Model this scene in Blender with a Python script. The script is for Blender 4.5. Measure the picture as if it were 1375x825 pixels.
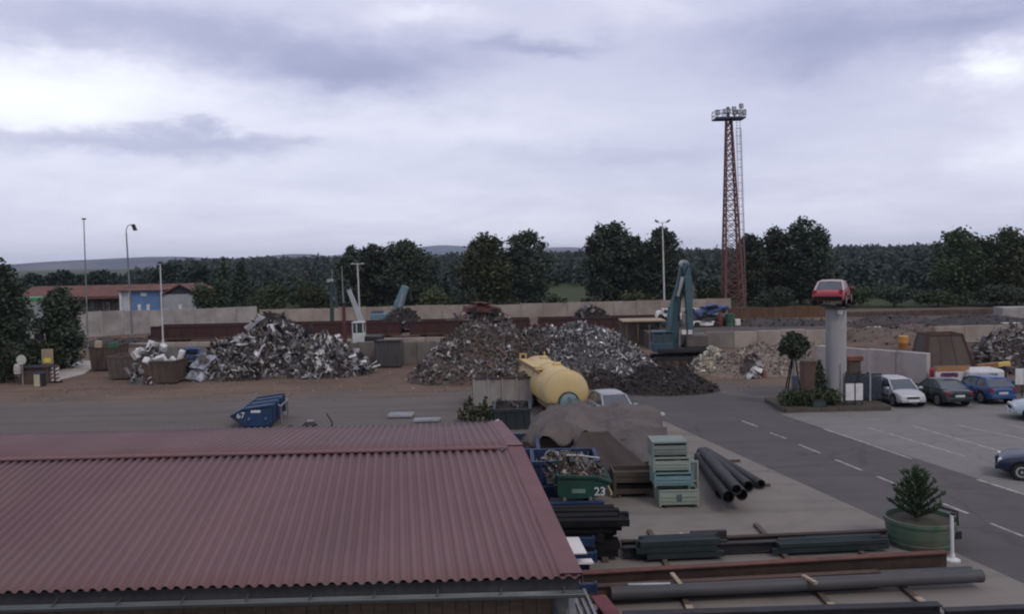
import bpy, math, random
import numpy as np
from mathutils import Vector, Matrix, noise as mnoise

for o in list(bpy.data.objects):
    bpy.data.objects.remove(o)
SC = bpy.context.scene
COL = SC.collection
R = math.radians
PI = math.pi

# ------------------------------------------------------------------ camera
F, CX, CY, EYE = 1190.0, 687.5, 412.5, 8.0
PITCH, ROLL = math.atan((412.5 - 347.0) / F), 0.020
_f = Vector((0, math.cos(PITCH), -math.sin(PITCH)))
_u0 = Vector((0, math.sin(PITCH), math.cos(PITCH)))
_r0 = Vector((1, 0, 0))
_r = _r0 * math.cos(ROLL) - _u0 * math.sin(ROLL)
_u = _r0 * math.sin(ROLL) + _u0 * math.cos(ROLL)
cam = bpy.data.cameras.new('camera')
cam.sensor_width = 36.0
cam.lens = 36.0 * F / 1375.0
cam.clip_start, cam.clip_end = 0.5, 30000
camo = bpy.data.objects.new('camera', cam)
COL.objects.link(camo)
camo.matrix_world = Matrix(((_r.x, _u.x, -_f.x, 0), (_r.y, _u.y, -_f.y, 0), (_r.z, _u.z, -_f.z, EYE), (0, 0, 0, 1)))
SC.camera = camo

def ray(px, py):
    return _f + _r * ((px - CX) / F) + _u * ((CY - py) / F)
def G(px, py, z=0.0):
    "where a sight line meets the level z"
    d = ray(px, py)
    return Vector((0, 0, EYE)) + d * ((z - EYE) / d.z)
def A(px, py, Y):
    "the point of a sight line at depth Y"
    d = ray(px, py)
    return Vector((0, 0, EYE)) + d * (Y / d.y)
def XA(px, Y, py=440):
    return A(px, py, Y).x
def ZA(px, py, Y):
    return A(px, py, Y).z

# ------------------------------------------------------------------ render settings
SC.view_settings.view_transform = 'Standard'
SC.view_settings.look = 'None'
SC.view_settings.exposure = 0.0
SC.view_settings.gamma = 1.0
SC.render.engine = 'CYCLES'
SC.cycles.use_denoising = True
SC.cycles.max_bounces = 6
SC.cycles.diffuse_bounces = 3
SC.cycles.glossy_bounces = 2
SC.cycles.transmission_bounces = 3
SC.cycles.volume_bounces = 1
SC.cycles.pixel_filter_type = 'BLACKMAN_HARRIS'
SC.cycles.filter_width = 2.1

# ------------------------------------------------------------------ sky and sun
SUN_EL, SUN_AZ = R(48), R(150)          # azimuth clockwise from +Y (the view direction)
sun = bpy.data.lights.new('sun', 'SUN')
sun.energy = 1.0
sun.angle = R(16)
sun.color = (1.0, 0.90, 0.76)
suno = bpy.data.objects.new('sun', sun)
COL.objects.link(suno)
_sd = Vector((math.sin(SUN_AZ) * math.cos(SUN_EL), math.cos(SUN_AZ) * math.cos(SUN_EL), math.sin(SUN_EL)))
suno.rotation_euler = _sd.to_track_quat('Z', 'Y').to_euler()

W = bpy.data.worlds.new('World')
SC.world = W
W.use_nodes = True
NT = W.node_tree
NT.nodes.clear()

class NG:
    "small helper to write node maths"
    def __init__(s, nt): s.nt = nt
    def n(s, t, **k):
        q = s.nt.nodes.new(t)
        for a, b in k.items(): setattr(q, a, b)
        return q
    def put(s, sock, v):
        if isinstance(v, bpy.types.NodeSocket): s.nt.links.new(v, sock)
        else: sock.default_value = v
    def m(s, op, a, b=None, c=None, clamp=False):
        q = s.n('ShaderNodeMath', operation=op); q.use_clamp = clamp
        s.put(q.inputs[0], a)
        if b is not None: s.put(q.inputs[1], b)
        if c is not None: s.put(q.inputs[2], c)
        return q.outputs[0]
    def noise(s, vec, scale, detail=4, rough=0.55, dist=0.0):
        q = s.n('ShaderNodeTexNoise')
        if vec is not None: s.put(q.inputs['Vector'], vec)
        q.inputs['Scale'].default_value = scale
        q.inputs['Detail'].default_value = detail
        q.inputs['Roughness'].default_value = rough
        q.inputs['Distortion'].default_value = dist
        return q
    def mix(s, fac, a, b, blend='MIX'):
        q = s.n('ShaderNodeMix', data_type='RGBA', blend_type=blend)
        s.put(q.inputs[0], fac); s.put(q.inputs[6], a); s.put(q.inputs[7], b)
        return q.outputs[2]
    def ramp(s, fac, stops, interp='LINEAR'):
        q = s.n('ShaderNodeValToRGB')
        q.color_ramp.interpolation = interp
        e = q.color_ramp.elements
        while len(e) < len(stops): e.new(0.5)
        for i, (p, c) in enumerate(stops):
            e[i].position = p
            e[i].color = (c, c, c, 1) if isinstance(c, (int, float)) else (*c[:3], 1)
        s.put(q.inputs[0], fac)
        return q.outputs[0]

g = NG(NT)
tc = g.n('ShaderNodeTexCoord').outputs['Generated']
sep = g.n('ShaderNodeSeparateXYZ'); NT.links.new(tc, sep.inputs[0])
dx, dy, dz = sep.outputs
az = g.m('ARCTAN2', dx, dy)
el = g.m('ARCSINE', dz)
# cloud layer seen in perspective
den = g.m('ADD', g.m('MAXIMUM', dz, 0.0), 0.16)
comb = g.n('ShaderNodeCombineXYZ')
g.put(comb.inputs[0], g.m('DIVIDE', dx, den)); g.put(comb.inputs[1], g.m('DIVIDE', dy, den))
lay = comb.outputs[0]
nA = g.noise(lay, 0.9, 6, 0.55, 0.4).outputs[0]
nB = g.noise(lay, 3.2, 5, 0.6, 0.3).outputs[0]
wv = g.n('ShaderNodeCombineXYZ'); g.put(wv.inputs[0], g.m('MULTIPLY', az, 1.0)); g.put(wv.inputs[1], g.m('MULTIPLY', el, 2.2)); 
wn = g.noise(wv.outputs[0], 9.0, 6, 0.62)
wsep = g.n('ShaderNodeSeparateXYZ'); NT.links.new(wn.outputs['Color'], wsep.inputs[0])
azw = g.m('ADD', az, g.m('MULTIPLY', g.m('SUBTRACT', wsep.outputs[0], 0.5), 0.16))
elw = g.m('ADD', el, g.m('MULTIPLY', g.m('SUBTRACT', wsep.outputs[1], 0.5), 0.070))
val = g.m('ADD', 0.5, g.m('MULTIPLY', g.m('SUBTRACT', nA, 0.5), 0.26))
val = g.m('ADD', val, g.m('MULTIPLY', g.m('SUBTRACT', nB, 0.5), 0.09))
CLOUDS = [(30, 118, 210, 62, .34), (330, 235, 330, 60, .07), (560, 168, 230, 34, .10), (140, 186, 210, 15, -.30), (310, 181, 85, 10, -.16),
          (395, 183, 22, 6, -.10), (470, 92, 150, 26, -.32), (300, 50, 230, 24, -.22), (60, 30, 120, 26, -.10), (730, 62, 85, 12, -.26),
          (1120, 50, 150, 46, -.32), (1330, 18, 90, 22, -.24), (1335, 88, 55, 22, .34), (1380, 205, 60, 50, .16), (560, 18, 70, 14, .14),
          (840, 205, 190, 14, -.10), (760, 300, 700, 34, .07), (880, 12, 100, 16, .10)]
for (px, py, sx, sy, amp) in CLOUDS:
    d = ray(px, py).normalized()
    a0, e0 = math.atan2(d.x, d.y), math.asin(d.z)
    qa = g.m('DIVIDE', g.m('SUBTRACT', azw, a0), sx / F)
    qe = g.m('DIVIDE', g.m('SUBTRACT', elw, e0), sy / F)
    ex = g.m('EXPONENT', g.m('MULTIPLY', g.m('ADD', g.m('MULTIPLY', qa, qa), g.m('MULTIPLY', qe, qe)), -1.0))
    val = g.m('MULTIPLY_ADD', ex, amp, val)
ccol = g.ramp(val, [(0.02, (.185, .205, .320)), (0.28, (.290, .302, .425)), (0.5, (.405, .415, .525)), (0.68, (.545, .555, .635)), (0.92, (.70, .725, .715))])
sky = g.n('ShaderNodeTexSky', sky_type='NISHITA')
sky.sun_disc = False
sky.sun_elevation = SUN_EL
sky.sun_rotation = SUN_AZ
bg1 = g.n('ShaderNodeBackground'); NT.links.new(sky.outputs[0], bg1.inputs[0]); bg1.inputs[1].default_value = 0.08
bg2 = g.n('ShaderNodeBackground'); NT.links.new(ccol, bg2.inputs[0]); bg2.inputs[1].default_value = 1.70
mx = g.n('ShaderNodeMixShader'); mx.inputs[0].default_value = 0.90
NT.links.new(bg1.outputs[0], mx.inputs[1]); NT.links.new(bg2.outputs[0], mx.inputs[2])
wo = g.n('ShaderNodeOutputWorld'); NT.links.new(mx.outputs[0], wo.inputs[0])

# ------------------------------------------------------------------ materials
MATS = {}
def mat(name, c, c2=None, sc=2.0, rough=0.75, metal=0.0, bump=0.0, bsc=None, grime=None, gf=0.5, gsc=0.8, island=None, spec=0.3, detail=6, world=False, stretch=None):
    """weathered surface: two tones mixed by noise, a third stain tone in patches, optional fine relief;
    island = list of tones picked per loose piece"""
    if name in MATS: return MATS[name]
    m = bpy.data.materials.new(name); m.use_nodes = True
    nt = m.node_tree; q = NG(nt)
    b = nt.nodes['Principled BSDF']
    tcn = q.n('ShaderNodeTexCoord')
    if world:
        vec = q.n('ShaderNodeNewGeometry').outputs['Position']
    else:
        oi = q.n('ShaderNodeObjectInfo')
        va = q.n('ShaderNodeVectorMath', operation='ADD')
        nt.links.new(tcn.outputs['Object'], va.inputs[0])
        cb = q.n('ShaderNodeCombineXYZ')
        rr = q.m('MULTIPLY', oi.outputs['Random'], 37.0)
        for i in range(3): nt.links.new(rr, cb.inputs[i])
        nt.links.new(cb.outputs[0], va.inputs[1]); vec = va.outputs[0]
    if stretch:
        mp = q.n('ShaderNodeMapping'); mp.inputs['Scale'].default_value = stretch
        nt.links.new(vec, mp.inputs[0]); vec = mp.outputs[0]
    c2 = c2 or tuple(x * 0.7 for x in c)
    n1 = q.noise(vec, sc, detail, 0.6)
    f1 = q.ramp(n1.outputs[0], [(0.33, 0.0), (0.67, 1.0)])
    if island:
        gi = q.n('ShaderNodeNewGeometry').outputs['Random Per Island']
        k = len(island)
        base = q.ramp(gi, [(i / k, t) for i, t in enumerate(island)], 'CONSTANT')
        base = q.mix(q.m('MULTIPLY', f1, 0.45), base, (*c2, 1))
    else:
        base = q.mix(f1, (*c, 1), (*c2, 1))
    if grime:
        n2 = q.noise(vec, gsc, 7, 0.65, 0.3)
        f2 = q.m('MULTIPLY', q.ramp(n2.outputs[0], [(0.45, 0.0), (0.66, 1.0)]), gf)
        base = q.mix(f2, base, (*grime, 1))
        q.put(b.inputs['Roughness'], q.m('MULTIPLY_ADD', f2, min(0.25, 0.95 - rough), rough))
    else:
        q.put(b.inputs['Roughness'], q.m('MULTIPLY_ADD', n1.outputs[0], 0.16, max(0.05, rough - 0.08)))
    q.put(b.inputs['Base Color'], base)
    b.inputs['Metallic'].default_value = metal
    b.inputs['Specular IOR Level'].default_value = spec
    if bump:
        n3 = q.noise(vec, bsc or sc * 6, 5, 0.6)
        bn = q.n('ShaderNodeBump'); bn.inputs['Strength'].default_value = min(1, bump); bn.inputs['Distance'].default_value = 0.05 * bump
        nt.links.new(n3.outputs[0], bn.inputs['Height']); nt.links.new(bn.outputs[0], b.inputs['Normal'])
    MATS[name] = m
    return m

# ------------------------------------------------------------------ mesh helpers
class MB:
    "collects simple solids; build() links them as ONE mesh object"
    def __init__(s): s.v = []; s.f = []
    def add(s, vs, fs, M=None):
        o = len(s.v)
        s.v += [tuple(M @ Vector(p)) if M else tuple(p) for p in vs]
        s.f += [tuple(i + o for i in f) for f in fs]
        return s
    def box(s, c, d, rz=0.0, M=None, taper=(1, 1)):
        x, y, z = d[0] / 2, d[1] / 2, d[2] / 2
        tx, ty = taper
        vs = [(-x, -y, -z), (x, -y, -z), (x, y, -z), (-x, y, -z), (-x * tx, -y * ty, z), (x * tx, -y * ty, z), (x * tx, y * ty, z), (-x * tx, y * ty, z)]
        T = Matrix.Translation(c) @ Matrix.Rotation(rz, 4, 'Z')
        if M is not None: T = M @ T
        return s.add(vs, [(3, 2, 1, 0), (4, 5, 6, 7), (0, 1, 5, 4), (1, 2, 6, 5), (2, 3, 7, 6), (3, 0, 4, 7)], T)
    def bar(s, a, b, w, h=None, up=(0, 0, 1), w2=None, h2=None):
        "box beam from a to b"
        a, b = Vector(a), Vector(b); h = h or w
        w2 = w if w2 is None else w2; h2 = h if h2 is None else h2
        d = (b - a).normalized(); up = Vector(up)
        if abs(d.dot(up)) > .98: up = Vector((0, 1, 0)) if abs(d.y) < .9 else Vector((1, 0, 0))
        sx = d.cross(up).normalized(); sz = sx.cross(d)
        vs = []
        for p, ww, hh in ((a, w, h), (b, w2, h2)):
            vs += [p - sx * ww / 2 - sz * hh / 2, p + sx * ww / 2 - sz * hh / 2, p + sx * ww / 2 + sz * hh / 2, p - sx * ww / 2 + sz * hh / 2]
        return s.add(vs, [(0, 1, 2, 3), (7, 6, 5, 4), (0, 4, 5, 1), (1, 5, 6, 2), (2, 6, 7, 3), (3, 7, 4, 0)])
    def tube(s, pts, r, n=8, cap=True, hollow=0.0):
        pts = [Vector(p) for p in pts]; k = len(pts)
        rs = r if isinstance(r, (list, tuple)) else [r] * k
        o = len(s.v); prev = None
        for i, p in enumerate(pts):
            d = (pts[min(i + 1, k - 1)] - pts[max(i - 1, 0)]).normalized()
            if prev is None:
                ref = Vector((0, 0, 1)) if abs(d.z) < .9 else Vector((1, 0, 0))
                x = d.cross(ref).normalized()
            else:
                x = (prev - d * prev.dot(d)).normalized()
            prev = x; y = d.cross(x)
            for j in range(n):
                a = 2 * PI * j / n
                s.v.append(tuple(p + (x * math.cos(a) + y * math.sin(a)) * rs[i]))
        for i in range(k - 1):
            for j in range(n):
                j2 = (j + 1) % n
                s.f.append((o + i * n + j, o + i * n + j2, o + (i + 1) * n + j2, o + (i + 1) * n + j))
        if hollow:
            for end in (0, k - 1):
                d = (pts[1] - pts[0]).normalized() if end == 0 else (pts[-2] - pts[-1]).normalized()
                b0 = len(s.v)
                for j in range(n):
                    p = Vector(s.v[o + end * n + j]); c = pts[end]
                    s.v.append(tuple(c + (p - c) * hollow))
                for j in range(n):
                    p = Vector(s.v[b0 + j]); s.v.append(tuple(p + d * rs[0] * 2.5))
                for j in range(n):
                    j2 = (j + 1) % n
                    q = (o + end * n + j, o + end * n + j2, b0 + j2, b0 + j)
                    w = (b0 + j, b0 + j2, b0 + n + j2, b0 + n + j)
                    s.f.append(q if end else q[::-1]); s.f.append(w if end else w[::-1])
                cp = tuple(b0 + n + j for j in range(n)); s.f.append(cp if end else cp[::-1])
        elif cap:
            s.f.append(tuple(o + j for j in range(n))[::-1])
            s.f.append(tuple(o + (k - 1) * n + j for j in range(n)))
        return s
    def lathe(s, prof, n=16, M=None):
        "profile of (radius, height) turned about Z"
        o = len(s.v)
        for (r, z) in prof:
            for j in range(n):
                a = 2 * PI * j / n
                p = Vector((r * math.cos(a), r * math.sin(a), z))
                s.v.append(tuple(M @ p) if M else tuple(p))
        for i in range(len(prof) - 1):
            for j in range(n):
                j2 = (j + 1) % n
                s.f.append((o + i * n + j, o + i * n + j2, o + (i + 1) * n + j2, o + (i + 1) * n + j))
        s.f.append(tuple(o + j for j in range(n))[::-1])
        s.f.append(tuple(o + (len(prof) - 1) * n + j for j in range(n)))
        return s
    def prism(s, poly, a, b, axis='Y', M=None):
        "closed 2D outline pushed from a to b along an axis"
        n = len(poly)
        def P(u, w, t):
            return (u, t, w) if axis == 'Y' else (t, u, w) if axis == 'X' else (u, w, t)
        vs = [P(u, w, a) for u, w in poly] + [P(u, w, b) for u, w in poly]
        fs = [tuple(range(n)), tuple(range(2 * n - 1, n - 1, -1))]
        fs += [(i, n + i, n + (i + 1) % n, (i + 1) % n) for i in range(n)]
        return s.add(vs, fs, M)
    def grid(s, fn, nu, nv):
        o = len(s.v)
        for i in range(nu + 1):
            for j in range(nv + 1):
                s.v.append(tuple(fn(i / nu, j / nv)))
        for i in range(nu):
            for j in range(nv):
                a = o + i * (nv + 1) + j
                s.f.append((a, a + nv + 1, a + nv + 2, a + 1))
        return s
    def mesh(s, name, m, smooth=None):
        me = bpy.data.meshes.new(name)
        me.from_pydata(s.v, [], s.f)
        me.update()
        if m: me.materials.append(m)
        if smooth is not None:
            me.shade_smooth()
            try: me.set_sharp_from_angle(angle=R(smooth))
            except Exception: pass
        return me
    def build(s, name, m, parent=None, smooth=None, bevel=0.0, fix=True, loc=None, solid=0.0):
        me = s.mesh(name, m, smooth)
        if fix: fixn(me)
        o = bpy.data.objects.new(name, me); COL.objects.link(o)
        if parent: o.parent = parent
        if loc is not None: o.location = loc
        if solid:
            q = o.modifiers.new('thickness', 'SOLIDIFY'); q.thickness = solid; q.offset = -1
        if bevel:
            q = o.modifiers.new('edges', 'BEVEL'); q.width = bevel; q.segments = 1; q.limit_method = 'ANGLE'; q.angle_limit = R(40)
        return o

import bmesh
def fixn(me):
    b = bmesh.new(); b.from_mesh(me)
    bmesh.ops.recalc_face_normals(b, faces=b.faces[:])
    b.to_mesh(me); b.free()

def tag(o, label=None, cat=None, group=None, kind=None):
    if label: o['label'] = label
    if cat: o['category'] = cat
    if group: o['group'] = group
    if kind: o['kind'] = kind
    return o
def thing(name, label, cat, loc=(0, 0, 0), rz=0.0, group=None, tilt=None):
    o = bpy.data.objects.new(name, None); COL.objects.link(o)
    o.empty_display_size = 0.3
    o.location = loc; o.rotation_euler = (tilt[0], tilt[1], rz) if tilt else (0, 0, rz)
    return tag(o, label, cat, group)
KIDS = None
def dup(o, loc=None, rz=None, label=None, group=None, parent=None):
    "copies a thing, its parts and their sub-parts"
    c = o.copy(); COL.objects.link(c); c.parent = parent
    if parent is None:
        if loc is not None: c.location = loc
        if rz is not None: c.rotation_euler = (c.rotation_euler[0], c.rotation_euler[1], rz)
        if label: c['label'] = label
        if group: c['group'] = group
    for ch in list(o.children): dup(ch, parent=c)
    return c
def inst(name, me, parent=None, loc=(0, 0, 0), rot=(0, 0, 0), scale=1.0):
    o = bpy.data.objects.new(name, me); COL.objects.link(o)
    o.location = loc; o.rotation_euler = rot
    o.scale = (scale,) * 3 if isinstance(scale, (int, float)) else scale
    if parent: o.parent = parent
    return o
def np_mesh(name, V, Q, m, smooth=False):
    "fast mesh of quads (N,4) or triangles from arrays"
    me = bpy.data.meshes.new(name)
    V = np.asarray(V, dtype=np.float32); Q = np.asarray(Q, dtype=np.int32)
    k = Q.shape[1]
    me.vertices.add(len(V)); me.vertices.foreach_set('co', V.ravel())
    me.loops.add(Q.size); me.loops.foreach_set('vertex_index', Q.ravel())
    me.polygons.add(len(Q)); me.polygons.foreach_set('loop_start', np.arange(0, Q.size, k, dtype=np.int32))
    me.update(calc_edges=True); me.validate()
    if m: me.materials.append(m)
    if smooth: me.shade_smooth()
    return me
def nz(x, y=0.0, z=0.0, s=1.0):
    return mnoise.noise(Vector((x * s, y * s, z * s)))
# ================================================================== palette
def rgb(r, g_, b):
    f = lambda c: (c / 255 / 12.92) if c / 255 <= .04045 else ((c / 255 + .055) / 1.055) ** 2.4
    return (f(r), f(g_), f(b))
RUST = (.12, .055, .032)
M_CONC = mat('concrete', (.34, .32, .30), (.24, .225, .21), .5, .9, bump=.25, bsc=14, grime=(.14, .125, .11), gf=.6, gsc=.35)
M_CONC_L = mat('pale_concrete', (.44, .42, .40), (.34, .32, .30), .6, .9, bump=.2, bsc=14, grime=(.24, .19, .16), gf=.6, gsc=.3)
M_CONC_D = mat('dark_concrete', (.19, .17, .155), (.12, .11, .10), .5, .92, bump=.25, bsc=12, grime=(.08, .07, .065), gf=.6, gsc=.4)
M_RUST = mat('rust', (.15, .07, .045), (.085, .04, .028), 1.6, .9, bump=.3, bsc=18, grime=(.05, .03, .025), gf=.6, gsc=.7)
M_RUSTD = mat('dark_rust', (.075, .045, .035), (.04, .028, .024), 1.6, .85, bump=.3, bsc=18, grime=(.12, .06, .04), gf=.5, gsc=.9)
M_RUSTR = mat('red_rust', (.145, .060, .046), (.085, .038, .031), 2.2, .85, bump=.2, bsc=20, grime=(.06, .035, .03), gf=.5, gsc=1.2)
M_STEEL = mat('grey_steel', (.26, .27, .28), (.18, .185, .19), 2.5, .55, .5, bump=.1, bsc=20, grime=(.14, .10, .08), gf=.5)
M_DARK = mat('dark_steel', (.032, .033, .038), (.018, .018, .022), 2.5, .6, .3, bump=.15, bsc=18, grime=(.06, .045, .038), gf=.5)
M_BLACK = mat('black_steel', (.012, .013, .014), (.007, .007, .008), 3, .85, .0, bump=.1, bsc=20, grime=(.022, .02, .018), gf=.4, spec=.1)
M_GALV = mat('galvanised', (.40, .41, .42), (.30, .31, .32), 3, .5, .6, grime=(.2, .19, .18), gf=.5)
M_WHITE = mat('worn_white', (.62, .62, .60), (.5, .5, .49), 2, .6, grime=(.28, .24, .2), gf=.45, gsc=1.4, bump=.08)
M_BLUE = mat('skip_blue', (.016, .048, .115), (.011, .034, .082), 2, .5, bump=.12, bsc=14, grime=(.05, .045, .05), gf=.5, gsc=1.2)
M_BLUED = mat('deep_blue', (.010, .032, .095), (.007, .022, .065), 2, .55, bump=.12, bsc=14, grime=(.035, .03, .03), gf=.55, gsc=1.2)
M_GREEN = mat('skip_green', (.016, .060, .042), (.010, .042, .031), 2, .55, bump=.12, bsc=14, grime=(.04, .035, .028), gf=.5, gsc=1.3)
M_TEAL = mat('machine_teal', (.032, .076, .098), (.023, .056, .073), 1.5, .5, bump=.1, bsc=14, grime=(.06, .06, .055), gf=.55, gsc=.9)
M_MINT = mat('mint_paint', (.21, .31, .28), (.16, .25, .23), 2, .6, bump=.1, bsc=14, grime=(.22, .21, .17), gf=.5, gsc=1.6)
M_MINTB = mat('mint_blue_paint', (.145, .255, .262), (.115, .21, .218), 2, .6, bump=.1, bsc=14, grime=(.18, .19, .17), gf=.5, gsc=1.6)
M_MINTP = mat('pale_mint_paint', (.255, .295, .25), (.20, .24, .205), 2, .6, bump=.1, bsc=14, grime=(.22, .21, .17), gf=.5, gsc=1.6)
M_YEL = mat('tank_yellow', (.54, .385, .145), (.45, .335, .145), .9, .5, bump=.06, bsc=8, grime=(.40, .32, .23), gf=.7, gsc=.55, stretch=(1, 1, .6))
M_YELD = mat('bright_yellow', (.56, .40, .13), (.46, .33, .12), 1.4, .55, grime=(.3, .24, .15), gf=.5)
M_BARK = mat('bark', (.07, .055, .042), (.035, .028, .022), 5, .95, bump=.5, bsc=16, stretch=(1, 1, .3))
M_BIRCH = mat('pale_bark', (.30, .29, .27), (.12, .11, .10), 4, .9, bump=.2, stretch=(1, 1, .5))
M_TYRE = mat('tyre_rubber', (.016, .016, .017), (.024, .023, .022), 6, .9, bump=.1)
M_GLASS = mat('car_glass', (.035, .043, .052), (.05, .06, .07), 2, .10, spec=1.0)
M_WOOD = mat('weathered_wood', (.115, .085, .06), (.065, .048, .036), 2, .9, bump=.3, bsc=9, stretch=(1, 6, 6), grime=(.06, .05, .04), gf=.5)
M_WOODL = mat('pale_wood', (.34, .28, .20), (.24, .19, .14), 2, .9, bump=.2, bsc=9, stretch=(1, 6, 6))

# ================================================================== ground
def leaf_mat(name, tones, trans=.0):
    if name in MATS: return MATS[name]
    m = bpy.data.materials.new(name); m.use_nodes = True
    nt = m.node_tree; q = NG(nt); b = nt.nodes['Principled BSDF']
    gi = q.n('ShaderNodeNewGeometry').outputs['Random Per Island']
    oi = q.n('ShaderNodeObjectInfo').outputs['Random']
    base = q.ramp(gi, [(i / (len(tones) - 1), t) for i, t in enumerate(tones)])
    hv = q.n('ShaderNodeHueSaturation')
    q.put(hv.inputs['Hue'], q.m('MULTIPLY_ADD', oi, 0.05, 0.475)); q.put(hv.inputs['Value'], q.m('MULTIPLY_ADD', oi, 0.4, 0.8))
    nt.links.new(base, hv.inputs['Color']); nt.links.new(hv.outputs[0], b.inputs['Base Color'])
    b.inputs['Roughness'].default_value = .75; b.inputs['Specular IOR Level'].default_value = .15
    MATS[name] = m
    return m
L_DARK = leaf_mat('dark_leaves', [(.024, .034, .025), (.036, .049, .034), (.051, .066, .044), (.070, .086, .056)])  # leaf tones lifted and cooled, haze veil put into the colour
L_MID = leaf_mat('mid_leaves', [(.024, .034, .018), (.036, .049, .024), (.052, .066, .032), (.075, .088, .046)])
L_PALE = leaf_mat('pale_leaves', [(.036, .048, .022), (.056, .070, .032), (.076, .090, .042), (.10, .112, .058)])
L_FOREST = leaf_mat('forest_leaves', [(.015, .025, .022), (.023, .036, .029), (.033, .047, .037), (.045, .060, .045)])  # bluish cast of far haze put into the leaf tones

def ground_material():
    m = bpy.data.materials.new('open_ground'); m.use_nodes = True
    nt = m.node_tree; q = NG(nt); b = nt.nodes['Principled BSDF']
    P = q.n('ShaderNodeNewGeometry').outputs['Position']
    a = q.noise(P, .02, 6).outputs[0]; f = q.noise(P, .9, 6, .65).outputs[0]
    grass = q.mix(q.ramp(a, [(.35, 0), (.65, 1)]), (.045, .062, .026, 1), (.062, .072, .034, 1))
    grass = q.mix(q.ramp(f, [(.35, 0), (.75, 1)]), grass, (.028, .037, .018, 1))
    nt.links.new(grass, b.inputs['Base Color']); b.inputs['Roughness'].default_value = .95
    b.inputs['Specular IOR Level'].default_value = .1
    return m
def yard_material():
    "rolled grey yard surface that turns to reddish trodden earth towards the heaps"
    m = bpy.data.materials.new('yard_surface'); m.use_nodes = True
    nt = m.node_tree; q = NG(nt); b = nt.nodes['Principled BSDF']
    P = q.n('ShaderNodeNewGeometry').outputs['Position']
    s = q.n('ShaderNodeSeparateXYZ'); nt.links.new(P, s.inputs[0])
    big = q.noise(P, .12, 6, .6, .4).outputs[0]; mid = q.noise(P, .6, 7, .65).outputs[0]; fine = q.noise(P, 9, 6, .7).outputs[0]
    mp = q.n('ShaderNodeMapping'); mp.inputs['Scale'].default_value = (.10, .9, 1); nt.links.new(P, mp.inputs[0])
    streak = q.noise(mp.outputs[0], 1.0, 6, .6).outputs[0]
    cr = q.n('ShaderNodeTexVoronoi', feature='DISTANCE_TO_EDGE'); cr.inputs['Scale'].default_value = .16; nt.links.new(P, cr.inputs['Vector'])
    asp = q.mix(q.ramp(big, [(.3, 0), (.7, 1)]), (.118, .106, .097, 1), (.148, .132, .119, 1))
    asp = q.mix(q.m('MULTIPLY', q.ramp(streak, [(.42, 0), (.68, 1)]), .6), asp, (.082, .077, .074, 1))
    asp = q.mix(q.m('MULTIPLY', q.ramp(mid, [(.5, 0), (.75, 1)]), .35), asp, (.175, .150, .130, 1))
    earth = q.mix(q.ramp(mid, [(.3, 0), (.7, 1)]), (.165, .112, .082, 1), (.122, .085, .065, 1))
    earth = q.mix(q.m('MULTIPLY', q.ramp(big, [(.45, 0), (.65, 1)]), .7), earth, (.205, .145, .105, 1))
    earth = q.mix(q.m('MULTIPLY', q.ramp(streak, [(.48, 0), (.62, 1)]), .5), earth, (.088, .065, .055, 1))
    y = q.m('ADD', s.outputs[1], q.m('MULTIPLY', q.m('SUBTRACT', big, .5), 11.0))
    y = q.m('ADD', y, q.m('MULTIPLY', q.m('SUBTRACT', mid, .5), 5.0))
    zone = q.n('ShaderNodeMapRange', interpolation_type='SMOOTHSTEP')
    q.put(zone.inputs[0], y); zone.inputs[1].default_value = 50.5; zone.inputs[2].default_value = 56.5
    col = q.mix(zone.outputs[0], asp, earth)
    col = q.mix(q.m('MULTIPLY', q.ramp(fine, [(.35, 0), (.7, 1)]), .3), col, (.08, .072, .066, 1))
    nt.links.new(col, b.inputs['Base Color']); b.inputs['Roughness'].default_value = .95; b.inputs['Specular IOR Level'].default_value = .05
    bn = q.n('ShaderNodeBump'); bn.inputs['Strength'].default_value = .5; bn.inputs['Distance'].default_value = .04
    nt.links.new(q.m('ADD', mid, q.m('MULTIPLY', fine, .4)), bn.inputs['Height']); nt.links.new(bn.outputs[0], b.inputs['Normal'])
    return m
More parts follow.
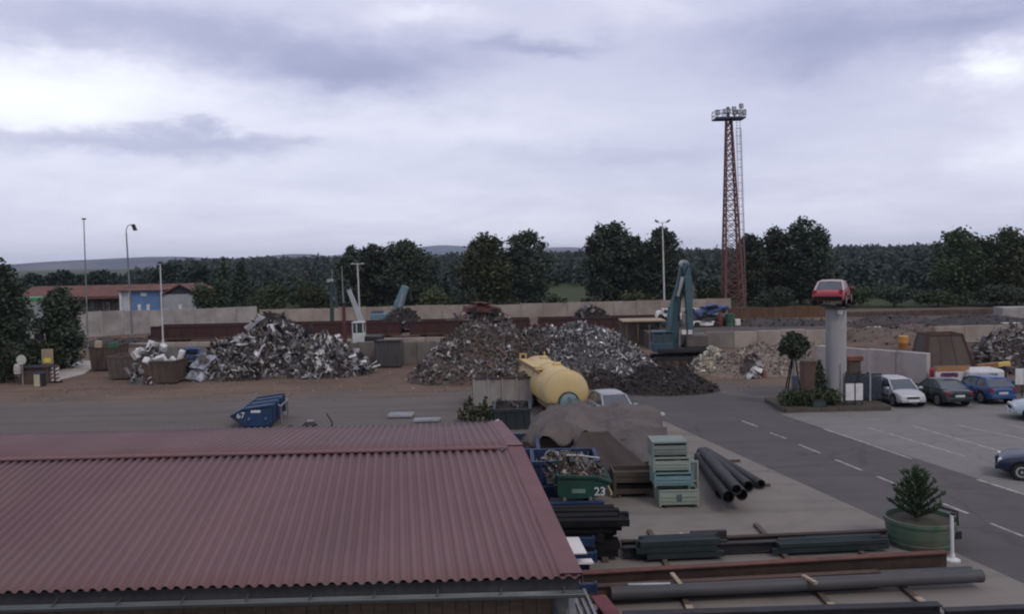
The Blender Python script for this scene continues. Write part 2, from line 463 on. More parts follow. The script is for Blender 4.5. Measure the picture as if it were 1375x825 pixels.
def paving(name, c, c2, stain, crack_scale, crack, tracks=None, seed=0.0):
    "worn paving: tonal patches, oil spots, tyre streaks along a heading, fine cracks"
    m = bpy.data.materials.new(name); m.use_nodes = True
    nt = m.node_tree; q = NG(nt); b = nt.nodes['Principled BSDF']
    P0 = q.n('ShaderNodeNewGeometry').outputs['Position']
    va = q.n('ShaderNodeVectorMath', operation='ADD'); nt.links.new(P0, va.inputs[0]); va.inputs[1].default_value = (seed, seed * .7, 0); P = va.outputs[0]
    big = q.noise(P, .16, 6, .62, .5).outputs[0]; mid = q.noise(P, .9, 7, .65).outputs[0]; fine = q.noise(P, 14, 5, .7).outputs[0]
    col = q.mix(q.ramp(big, [(.3, 0), (.7, 1)]), (*c, 1), (*c2, 1))
    col = q.mix(q.m('MULTIPLY', q.ramp(mid, [(.5, 0), (.72, 1)]), .45), col, (*stain, 1))
    spot = q.noise(P, .42, 4, .5, .6).outputs[0]
    col = q.mix(q.m('MULTIPLY', q.ramp(spot, [(.66, 0), (.74, 1)]), .55), col, tuple(x * .55 for x in stain) + (1,))
    if tracks is not None:
        mp = q.n('ShaderNodeMapping'); mp.inputs['Rotation'].default_value = (0, 0, -tracks); mp.inputs['Scale'].default_value = (.05, 1.3, 1); nt.links.new(P, mp.inputs[0])
        st = q.noise(mp.outputs[0], 1.0, 5, .6).outputs[0]
        col = q.mix(q.m('MULTIPLY', q.ramp(st, [(.50, 0), (.66, 1)]), .38), col, (*stain, 1))
    wv_ = q.noise(P, 1.2, 3).outputs['Color']; wm = q.n('ShaderNodeMix', data_type='VECTOR'); wm.inputs[0].default_value = .35
    nt.links.new(P, wm.inputs[4]); nt.links.new(wv_, wm.inputs[5])
    cr = q.n('ShaderNodeTexVoronoi', feature='DISTANCE_TO_EDGE'); cr.inputs['Scale'].default_value = crack_scale; nt.links.new(wm.outputs[1], cr.inputs['Vector'])
    col = q.mix(q.m('MULTIPLY', q.ramp(cr.outputs['Distance'], [(0, 1), (.012, 0)]), crack), col, tuple(x * .35 for x in stain) + (1,))
    col = q.mix(q.m('MULTIPLY', q.ramp(fine, [(.4, 0), (.7, 1)]), .25), col, (*stain, 1))
    nt.links.new(col, b.inputs['Base Color']); b.inputs['Roughness'].default_value = .93; b.inputs['Specular IOR Level'].default_value = .07
    bn = q.n('ShaderNodeBump'); bn.inputs['Strength'].default_value = .4; bn.inputs['Distance'].default_value = .02
    nt.links.new(q.m('ADD', mid, q.m('MULTIPLY', fine, .5)), bn.inputs['Height']); nt.links.new(bn.outputs[0], b.inputs['Normal'])
    return m
def sheet_poly(name, pts, z, m, kind='structure', n=1):
    me = bpy.data.meshes.new(name)
    me.from_pydata([(p[0], p[1], z) for p in pts], [], [tuple(range(len(pts)))])
    fixn(me)
    if me.polygons[0].normal.z < 0: me.flip_normals()
    me.materials.append(m)
    o = bpy.data.objects.new(name, me); COL.objects.link(o)
    o['kind'] = kind
    return o
sheet_poly('ground', [(-9000, -400), (9000, -400), (9000, 9000), (-9000, 9000)], -.004, ground_material())
sheet_poly('yard', [(-95, -12), (75, -12), (75, 122), (-95, 122)], 0.0, yard_material())

ASPH = paving('road_asphalt', (.088, .084, .083), (.112, .106, .102), (.070, .066, .064), .22, .25, R(-62))
PARK = paving('car_park_asphalt', (.172, .166, .158), (.205, .197, .186), (.132, .126, .120), .26, .25, R(-50), 13.0)
APRON = paving('apron_concrete', (.170, .154, .138), (.208, .188, .167), (.118, .106, .095), .17, .28, R(-74), 31.0)
PALE = mat('pale_gravel', (.40, .37, .345), (.32, .295, .27), .5, .95, bump=.4, bsc=10, grime=(.27, .24, .22), gf=.6, gsc=.3, world=True)
PAINT = mat('road_paint', (.36, .335, .305), (.25, .235, .215), 2.2, .85, grime=(.13, .12, .11), gf=.8, gsc=2.6, world=True)
e0, e1 = G(858, 551), G(1375, 785)
ed = (e1 - e0)
e2 = e0 + ed * 1.8
r0_, r1_ = G(835, 531), G(1052, 543)
c1, c2_ = G(1108, 577), G(1375, 664)
cd = c2_ - c1
road = [e0 + Vector((-1.3, .9, 0)), e0, e1, e2, Vector((26, 1.5, 0)), c2_ + cd * .9, c1, G(1048, 557), G(1040, 538), G(960, 527), G(840, 529)]
sheet_poly('road', road, .006, ASPH)
sheet_poly('car_park', [c1, c2_ + cd * .9, (48, 8), (52, 49), G(1375, 542), G(1190, 547), G(1056, 556), G(1048, 557)], .010, PARK)
sheet_poly('concrete_apron', [e0, e1, e2, (8, -6), (-24, -6), (-24, 27), (-1, 29), (2, 42)], .008, APRON)
sheet_poly('gravel_path', [G(58, 516), G(112, 503), G(128, 492), G(150, 483), G(92, 486), G(60, 492), G(30, 505)], .008, PALE)

def paint_line(a, b, w=.13, z=.016):
    a, b = Vector(a), Vector(b); d = (b - a).normalized(); s = Vector((-d.y, d.x, 0)) * w / 2
    n = max(2, int((b - a).length / .5)); vs = []; fs = []
    for i in range(n + 1):
        p = a.lerp(b, i / n); k = 1 + .25 * nz(p.x, p.y, 3, 1.7)
        vs += [(p.x + s.x * k, p.y + s.y * k, z), (p.x - s.x * k, p.y - s.y * k, z)]
    for i in range(n): fs.append((2 * i, 2 * i + 1, 2 * i + 3, 2 * i + 2))
    me = bpy.data.meshes.new('road_marking'); me.from_pydata(vs, [], fs); fixn(me)
    if me.polygons[0].normal.z < 0: me.flip_normals()
    me.materials.append(PAINT)
    o = bpy.data.objects.new('road_marking', me); COL.objects.link(o); o['kind'] = 'structure'
for a, b in [((996, 566), (1018, 574)), ((1034, 582), (1056, 590)), ((1073, 598), (1102, 610)), ((1121, 618), (1158, 633)), ((1178, 641), (1212, 655)),
             ((1330, 704), (1375, 722))]:
    paint_line(G(*a), G(*b), .12)
for a, b in [((1107, 577), (1224, 617)), ((1312, 645), (1400, 673)), ((1166, 575), (1296, 614)), ((1226, 573), (1350, 609)), ((1283, 571), (1400, 596)),
             ((1153, 565.5), (1182, 563.5)), ((1352, 571), (1400, 581)), ((1262, 676), (1300, 691))]:
    paint_line(G(*a), G(*b), .14)

# ================================================================== far land
def hill(name, Y, prof, depth, m, n=90):
    "a ridge seen edge on: crest heights from the skyline, falling away both ways"
    xs = [A(px, py, Y) for px, py in prof]
    vs, fs = [], []
    for i in range(n + 1):
        t = i / n * (len(xs) - 1); k = min(int(t), len(xs) - 2); u = t - k; u = u * u * (3 - 2 * u)
        x = xs[k].x + (xs[k + 1].x - xs[k].x) * (t - k); z = xs[k].z + (xs[k + 1].z - xs[k].z) * u
        for j in range(13):
            v = j / 12 * 2 - 1
            h = z * (1 - v * v) ** 1.0 if abs(v) < 1 else 0
            h *= 1 + .10 * nz(x, v * 900, 0, .003)
            vs.append((x, Y + v * depth, h - 6 * (abs(v) >= 1)))
    for i in range(n):
        for j in range(12):
            a = i * 13 + j; fs.append((a, a + 13, a + 14, a + 1))
    me = bpy.data.meshes.new(name); me.from_pydata(vs, [], fs); fixn(me); me.shade_smooth(); me.materials.append(m)
    o = bpy.data.objects.new(name, me); COL.objects.link(o); o['kind'] = 'structure'
HILLM = mat('hazy_hill_fields', (.014, .028, .062), (.030, .044, .075), .0035, .95, grime=(.14, .12, .125), gf=.8, gsc=.0026, world=True, detail=5)  # blue tones put distance haze into the field colours
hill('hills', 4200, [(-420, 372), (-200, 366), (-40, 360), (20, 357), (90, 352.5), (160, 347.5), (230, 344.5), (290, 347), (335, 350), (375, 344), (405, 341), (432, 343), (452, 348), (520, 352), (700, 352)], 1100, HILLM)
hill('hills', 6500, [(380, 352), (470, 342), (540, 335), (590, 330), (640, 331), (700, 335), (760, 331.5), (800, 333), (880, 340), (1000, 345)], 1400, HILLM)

def leaf_quads(rng, C, size, flat=0.0):
    "one bent leaf-clump per centre: (N,3) centres to verts and quads"
    N = len(C)
    a = rng.normal(size=(N, 3)); a /= np.linalg.norm(a, axis=1)[:, None]
    b = rng.normal(size=(N, 3)); b -= a * (a * b).sum(1)[:, None]; b /= np.linalg.norm(b, axis=1)[:, None]
    if flat: a[:, 2] *= (1 - flat); b[:, 2] *= (1 - flat)
    s = (size * rng.uniform(.6, 1.35, N))[:, None]
    V = np.stack([C - a * s * .5, C + b * s * .32 - a * s * .05, C + a * s * .5, C - b * s * .32 + a * s * .08], 1).reshape(-1, 3)
    Q = np.arange(4 * N).reshape(N, 4)
    return V, Q
def lobe_points(rng, n, c, r, shell=.55):
    d = rng.normal(size=(n, 3)); d /= np.linalg.norm(d, axis=1)[:, None]
    rad = (shell + (1 - shell) * rng.random(n)) * (1 + .18 * rng.normal(size=n)).clip(.6, 1.35)
    return np.array(c) + d * rad[:, None] * np.array(r)

# far wood that reads as one mass
rng = np.random.default_rng(5)
C_, S_ = [], []
def wood(n, y0, y1, h0, h1, per, az0=-.66, az1=.68, gap=None):
    for _ in range(n):
        Y = y0 + (y1 - y0) * rng.random() ** 1.3
        t = rng.uniform(az0, az1); X = t * Y
        px = CX + t * F
        if gap and any(a < px < b for a, b in gap): continue
        u = (Y - y0) / max(1, (y1 - y0)); h = (h0 + (h1 - h0) * u) * rng.uniform(.78, 1.12)
        w = h * rng.uniform(.26, .42)
        k = int(per * (1.4 - .7 * u))
        pts = lobe_points(rng, k, (X, Y, h * .58), (w, w, h * .44), .72)
        C_.append(pts); S_.append(np.full(k, .42 + 1.5 * Y / 1000.0))
wood(400, 560, 700, 10.4, 12.2, 60, -.37)
wood(850, 700, 1100, 12.0, 13.6, 46, -.385)
wood(380, 290, 420, 6.2, 8.0, 70, -.40)
wood(380, 420, 560, 8.2, 10.4, 60, -.39)
wood(70, 330, 430, 5.2, 6.6, 80, -.43, -.38)
wood(440, 240, 320, 4.4, 6.2, 80, -.42)
wood(330, 150, 220, 3.6, 5.2, 90, -.40, gap=[(726, 810), (866, 900), (905, 935)])
wood(120, 560, 580, 9.5, 10.5, 70, .02, .12)
wood(190, 230, 420, 2.6, 4.4, 90, -.68, -.43)
Cc = np.concatenate(C_); Ss = np.concatenate(S_)
V, Q = leaf_quads(rng, Cc, Ss * 1.9)
o = bpy.data.objects.new('forest', np_mesh('forest', V, Q, L_FOREST)); COL.objects.link(o); o['kind'] = 'stuff'
sheet_poly('forest_floor', [(-1000, 560), (1000, 560), (1500, 1300), (-1500, 1300)], .02, mat('leaf_litter', (.03, .035, .02), (.05, .05, .03), .02, .95, world=True))

# ================================================================== trees
def limb(mb, a, b, r0, r1, rnd, n=6, seg=4, wob=.08):
    a, b = Vector(a), Vector(b); L = (b - a).length; pts = []
    for i in range(seg + 1):
        t = i / seg; p = a.lerp(b, t)
        if 0 < i < seg: p += Vector((rnd.uniform(-1, 1), rnd.uniform(-1, 1), rnd.uniform(-.5, .5))) * L * wob
        pts.append(p)
    mb.tube(pts, [r0 + (r1 - r0) * i / seg for i in range(seg + 1)], n)
    return pts
def tree(label, x, y, h, w, seed, kind='round', leaf=.56, n=3600, lm=None, base=.04, bark=None, name='tree', cat='tree', group=None, z0=0.0, lobes=9):
    rnd = random.Random(seed); rng = np.random.default_rng(seed)
    t = thing(name, label, cat, (x, y, z0), rnd.uniform(0, .3), group)
    mb = MB(); top = Vector((rnd.uniform(-.05, .05) * w, rnd.uniform(-.05, .05) * w, h * .86))
    tr = limb(mb, (0, 0, -.2), top, max(.09, h * .022), .03, rnd, 8, 6, .02)
    L = []
    if kind == 'round':
        for i in range(lobes):
            u = (i + .5) / lobes; a = i * 2.4 + rnd.uniform(-.5, .5)
            zz = h * (base + (1 - base) * (.20 + .66 * u))
            rad = w * .5 * (.62 * math.sin(PI * min(1, .25 + .72 * u)) + .05) * rnd.uniform(.75, 1.2)
            L.append(((math.cos(a) * rad, math.sin(a) * rad, zz), (w * rnd.uniform(.22, .33), w * rnd.uniform(.22, .33), h * rnd.uniform(.10, .17))))
        L.append(((0, 0, h * .90), (w * .17, w * .17, h * .10)))
        for i in range(6):
            a = rnd.uniform(0, 6.3); rr = w * rnd.uniform(.12, .36); L.append(((math.cos(a) * rr, math.sin(a) * rr, h * (.97 - .75 * (rr / w) ** 1.4 * 1.1)), (w * .10, w * .10, h * .055)))
        L.append(((0, 0, h * (base + .30)), (w * .42, w * .40, h * .28)))
        if base < .15: L.append(((0, 0, h * .16), (w * .46, w * .42, h * .17)))
    elif kind == 'tall':
        for i in range(lobes):
            u = (i + .5) / lobes; a = i * 2.4 + rnd.uniform(-.6, .6)
            zz = h * (base + (1 - base) * (.08 + .84 * u)); prof = .35 + .65 * math.sin(PI * (.15 + .75 * (1 - u)))
            rad = w * .30 * prof * rnd.uniform(.5, 1.1)
            L.append(((math.cos(a) * rad, math.sin(a) * rad, zz), (w * .34 * prof + .2, w * .34 * prof + .2, h * rnd.uniform(.08, .13))))
        if base < .25: L.append(((0, 0, h * .2), (w * .40, w * .40, h * .2)))
        L.append(((0, 0, h * .93), (w * .12, w * .12, h * .08)))
    elif kind == 'cone':
        for i in range(lobes + 3):
            u = i / (lobes + 2); zz = h * (base + (1 - base) * (.04 + .90 * u)); rad = w * .5 * (1.02 - u) ** .8
            L.append(((rnd.uniform(-.1, .1) * w, rnd.uniform(-.1, .1) * w, zz), (rad + .12, rad + .12, h * .075)))
    elif kind == 'bush':
        for i in range(lobes):
            a = i * 2.4; rad = w * .30 * rnd.random() ** .5
            L.append(((math.cos(a) * rad, math.sin(a) * rad * .8, h * rnd.uniform(.3, .66)), (w * rnd.uniform(.18, .28), w * .22, h * rnd.uniform(.22, .34))))
    vol = np.array([r[0] * r[1] + r[0] * r[2] for _, r in L]); vol = vol / vol.sum()
    P = []
    for (c, r), k in zip(L, vol):
        P.append(lobe_points(rng, max(8, int(n * 1.6 * k)), c, r, .55))
        if kind in ('round', 'tall', 'bush') and c[2] > .5:
            f = tr[min(len(tr) - 2, max(1, int(len(tr) * min(.8, c[2] / h * .75))))]
            limb(mb, f, Vector(c), max(.03, h * .007), .012, rnd, 5, 3, .07)
    P = np.concatenate(P); P[:, 2] = np.maximum(P[:, 2], .05)
    V, Q = leaf_quads(rng, P, leaf, .25)
    mb.build('trunk', bark or M_BARK, t, smooth=60)
    inst('crown', np_mesh('crown', V, Q, lm or L_DARK), t)
    return t
def tree_px(label, px0, px1, top, Y, seed, **k):
    "tree filling a span of the skyline at depth Y"
    a, b = XA(px0, Y, 400), XA(px1, Y, 400); h = ZA((px0 + px1) / 2, top, Y)
    return tree(label, (a + b) / 2, Y, h, abs(b - a), seed, **k)

TG = 'trees beyond the boundary wall'
tree_px('slim dark tree left of the round tree, behind the white T lamp post', 456, 486, 331, 130, 11, kind='tall', group=TG, n=3000)
tree_px('bushy dark tree with a pointed top touching the round tree', 478, 522, 327, 133, 12, kind='tall', group=TG, lobes=11)
tree_px('broad dome-shaped tree behind the leaning grey-blue excavator arm', 505, 588, 321, 132, 13, kind='round', group=TG, lobes=13, n=5600, base=.08)
tree_px('spreading grey-green tree behind the rusty wreck on the tall heap', 614, 690, 312, 128, 14, kind='round', group=TG, lm=L_MID, lobes=12, n=4300, base=.10, bark=M_BIRCH)
tree_px('upright tree with a thin pale trunk above the wreck on the tall heap', 672, 744, 307, 131, 15, kind='round', group=TG, lm=L_DARK, lobes=10, n=3600, base=.13, bark=M_BIRCH)
tree_px('narrow tall tree, left half of the twin-topped pair', 786, 822, 300, 130, 16, kind='tall', group=TG, n=2600)
tree_px('taller tree, right half of the twin-topped pair', 800, 856, 297, 133, 17, kind='round', group=TG, n=4200, lobes=11, base=.10)
tree_px('small round-topped tree between the twin pair and the lamp post tree', 838, 876, 316, 131, 18, kind='tall', group=TG, n=2600, lobes=10)
tree_px('round dark tree right behind the double-headed lamp post', 858, 922, 303, 128, 19, kind='round', group=TG, n=4800, lobes=12, base=.08)
tree_px('first tree right of the red lattice tower', 984, 1032, 312, 136, 20, kind='round', group=TG, n=3800, lobes=11, base=.06)
tree_px('second tree right of the lattice tower, uneven crown', 1014, 1066, 304, 139, 21, kind='round', group=TG, n=4000, lobes=12, base=.06)
tree_px('highest tree of the clump behind the car on the pillar', 1048, 1100, 294, 137, 22, kind='tall', group=TG, n=4200, lobes=14, base=.05)
tree_px('last tree of the clump, just left above the car on the pillar', 1078, 1120, 303, 134, 23, kind='round', group=TG, n=3400, lobes=11, base=.06)
tree_px('loose feathery tree above the rusty hopper', 1250, 1326, 304, 128, 24, kind='round', group=TG, lm=L_MID, n=3300, lobes=12, base=.06)
tree_px('feathery tree cut by the edge, beyond the dark scrap at the right', 1312, 1392, 304, 126, 25, kind='round', group=TG, lm=L_MID, n=4000, lobes=12, base=.05)
tree_px('left one of two dark spires right of the grey gabled building', 283, 316, 346, 136, 26, kind='cone', group=TG, n=2800)
tree_px('right one of two dark spires right of the grey gabled building', 306, 342, 345, 138, 27, kind='cone', group=TG, n=2800)
BG = 'bushes along the boundary wall'
for i, (lab, a, b, tp, Y, lm) in enumerate([
    ('low green bush right of the two dark spires', 334, 392, 374, 130, L_MID),
    ('wide olive bush left of the pale crane post', 384, 446, 366, 134, L_MID),
    ('pale green willow bush behind the excavator arm tip', 556, 616, 382, 124, L_PALE),
    ('dark bush between the pale willow bush and the wreck on the heap', 602, 640, 386, 122, L_DARK),
    ('small bush in the meadow gap right of the pale trunk tree', 728, 766, 392, 126, L_MID),
    ('low bush under the twin-topped pair', 772, 812, 396, 122, L_DARK),
    ('yellow-green bush left of the double-headed lamp post', 836, 880, 388, 121, L_PALE),
    ('bush between the teal boom and the lattice tower', 928, 976, 382, 126, L_MID),
    ('low dark bush at the foot of the clump right of the tower', 1010, 1070, 380, 122, L_DARK),
    ('green bush right behind the car on the pillar', 1112, 1176, 374, 128, L_MID),
    ('wide dull bush right of the car on the pillar', 1166, 1236, 380, 126, L_DARK),
    ('brownish bush below the loose feathery tree', 1226, 1292, 384, 124, L_MID),
    ('dark bush below the tree cut by the right edge', 1290, 1390, 378, 122, L_DARK),
    ('rounded bush left of the two dark spires', 252, 292, 374, 134, L_MID)]):
    tree_px(lab, a, b, tp, Y, 60 + i, kind='bush', name='bush', cat='bush', group=BG, lm=lm, n=1500, leaf=.45, base=.0, lobes=9)
FG = 'trees behind the tiled building'
for i, (lab, a, b, tp, Y) in enumerate([
    ('small tree poking above the left end of the tiled roof', 22, 66, 366, 185), ('low tree above the tiled roof, left of the tall thin post', 60, 112, 362, 190),
    ('rounded tree above the tiled roof between thin post and curved lamp', 104, 166, 362, 188), ('tree behind the grey gabled building', 196, 262, 352, 180),
    ('tree left of the dark spires, over the gable', 240, 292, 354, 175)]):
    tree_px(lab, a, b, tp, Y, 90 + i, kind='round', group=FG, lm=L_FOREST, n=1500, leaf=.8, base=.0)
# big trees at the left edge of the yard
tree_px('big dark tree cut by the left edge, over the round cream sign', -44, 42, 348, 66, 41, kind='round', leaf=.34, n=6500, lm=L_DARK, base=.02, lobes=13)
tree_px('spreading dark tree leaning over the path, beside the green-topped cart', 50, 110, 386, 70, 42, kind='round', leaf=.33, n=4600, lm=L_DARK, base=.14, lobes=11)
tree_px('bush under the left edge trees, behind the brown shed', -30, 30, 440, 62, 43, kind='bush', leaf=.28, n=2000, lm=L_DARK, name='bush', cat='bush')
tree_px('dull hedge bush beneath the spreading tree, left of the path', 28, 84, 452, 68, 44, kind='bush', leaf=.28, n=1800, lm=L_MID, name='bush', cat='bush')

# ================================================================== haze
def haze():
    m = bpy.data.materials.new('haze'); m.use_nodes = True; nt = m.node_tree; nt.nodes.clear()
    v = nt.nodes.new('ShaderNodeVolumePrincipled'); o = nt.nodes.new('ShaderNodeOutputMaterial')
    v.inputs['Color'].default_value = (.80, .87, 1.0, 1); v.inputs['Density'].default_value = HAZE
    v.inputs['Anisotropy'].default_value = .2
    nt.links.new(v.outputs[0], o.inputs['Volume'])
    b = MB().box((0, 4000, 58), (17000, 8700, 118)).build('haze', m)
    b['kind'] = 'stuff'
HAZE = .000085
haze()
# ================================================================== shed with the corrugated roof
def shed():
    t = thing('shed', 'long low shed with dusty red corrugated roof in the foreground', 'shed', (0, 0, 0))
    roofm = mat('red_roofing', (.150, .083, .084), (.116, .062, .065), .5, .7, bump=.12, bsc=30, grime=(.135, .092, .088), gf=.6, gsc=.6, spec=.35, stretch=(1, .35, 1))
    capm = mat('red_flashing', (.150, .070, .074), (.118, .055, .058), .8, .65, grime=(.125, .08, .076), gf=.5, gsc=.9)
    C = Vector((.95, 13.04, 3.2)); e = Vector((.99984, .018, 0))
    v1 = Vector((-.80, 6.23, .60)); v2 = Vector((-.55, 6.20, -.60)); LEN = 23.0; PITCHW = .177
    Rg = C + v1
    def slope(name, O, v, rows):
        mb = MB(); nw = int(LEN / PITCHW); per = 10; cols = nw * per
        nrm = e.cross(v).normalized()
        if nrm.z < 0: nrm = -nrm
        rnd = random.Random(3)
        def fn(i, j):
            a = i * LEN; s = -e * a; wob = .012 * nz(a * .35, j * 3) + .006 * nz(a * 1.7, j * 5, 4)
            ph = a / PITCHW * 2 * PI
            return O + s + v * j + nrm * (.030 * max(-.8, min(.8, 1.25 * math.cos(ph))) + wob + .014 * ((-j * 3) % 1.0))
        mb.grid(fn, cols, rows)
        return mb.build(name, roofm, t, smooth=80, solid=.007)
    slope('near_roof_slope', C, v1, 12)
    slope('far_roof_slope', Rg + v1 * .012 + Vector((0, 0, .035)), v2, 4)
    # ridge cap: a bent strip with a lip over the near sheets
    mb = MB()
    n1 = (v1.normalized()); n2 = v2.normalized()
    for i in range(46):
        a0 = i * .5; a1 = a0 + .5
        P0 = Rg - e * a0 + Vector((0, 0, .075)); P1 = Rg - e * a1 + Vector((0, 0, .075))
        w = -n1 * .085 + Vector((0, 0, -.006)); x = n2 * .10 + Vector((0, 0, .006)); lp = Vector((0, 0, -.03))
        o = len(mb.v)
        for P in (P0, P1): mb.v += [tuple(P + w + lp), tuple(P + w), tuple(P), tuple(P + x)]
        for k in range(3): mb.f.append((o + k, o + k + 4, o + k + 5, o + k + 1))
    mb.build('ridge_cap', capm, t, solid=.006)
    # flashing on the gable end
    for (O, v, up, nm) in ((C, v1, .040, 'gable_flashing'), (Rg + Vector((0, 0, .02)), v2, .052, 'gable_flashing')):
        mb = MB(); nr = Vector((0, 0, up)); k = 8
        for i in range(k):
            A0 = O + v * (i / k) + nr; A1 = O + v * ((i + 1) / k) + nr
            o = len(mb.v)
            for P in (A0, A1): mb.v += [tuple(P - e * .33), tuple(P - e * .30 + Vector((0, 0, .03))), tuple(P + e * .03 + Vector((0, 0, .03))), tuple(P + e * .03 + Vector((0, 0, -.17)))]
            for q in range(3): mb.f.append((o + q, o + q + 4, o + q + 5, o + q + 1))
        mb.build(nm, capm, t, solid=.006)
    yd = Vector((-.018, .99984, 0))
    gm = mat('gutter_zinc', (.13, .142, .142), (.095, .104, .104), 1.5, .5, .5, grime=(.11, .105, .10), gf=.6)
    # fascia board behind the gutter
    mb = MB(); a = C + Vector((-.02, .16, -.16)); mb.bar(a, a - e * LEN, .05, .20); mb.build('fascia', mat('dark_fascia', (.05, .05, .052), (.032, .032, .035), 2, .8), t)
    # half-round gutter with brackets
    mb = MB(); g0 = C + Vector((.05, -.03, -.215))
    prof = [(.085 * math.cos(x), .085 * math.sin(x)) for x in [PI + PI * k / 8 for k in range(9)]]
    o = 0
    for s in range(24):
        P = g0 - e * (LEN + .1) * s / 23
        for u, w in prof: mb.v.append(tuple(P + yd * u + Vector((0, 0, w))))
    for s in range(23):
        for k in range(8): mb.f.append((s * 9 + k, s * 9 + k + 1, (s + 1) * 9 + k + 1, (s + 1) * 9 + k))
    gu = mb.build('gutter', gm, t, smooth=50, solid=.008)
    mb = MB(); mb.tube([g0 + yd * -.09, g0 + yd * -.09 - e * LEN], .012, 6); mb.build('gutter_bead', gm, gu)
    bm_ = MB().bar((0, -.09, -.02), (0, .17, .03), .03, .006).mesh('gutter_bracket', gm)
    for i in range(24):
        p = g0 - e * (.3 + i * .95)
        inst('gutter_bracket', bm_, gu, p + Vector((0, 0, .01)))
    # end post, downpipe hopper and the boarded wall under the eave
    mb = MB(); p = C + Vector((-.13, .26, 0)); mb.bar((p.x, p.y, 0), (p.x, p.y, 3.0), .11, .11); mb.build('corner_post', M_GALV, t, bevel=.008)
    mb = MB(); p = C + Vector((-.30, .18, 0)); mb.tube([(p.x, p.y, 0), (p.x, p.y, 2.55)], .055, 10); mb.lathe([(.055, 2.5), (.12, 2.72), (.14, 2.94), (.14, 2.96)], 10, Matrix.Translation((p.x, p.y, 0))); mb.build('downpipe', gm, t, smooth=40)
    bd = MB().box((0, 0, 1.42), (.205, .035, 2.84)).mesh('wall_board', M_WOOD)
    wp = C + Vector((-.55, .62, 0))
    for i in range(108):
        p = wp - e * (i * .212) + yd * (.006 * ((i * 7) % 3))
        inst('wall_board', bd, t, (p.x, p.y, 0), (0, 0, .018), (1, 1, 1 - .01 * ((i * 5) % 4)))
    C0 = Vector((C.x, C.y, 0)); mb = MB(); a = C0 + Vector((-1.6, 11.9, 1.4)); mb.bar(a, a - e * (LEN - .5), .08, 2.8); b = C0 + Vector((-.42, .7, 1.42)); mb.bar(b, b + (v1 + v2) * .90, .06, 2.84); mb.build('side_wall', M_WOOD, t)
    for i in range(5):
        mb = MB(); p = C0 + Vector((-.5, .75, 2.98)) - e * (i * 5.2); mb.bar(p, p + v1 * .85, .1, .16); mb.build('rafter', M_WOOD, t)
shed()

# ================================================================== concrete walls
def panel_wall(name, label, pts, h, w=3.0, th=.16, m=None, cat='wall', cap=None, pn='concrete_panel', post=True, group=None):
    "prefabricated wall: every panel and post its own piece"
    t = thing(name, label, cat, (0, 0, 0), 0, group); rnd = random.Random(hash(label) % 999 if False else len(label))
    for a, b, ha, hb in pts:
        a, b = Vector((a[0], a[1], 0)), Vector((b[0], b[1], 0)); L = (b - a).length; n = max(1, round(L / w)); d = (b - a) / n
        ang = math.atan2(d.y, d.x)
        for i in range(n):
            c = a + d * (i + .5); hh = ha + (hb - ha) * (i + .5) / n + rnd.uniform(-.05, .05)
            mb = MB(); mb.box((0, 0, hh / 2), (d.length - (.09 if post else .025), th, hh)); mb.build(pn, m or M_CONC, t, bevel=.015, loc=(c.x, c.y + rnd.uniform(-.02, .02), 0)).rotation_euler = (rnd.uniform(-.01, .01), 0, ang)
            if post:
                q = a + d * i; mb = MB(); mb.box((0, 0, hh / 2 + .04), (.14, th + .16, hh + .08)); mb.build('post', m or M_CONC, t, loc=(q.x, q.y, 0)).rotation_euler = (0, 0, ang)
    return t
la, lb = G(92, 456), A(346, 440, 113)
panel_wall('boundary_wall', 'tall pale concrete panel wall at the left, behind the curved street lamp', [((la.x - 4, la.y - 2), (lb.x, lb.y), 3.0, 2.5)], 3, 2.6, m=M_CONC)
panel_wall('boundary_wall', 'low beige concrete wall beyond the rail wagons, below the trees', [((lb.x + .3, lb.y + .4), (XA(560, 117), 117), 2.05, 2.0), ((XA(560, 117), 117), (XA(700, 117), 117), 2.0, 1.9), ((XA(700, 117), 117), (XA(982, 116), 116), 2.0, 2.15)], 2, 3.2,
           m=mat('beige_concrete', (.31, .27, .235), (.24, .205, .18), .5, .9, bump=.2, bsc=12, grime=(.15, .12, .10), gf=.6, gsc=.35))
def sheet_fence(label, p0, p1, z0, z1, m, n, name='sheet_fence'):
    t = thing(name, label, 'fence'); rnd = random.Random(4)
    d = (Vector(p1) - Vector(p0)) / n
    for i in range(n):
        a = Vector(p0) + d * i; mb = MB(); k = 10; hh = (z1 - z0) * rnd.uniform(.93, 1.05)
        for j in range(k + 1):
            q = a + d * (j / k) * .985; off = .045 * (1 if j % 2 else -1)
            mb.v += [(q.x, q.y + off, z0), (q.x, q.y + off, z0 + hh)]
        for j in range(k): mb.f.append((2 * j, 2 * j + 2, 2 * j + 3, 2 * j + 1))
        mb.build('sheet', m, t, solid=.01)
        mb = MB(); mb.box((a.x, a.y + .1, z0 + (z1 - z0) / 2), (.1, .1, z1 - z0)); mb.build('post', M_RUSTD, t)
    return t
M_ORANGE = mat('orange_rust_sheet', (.165, .092, .052), (.115, .066, .042), .9, .85, bump=.1, grime=(.075, .05, .042), gf=.7, gsc=.5)
sheet_fence('rusty orange sheet fence between the lattice tower and the pillar car', (XA(978, 91, 420), 91), (XA(1114, 91, 420), 91), 1.3, ZA(1040, 412, 91), M_ORANGE, 9)
sheet_fence('dull brown sheet fence right of the pillar, beyond the dark heaps', (XA(1136, 108, 420), 108), (XA(1342, 108, 420), 108), 0, ZA(1240, 417, 108), mat('brown_sheet', (.12, .085, .07), (.085, .062, .052), .9, .88, grime=(.06, .05, .045), gf=.7, gsc=.4), 12)
mb = MB(); x0, x1 = XA(1346, 100, 425), XA(1400, 100, 425); mb.box(((x0 + x1) / 2, 101, ZA(1360, 413, 100) / 2), (x1 - x0, 2, ZA(1360, 413, 100)))
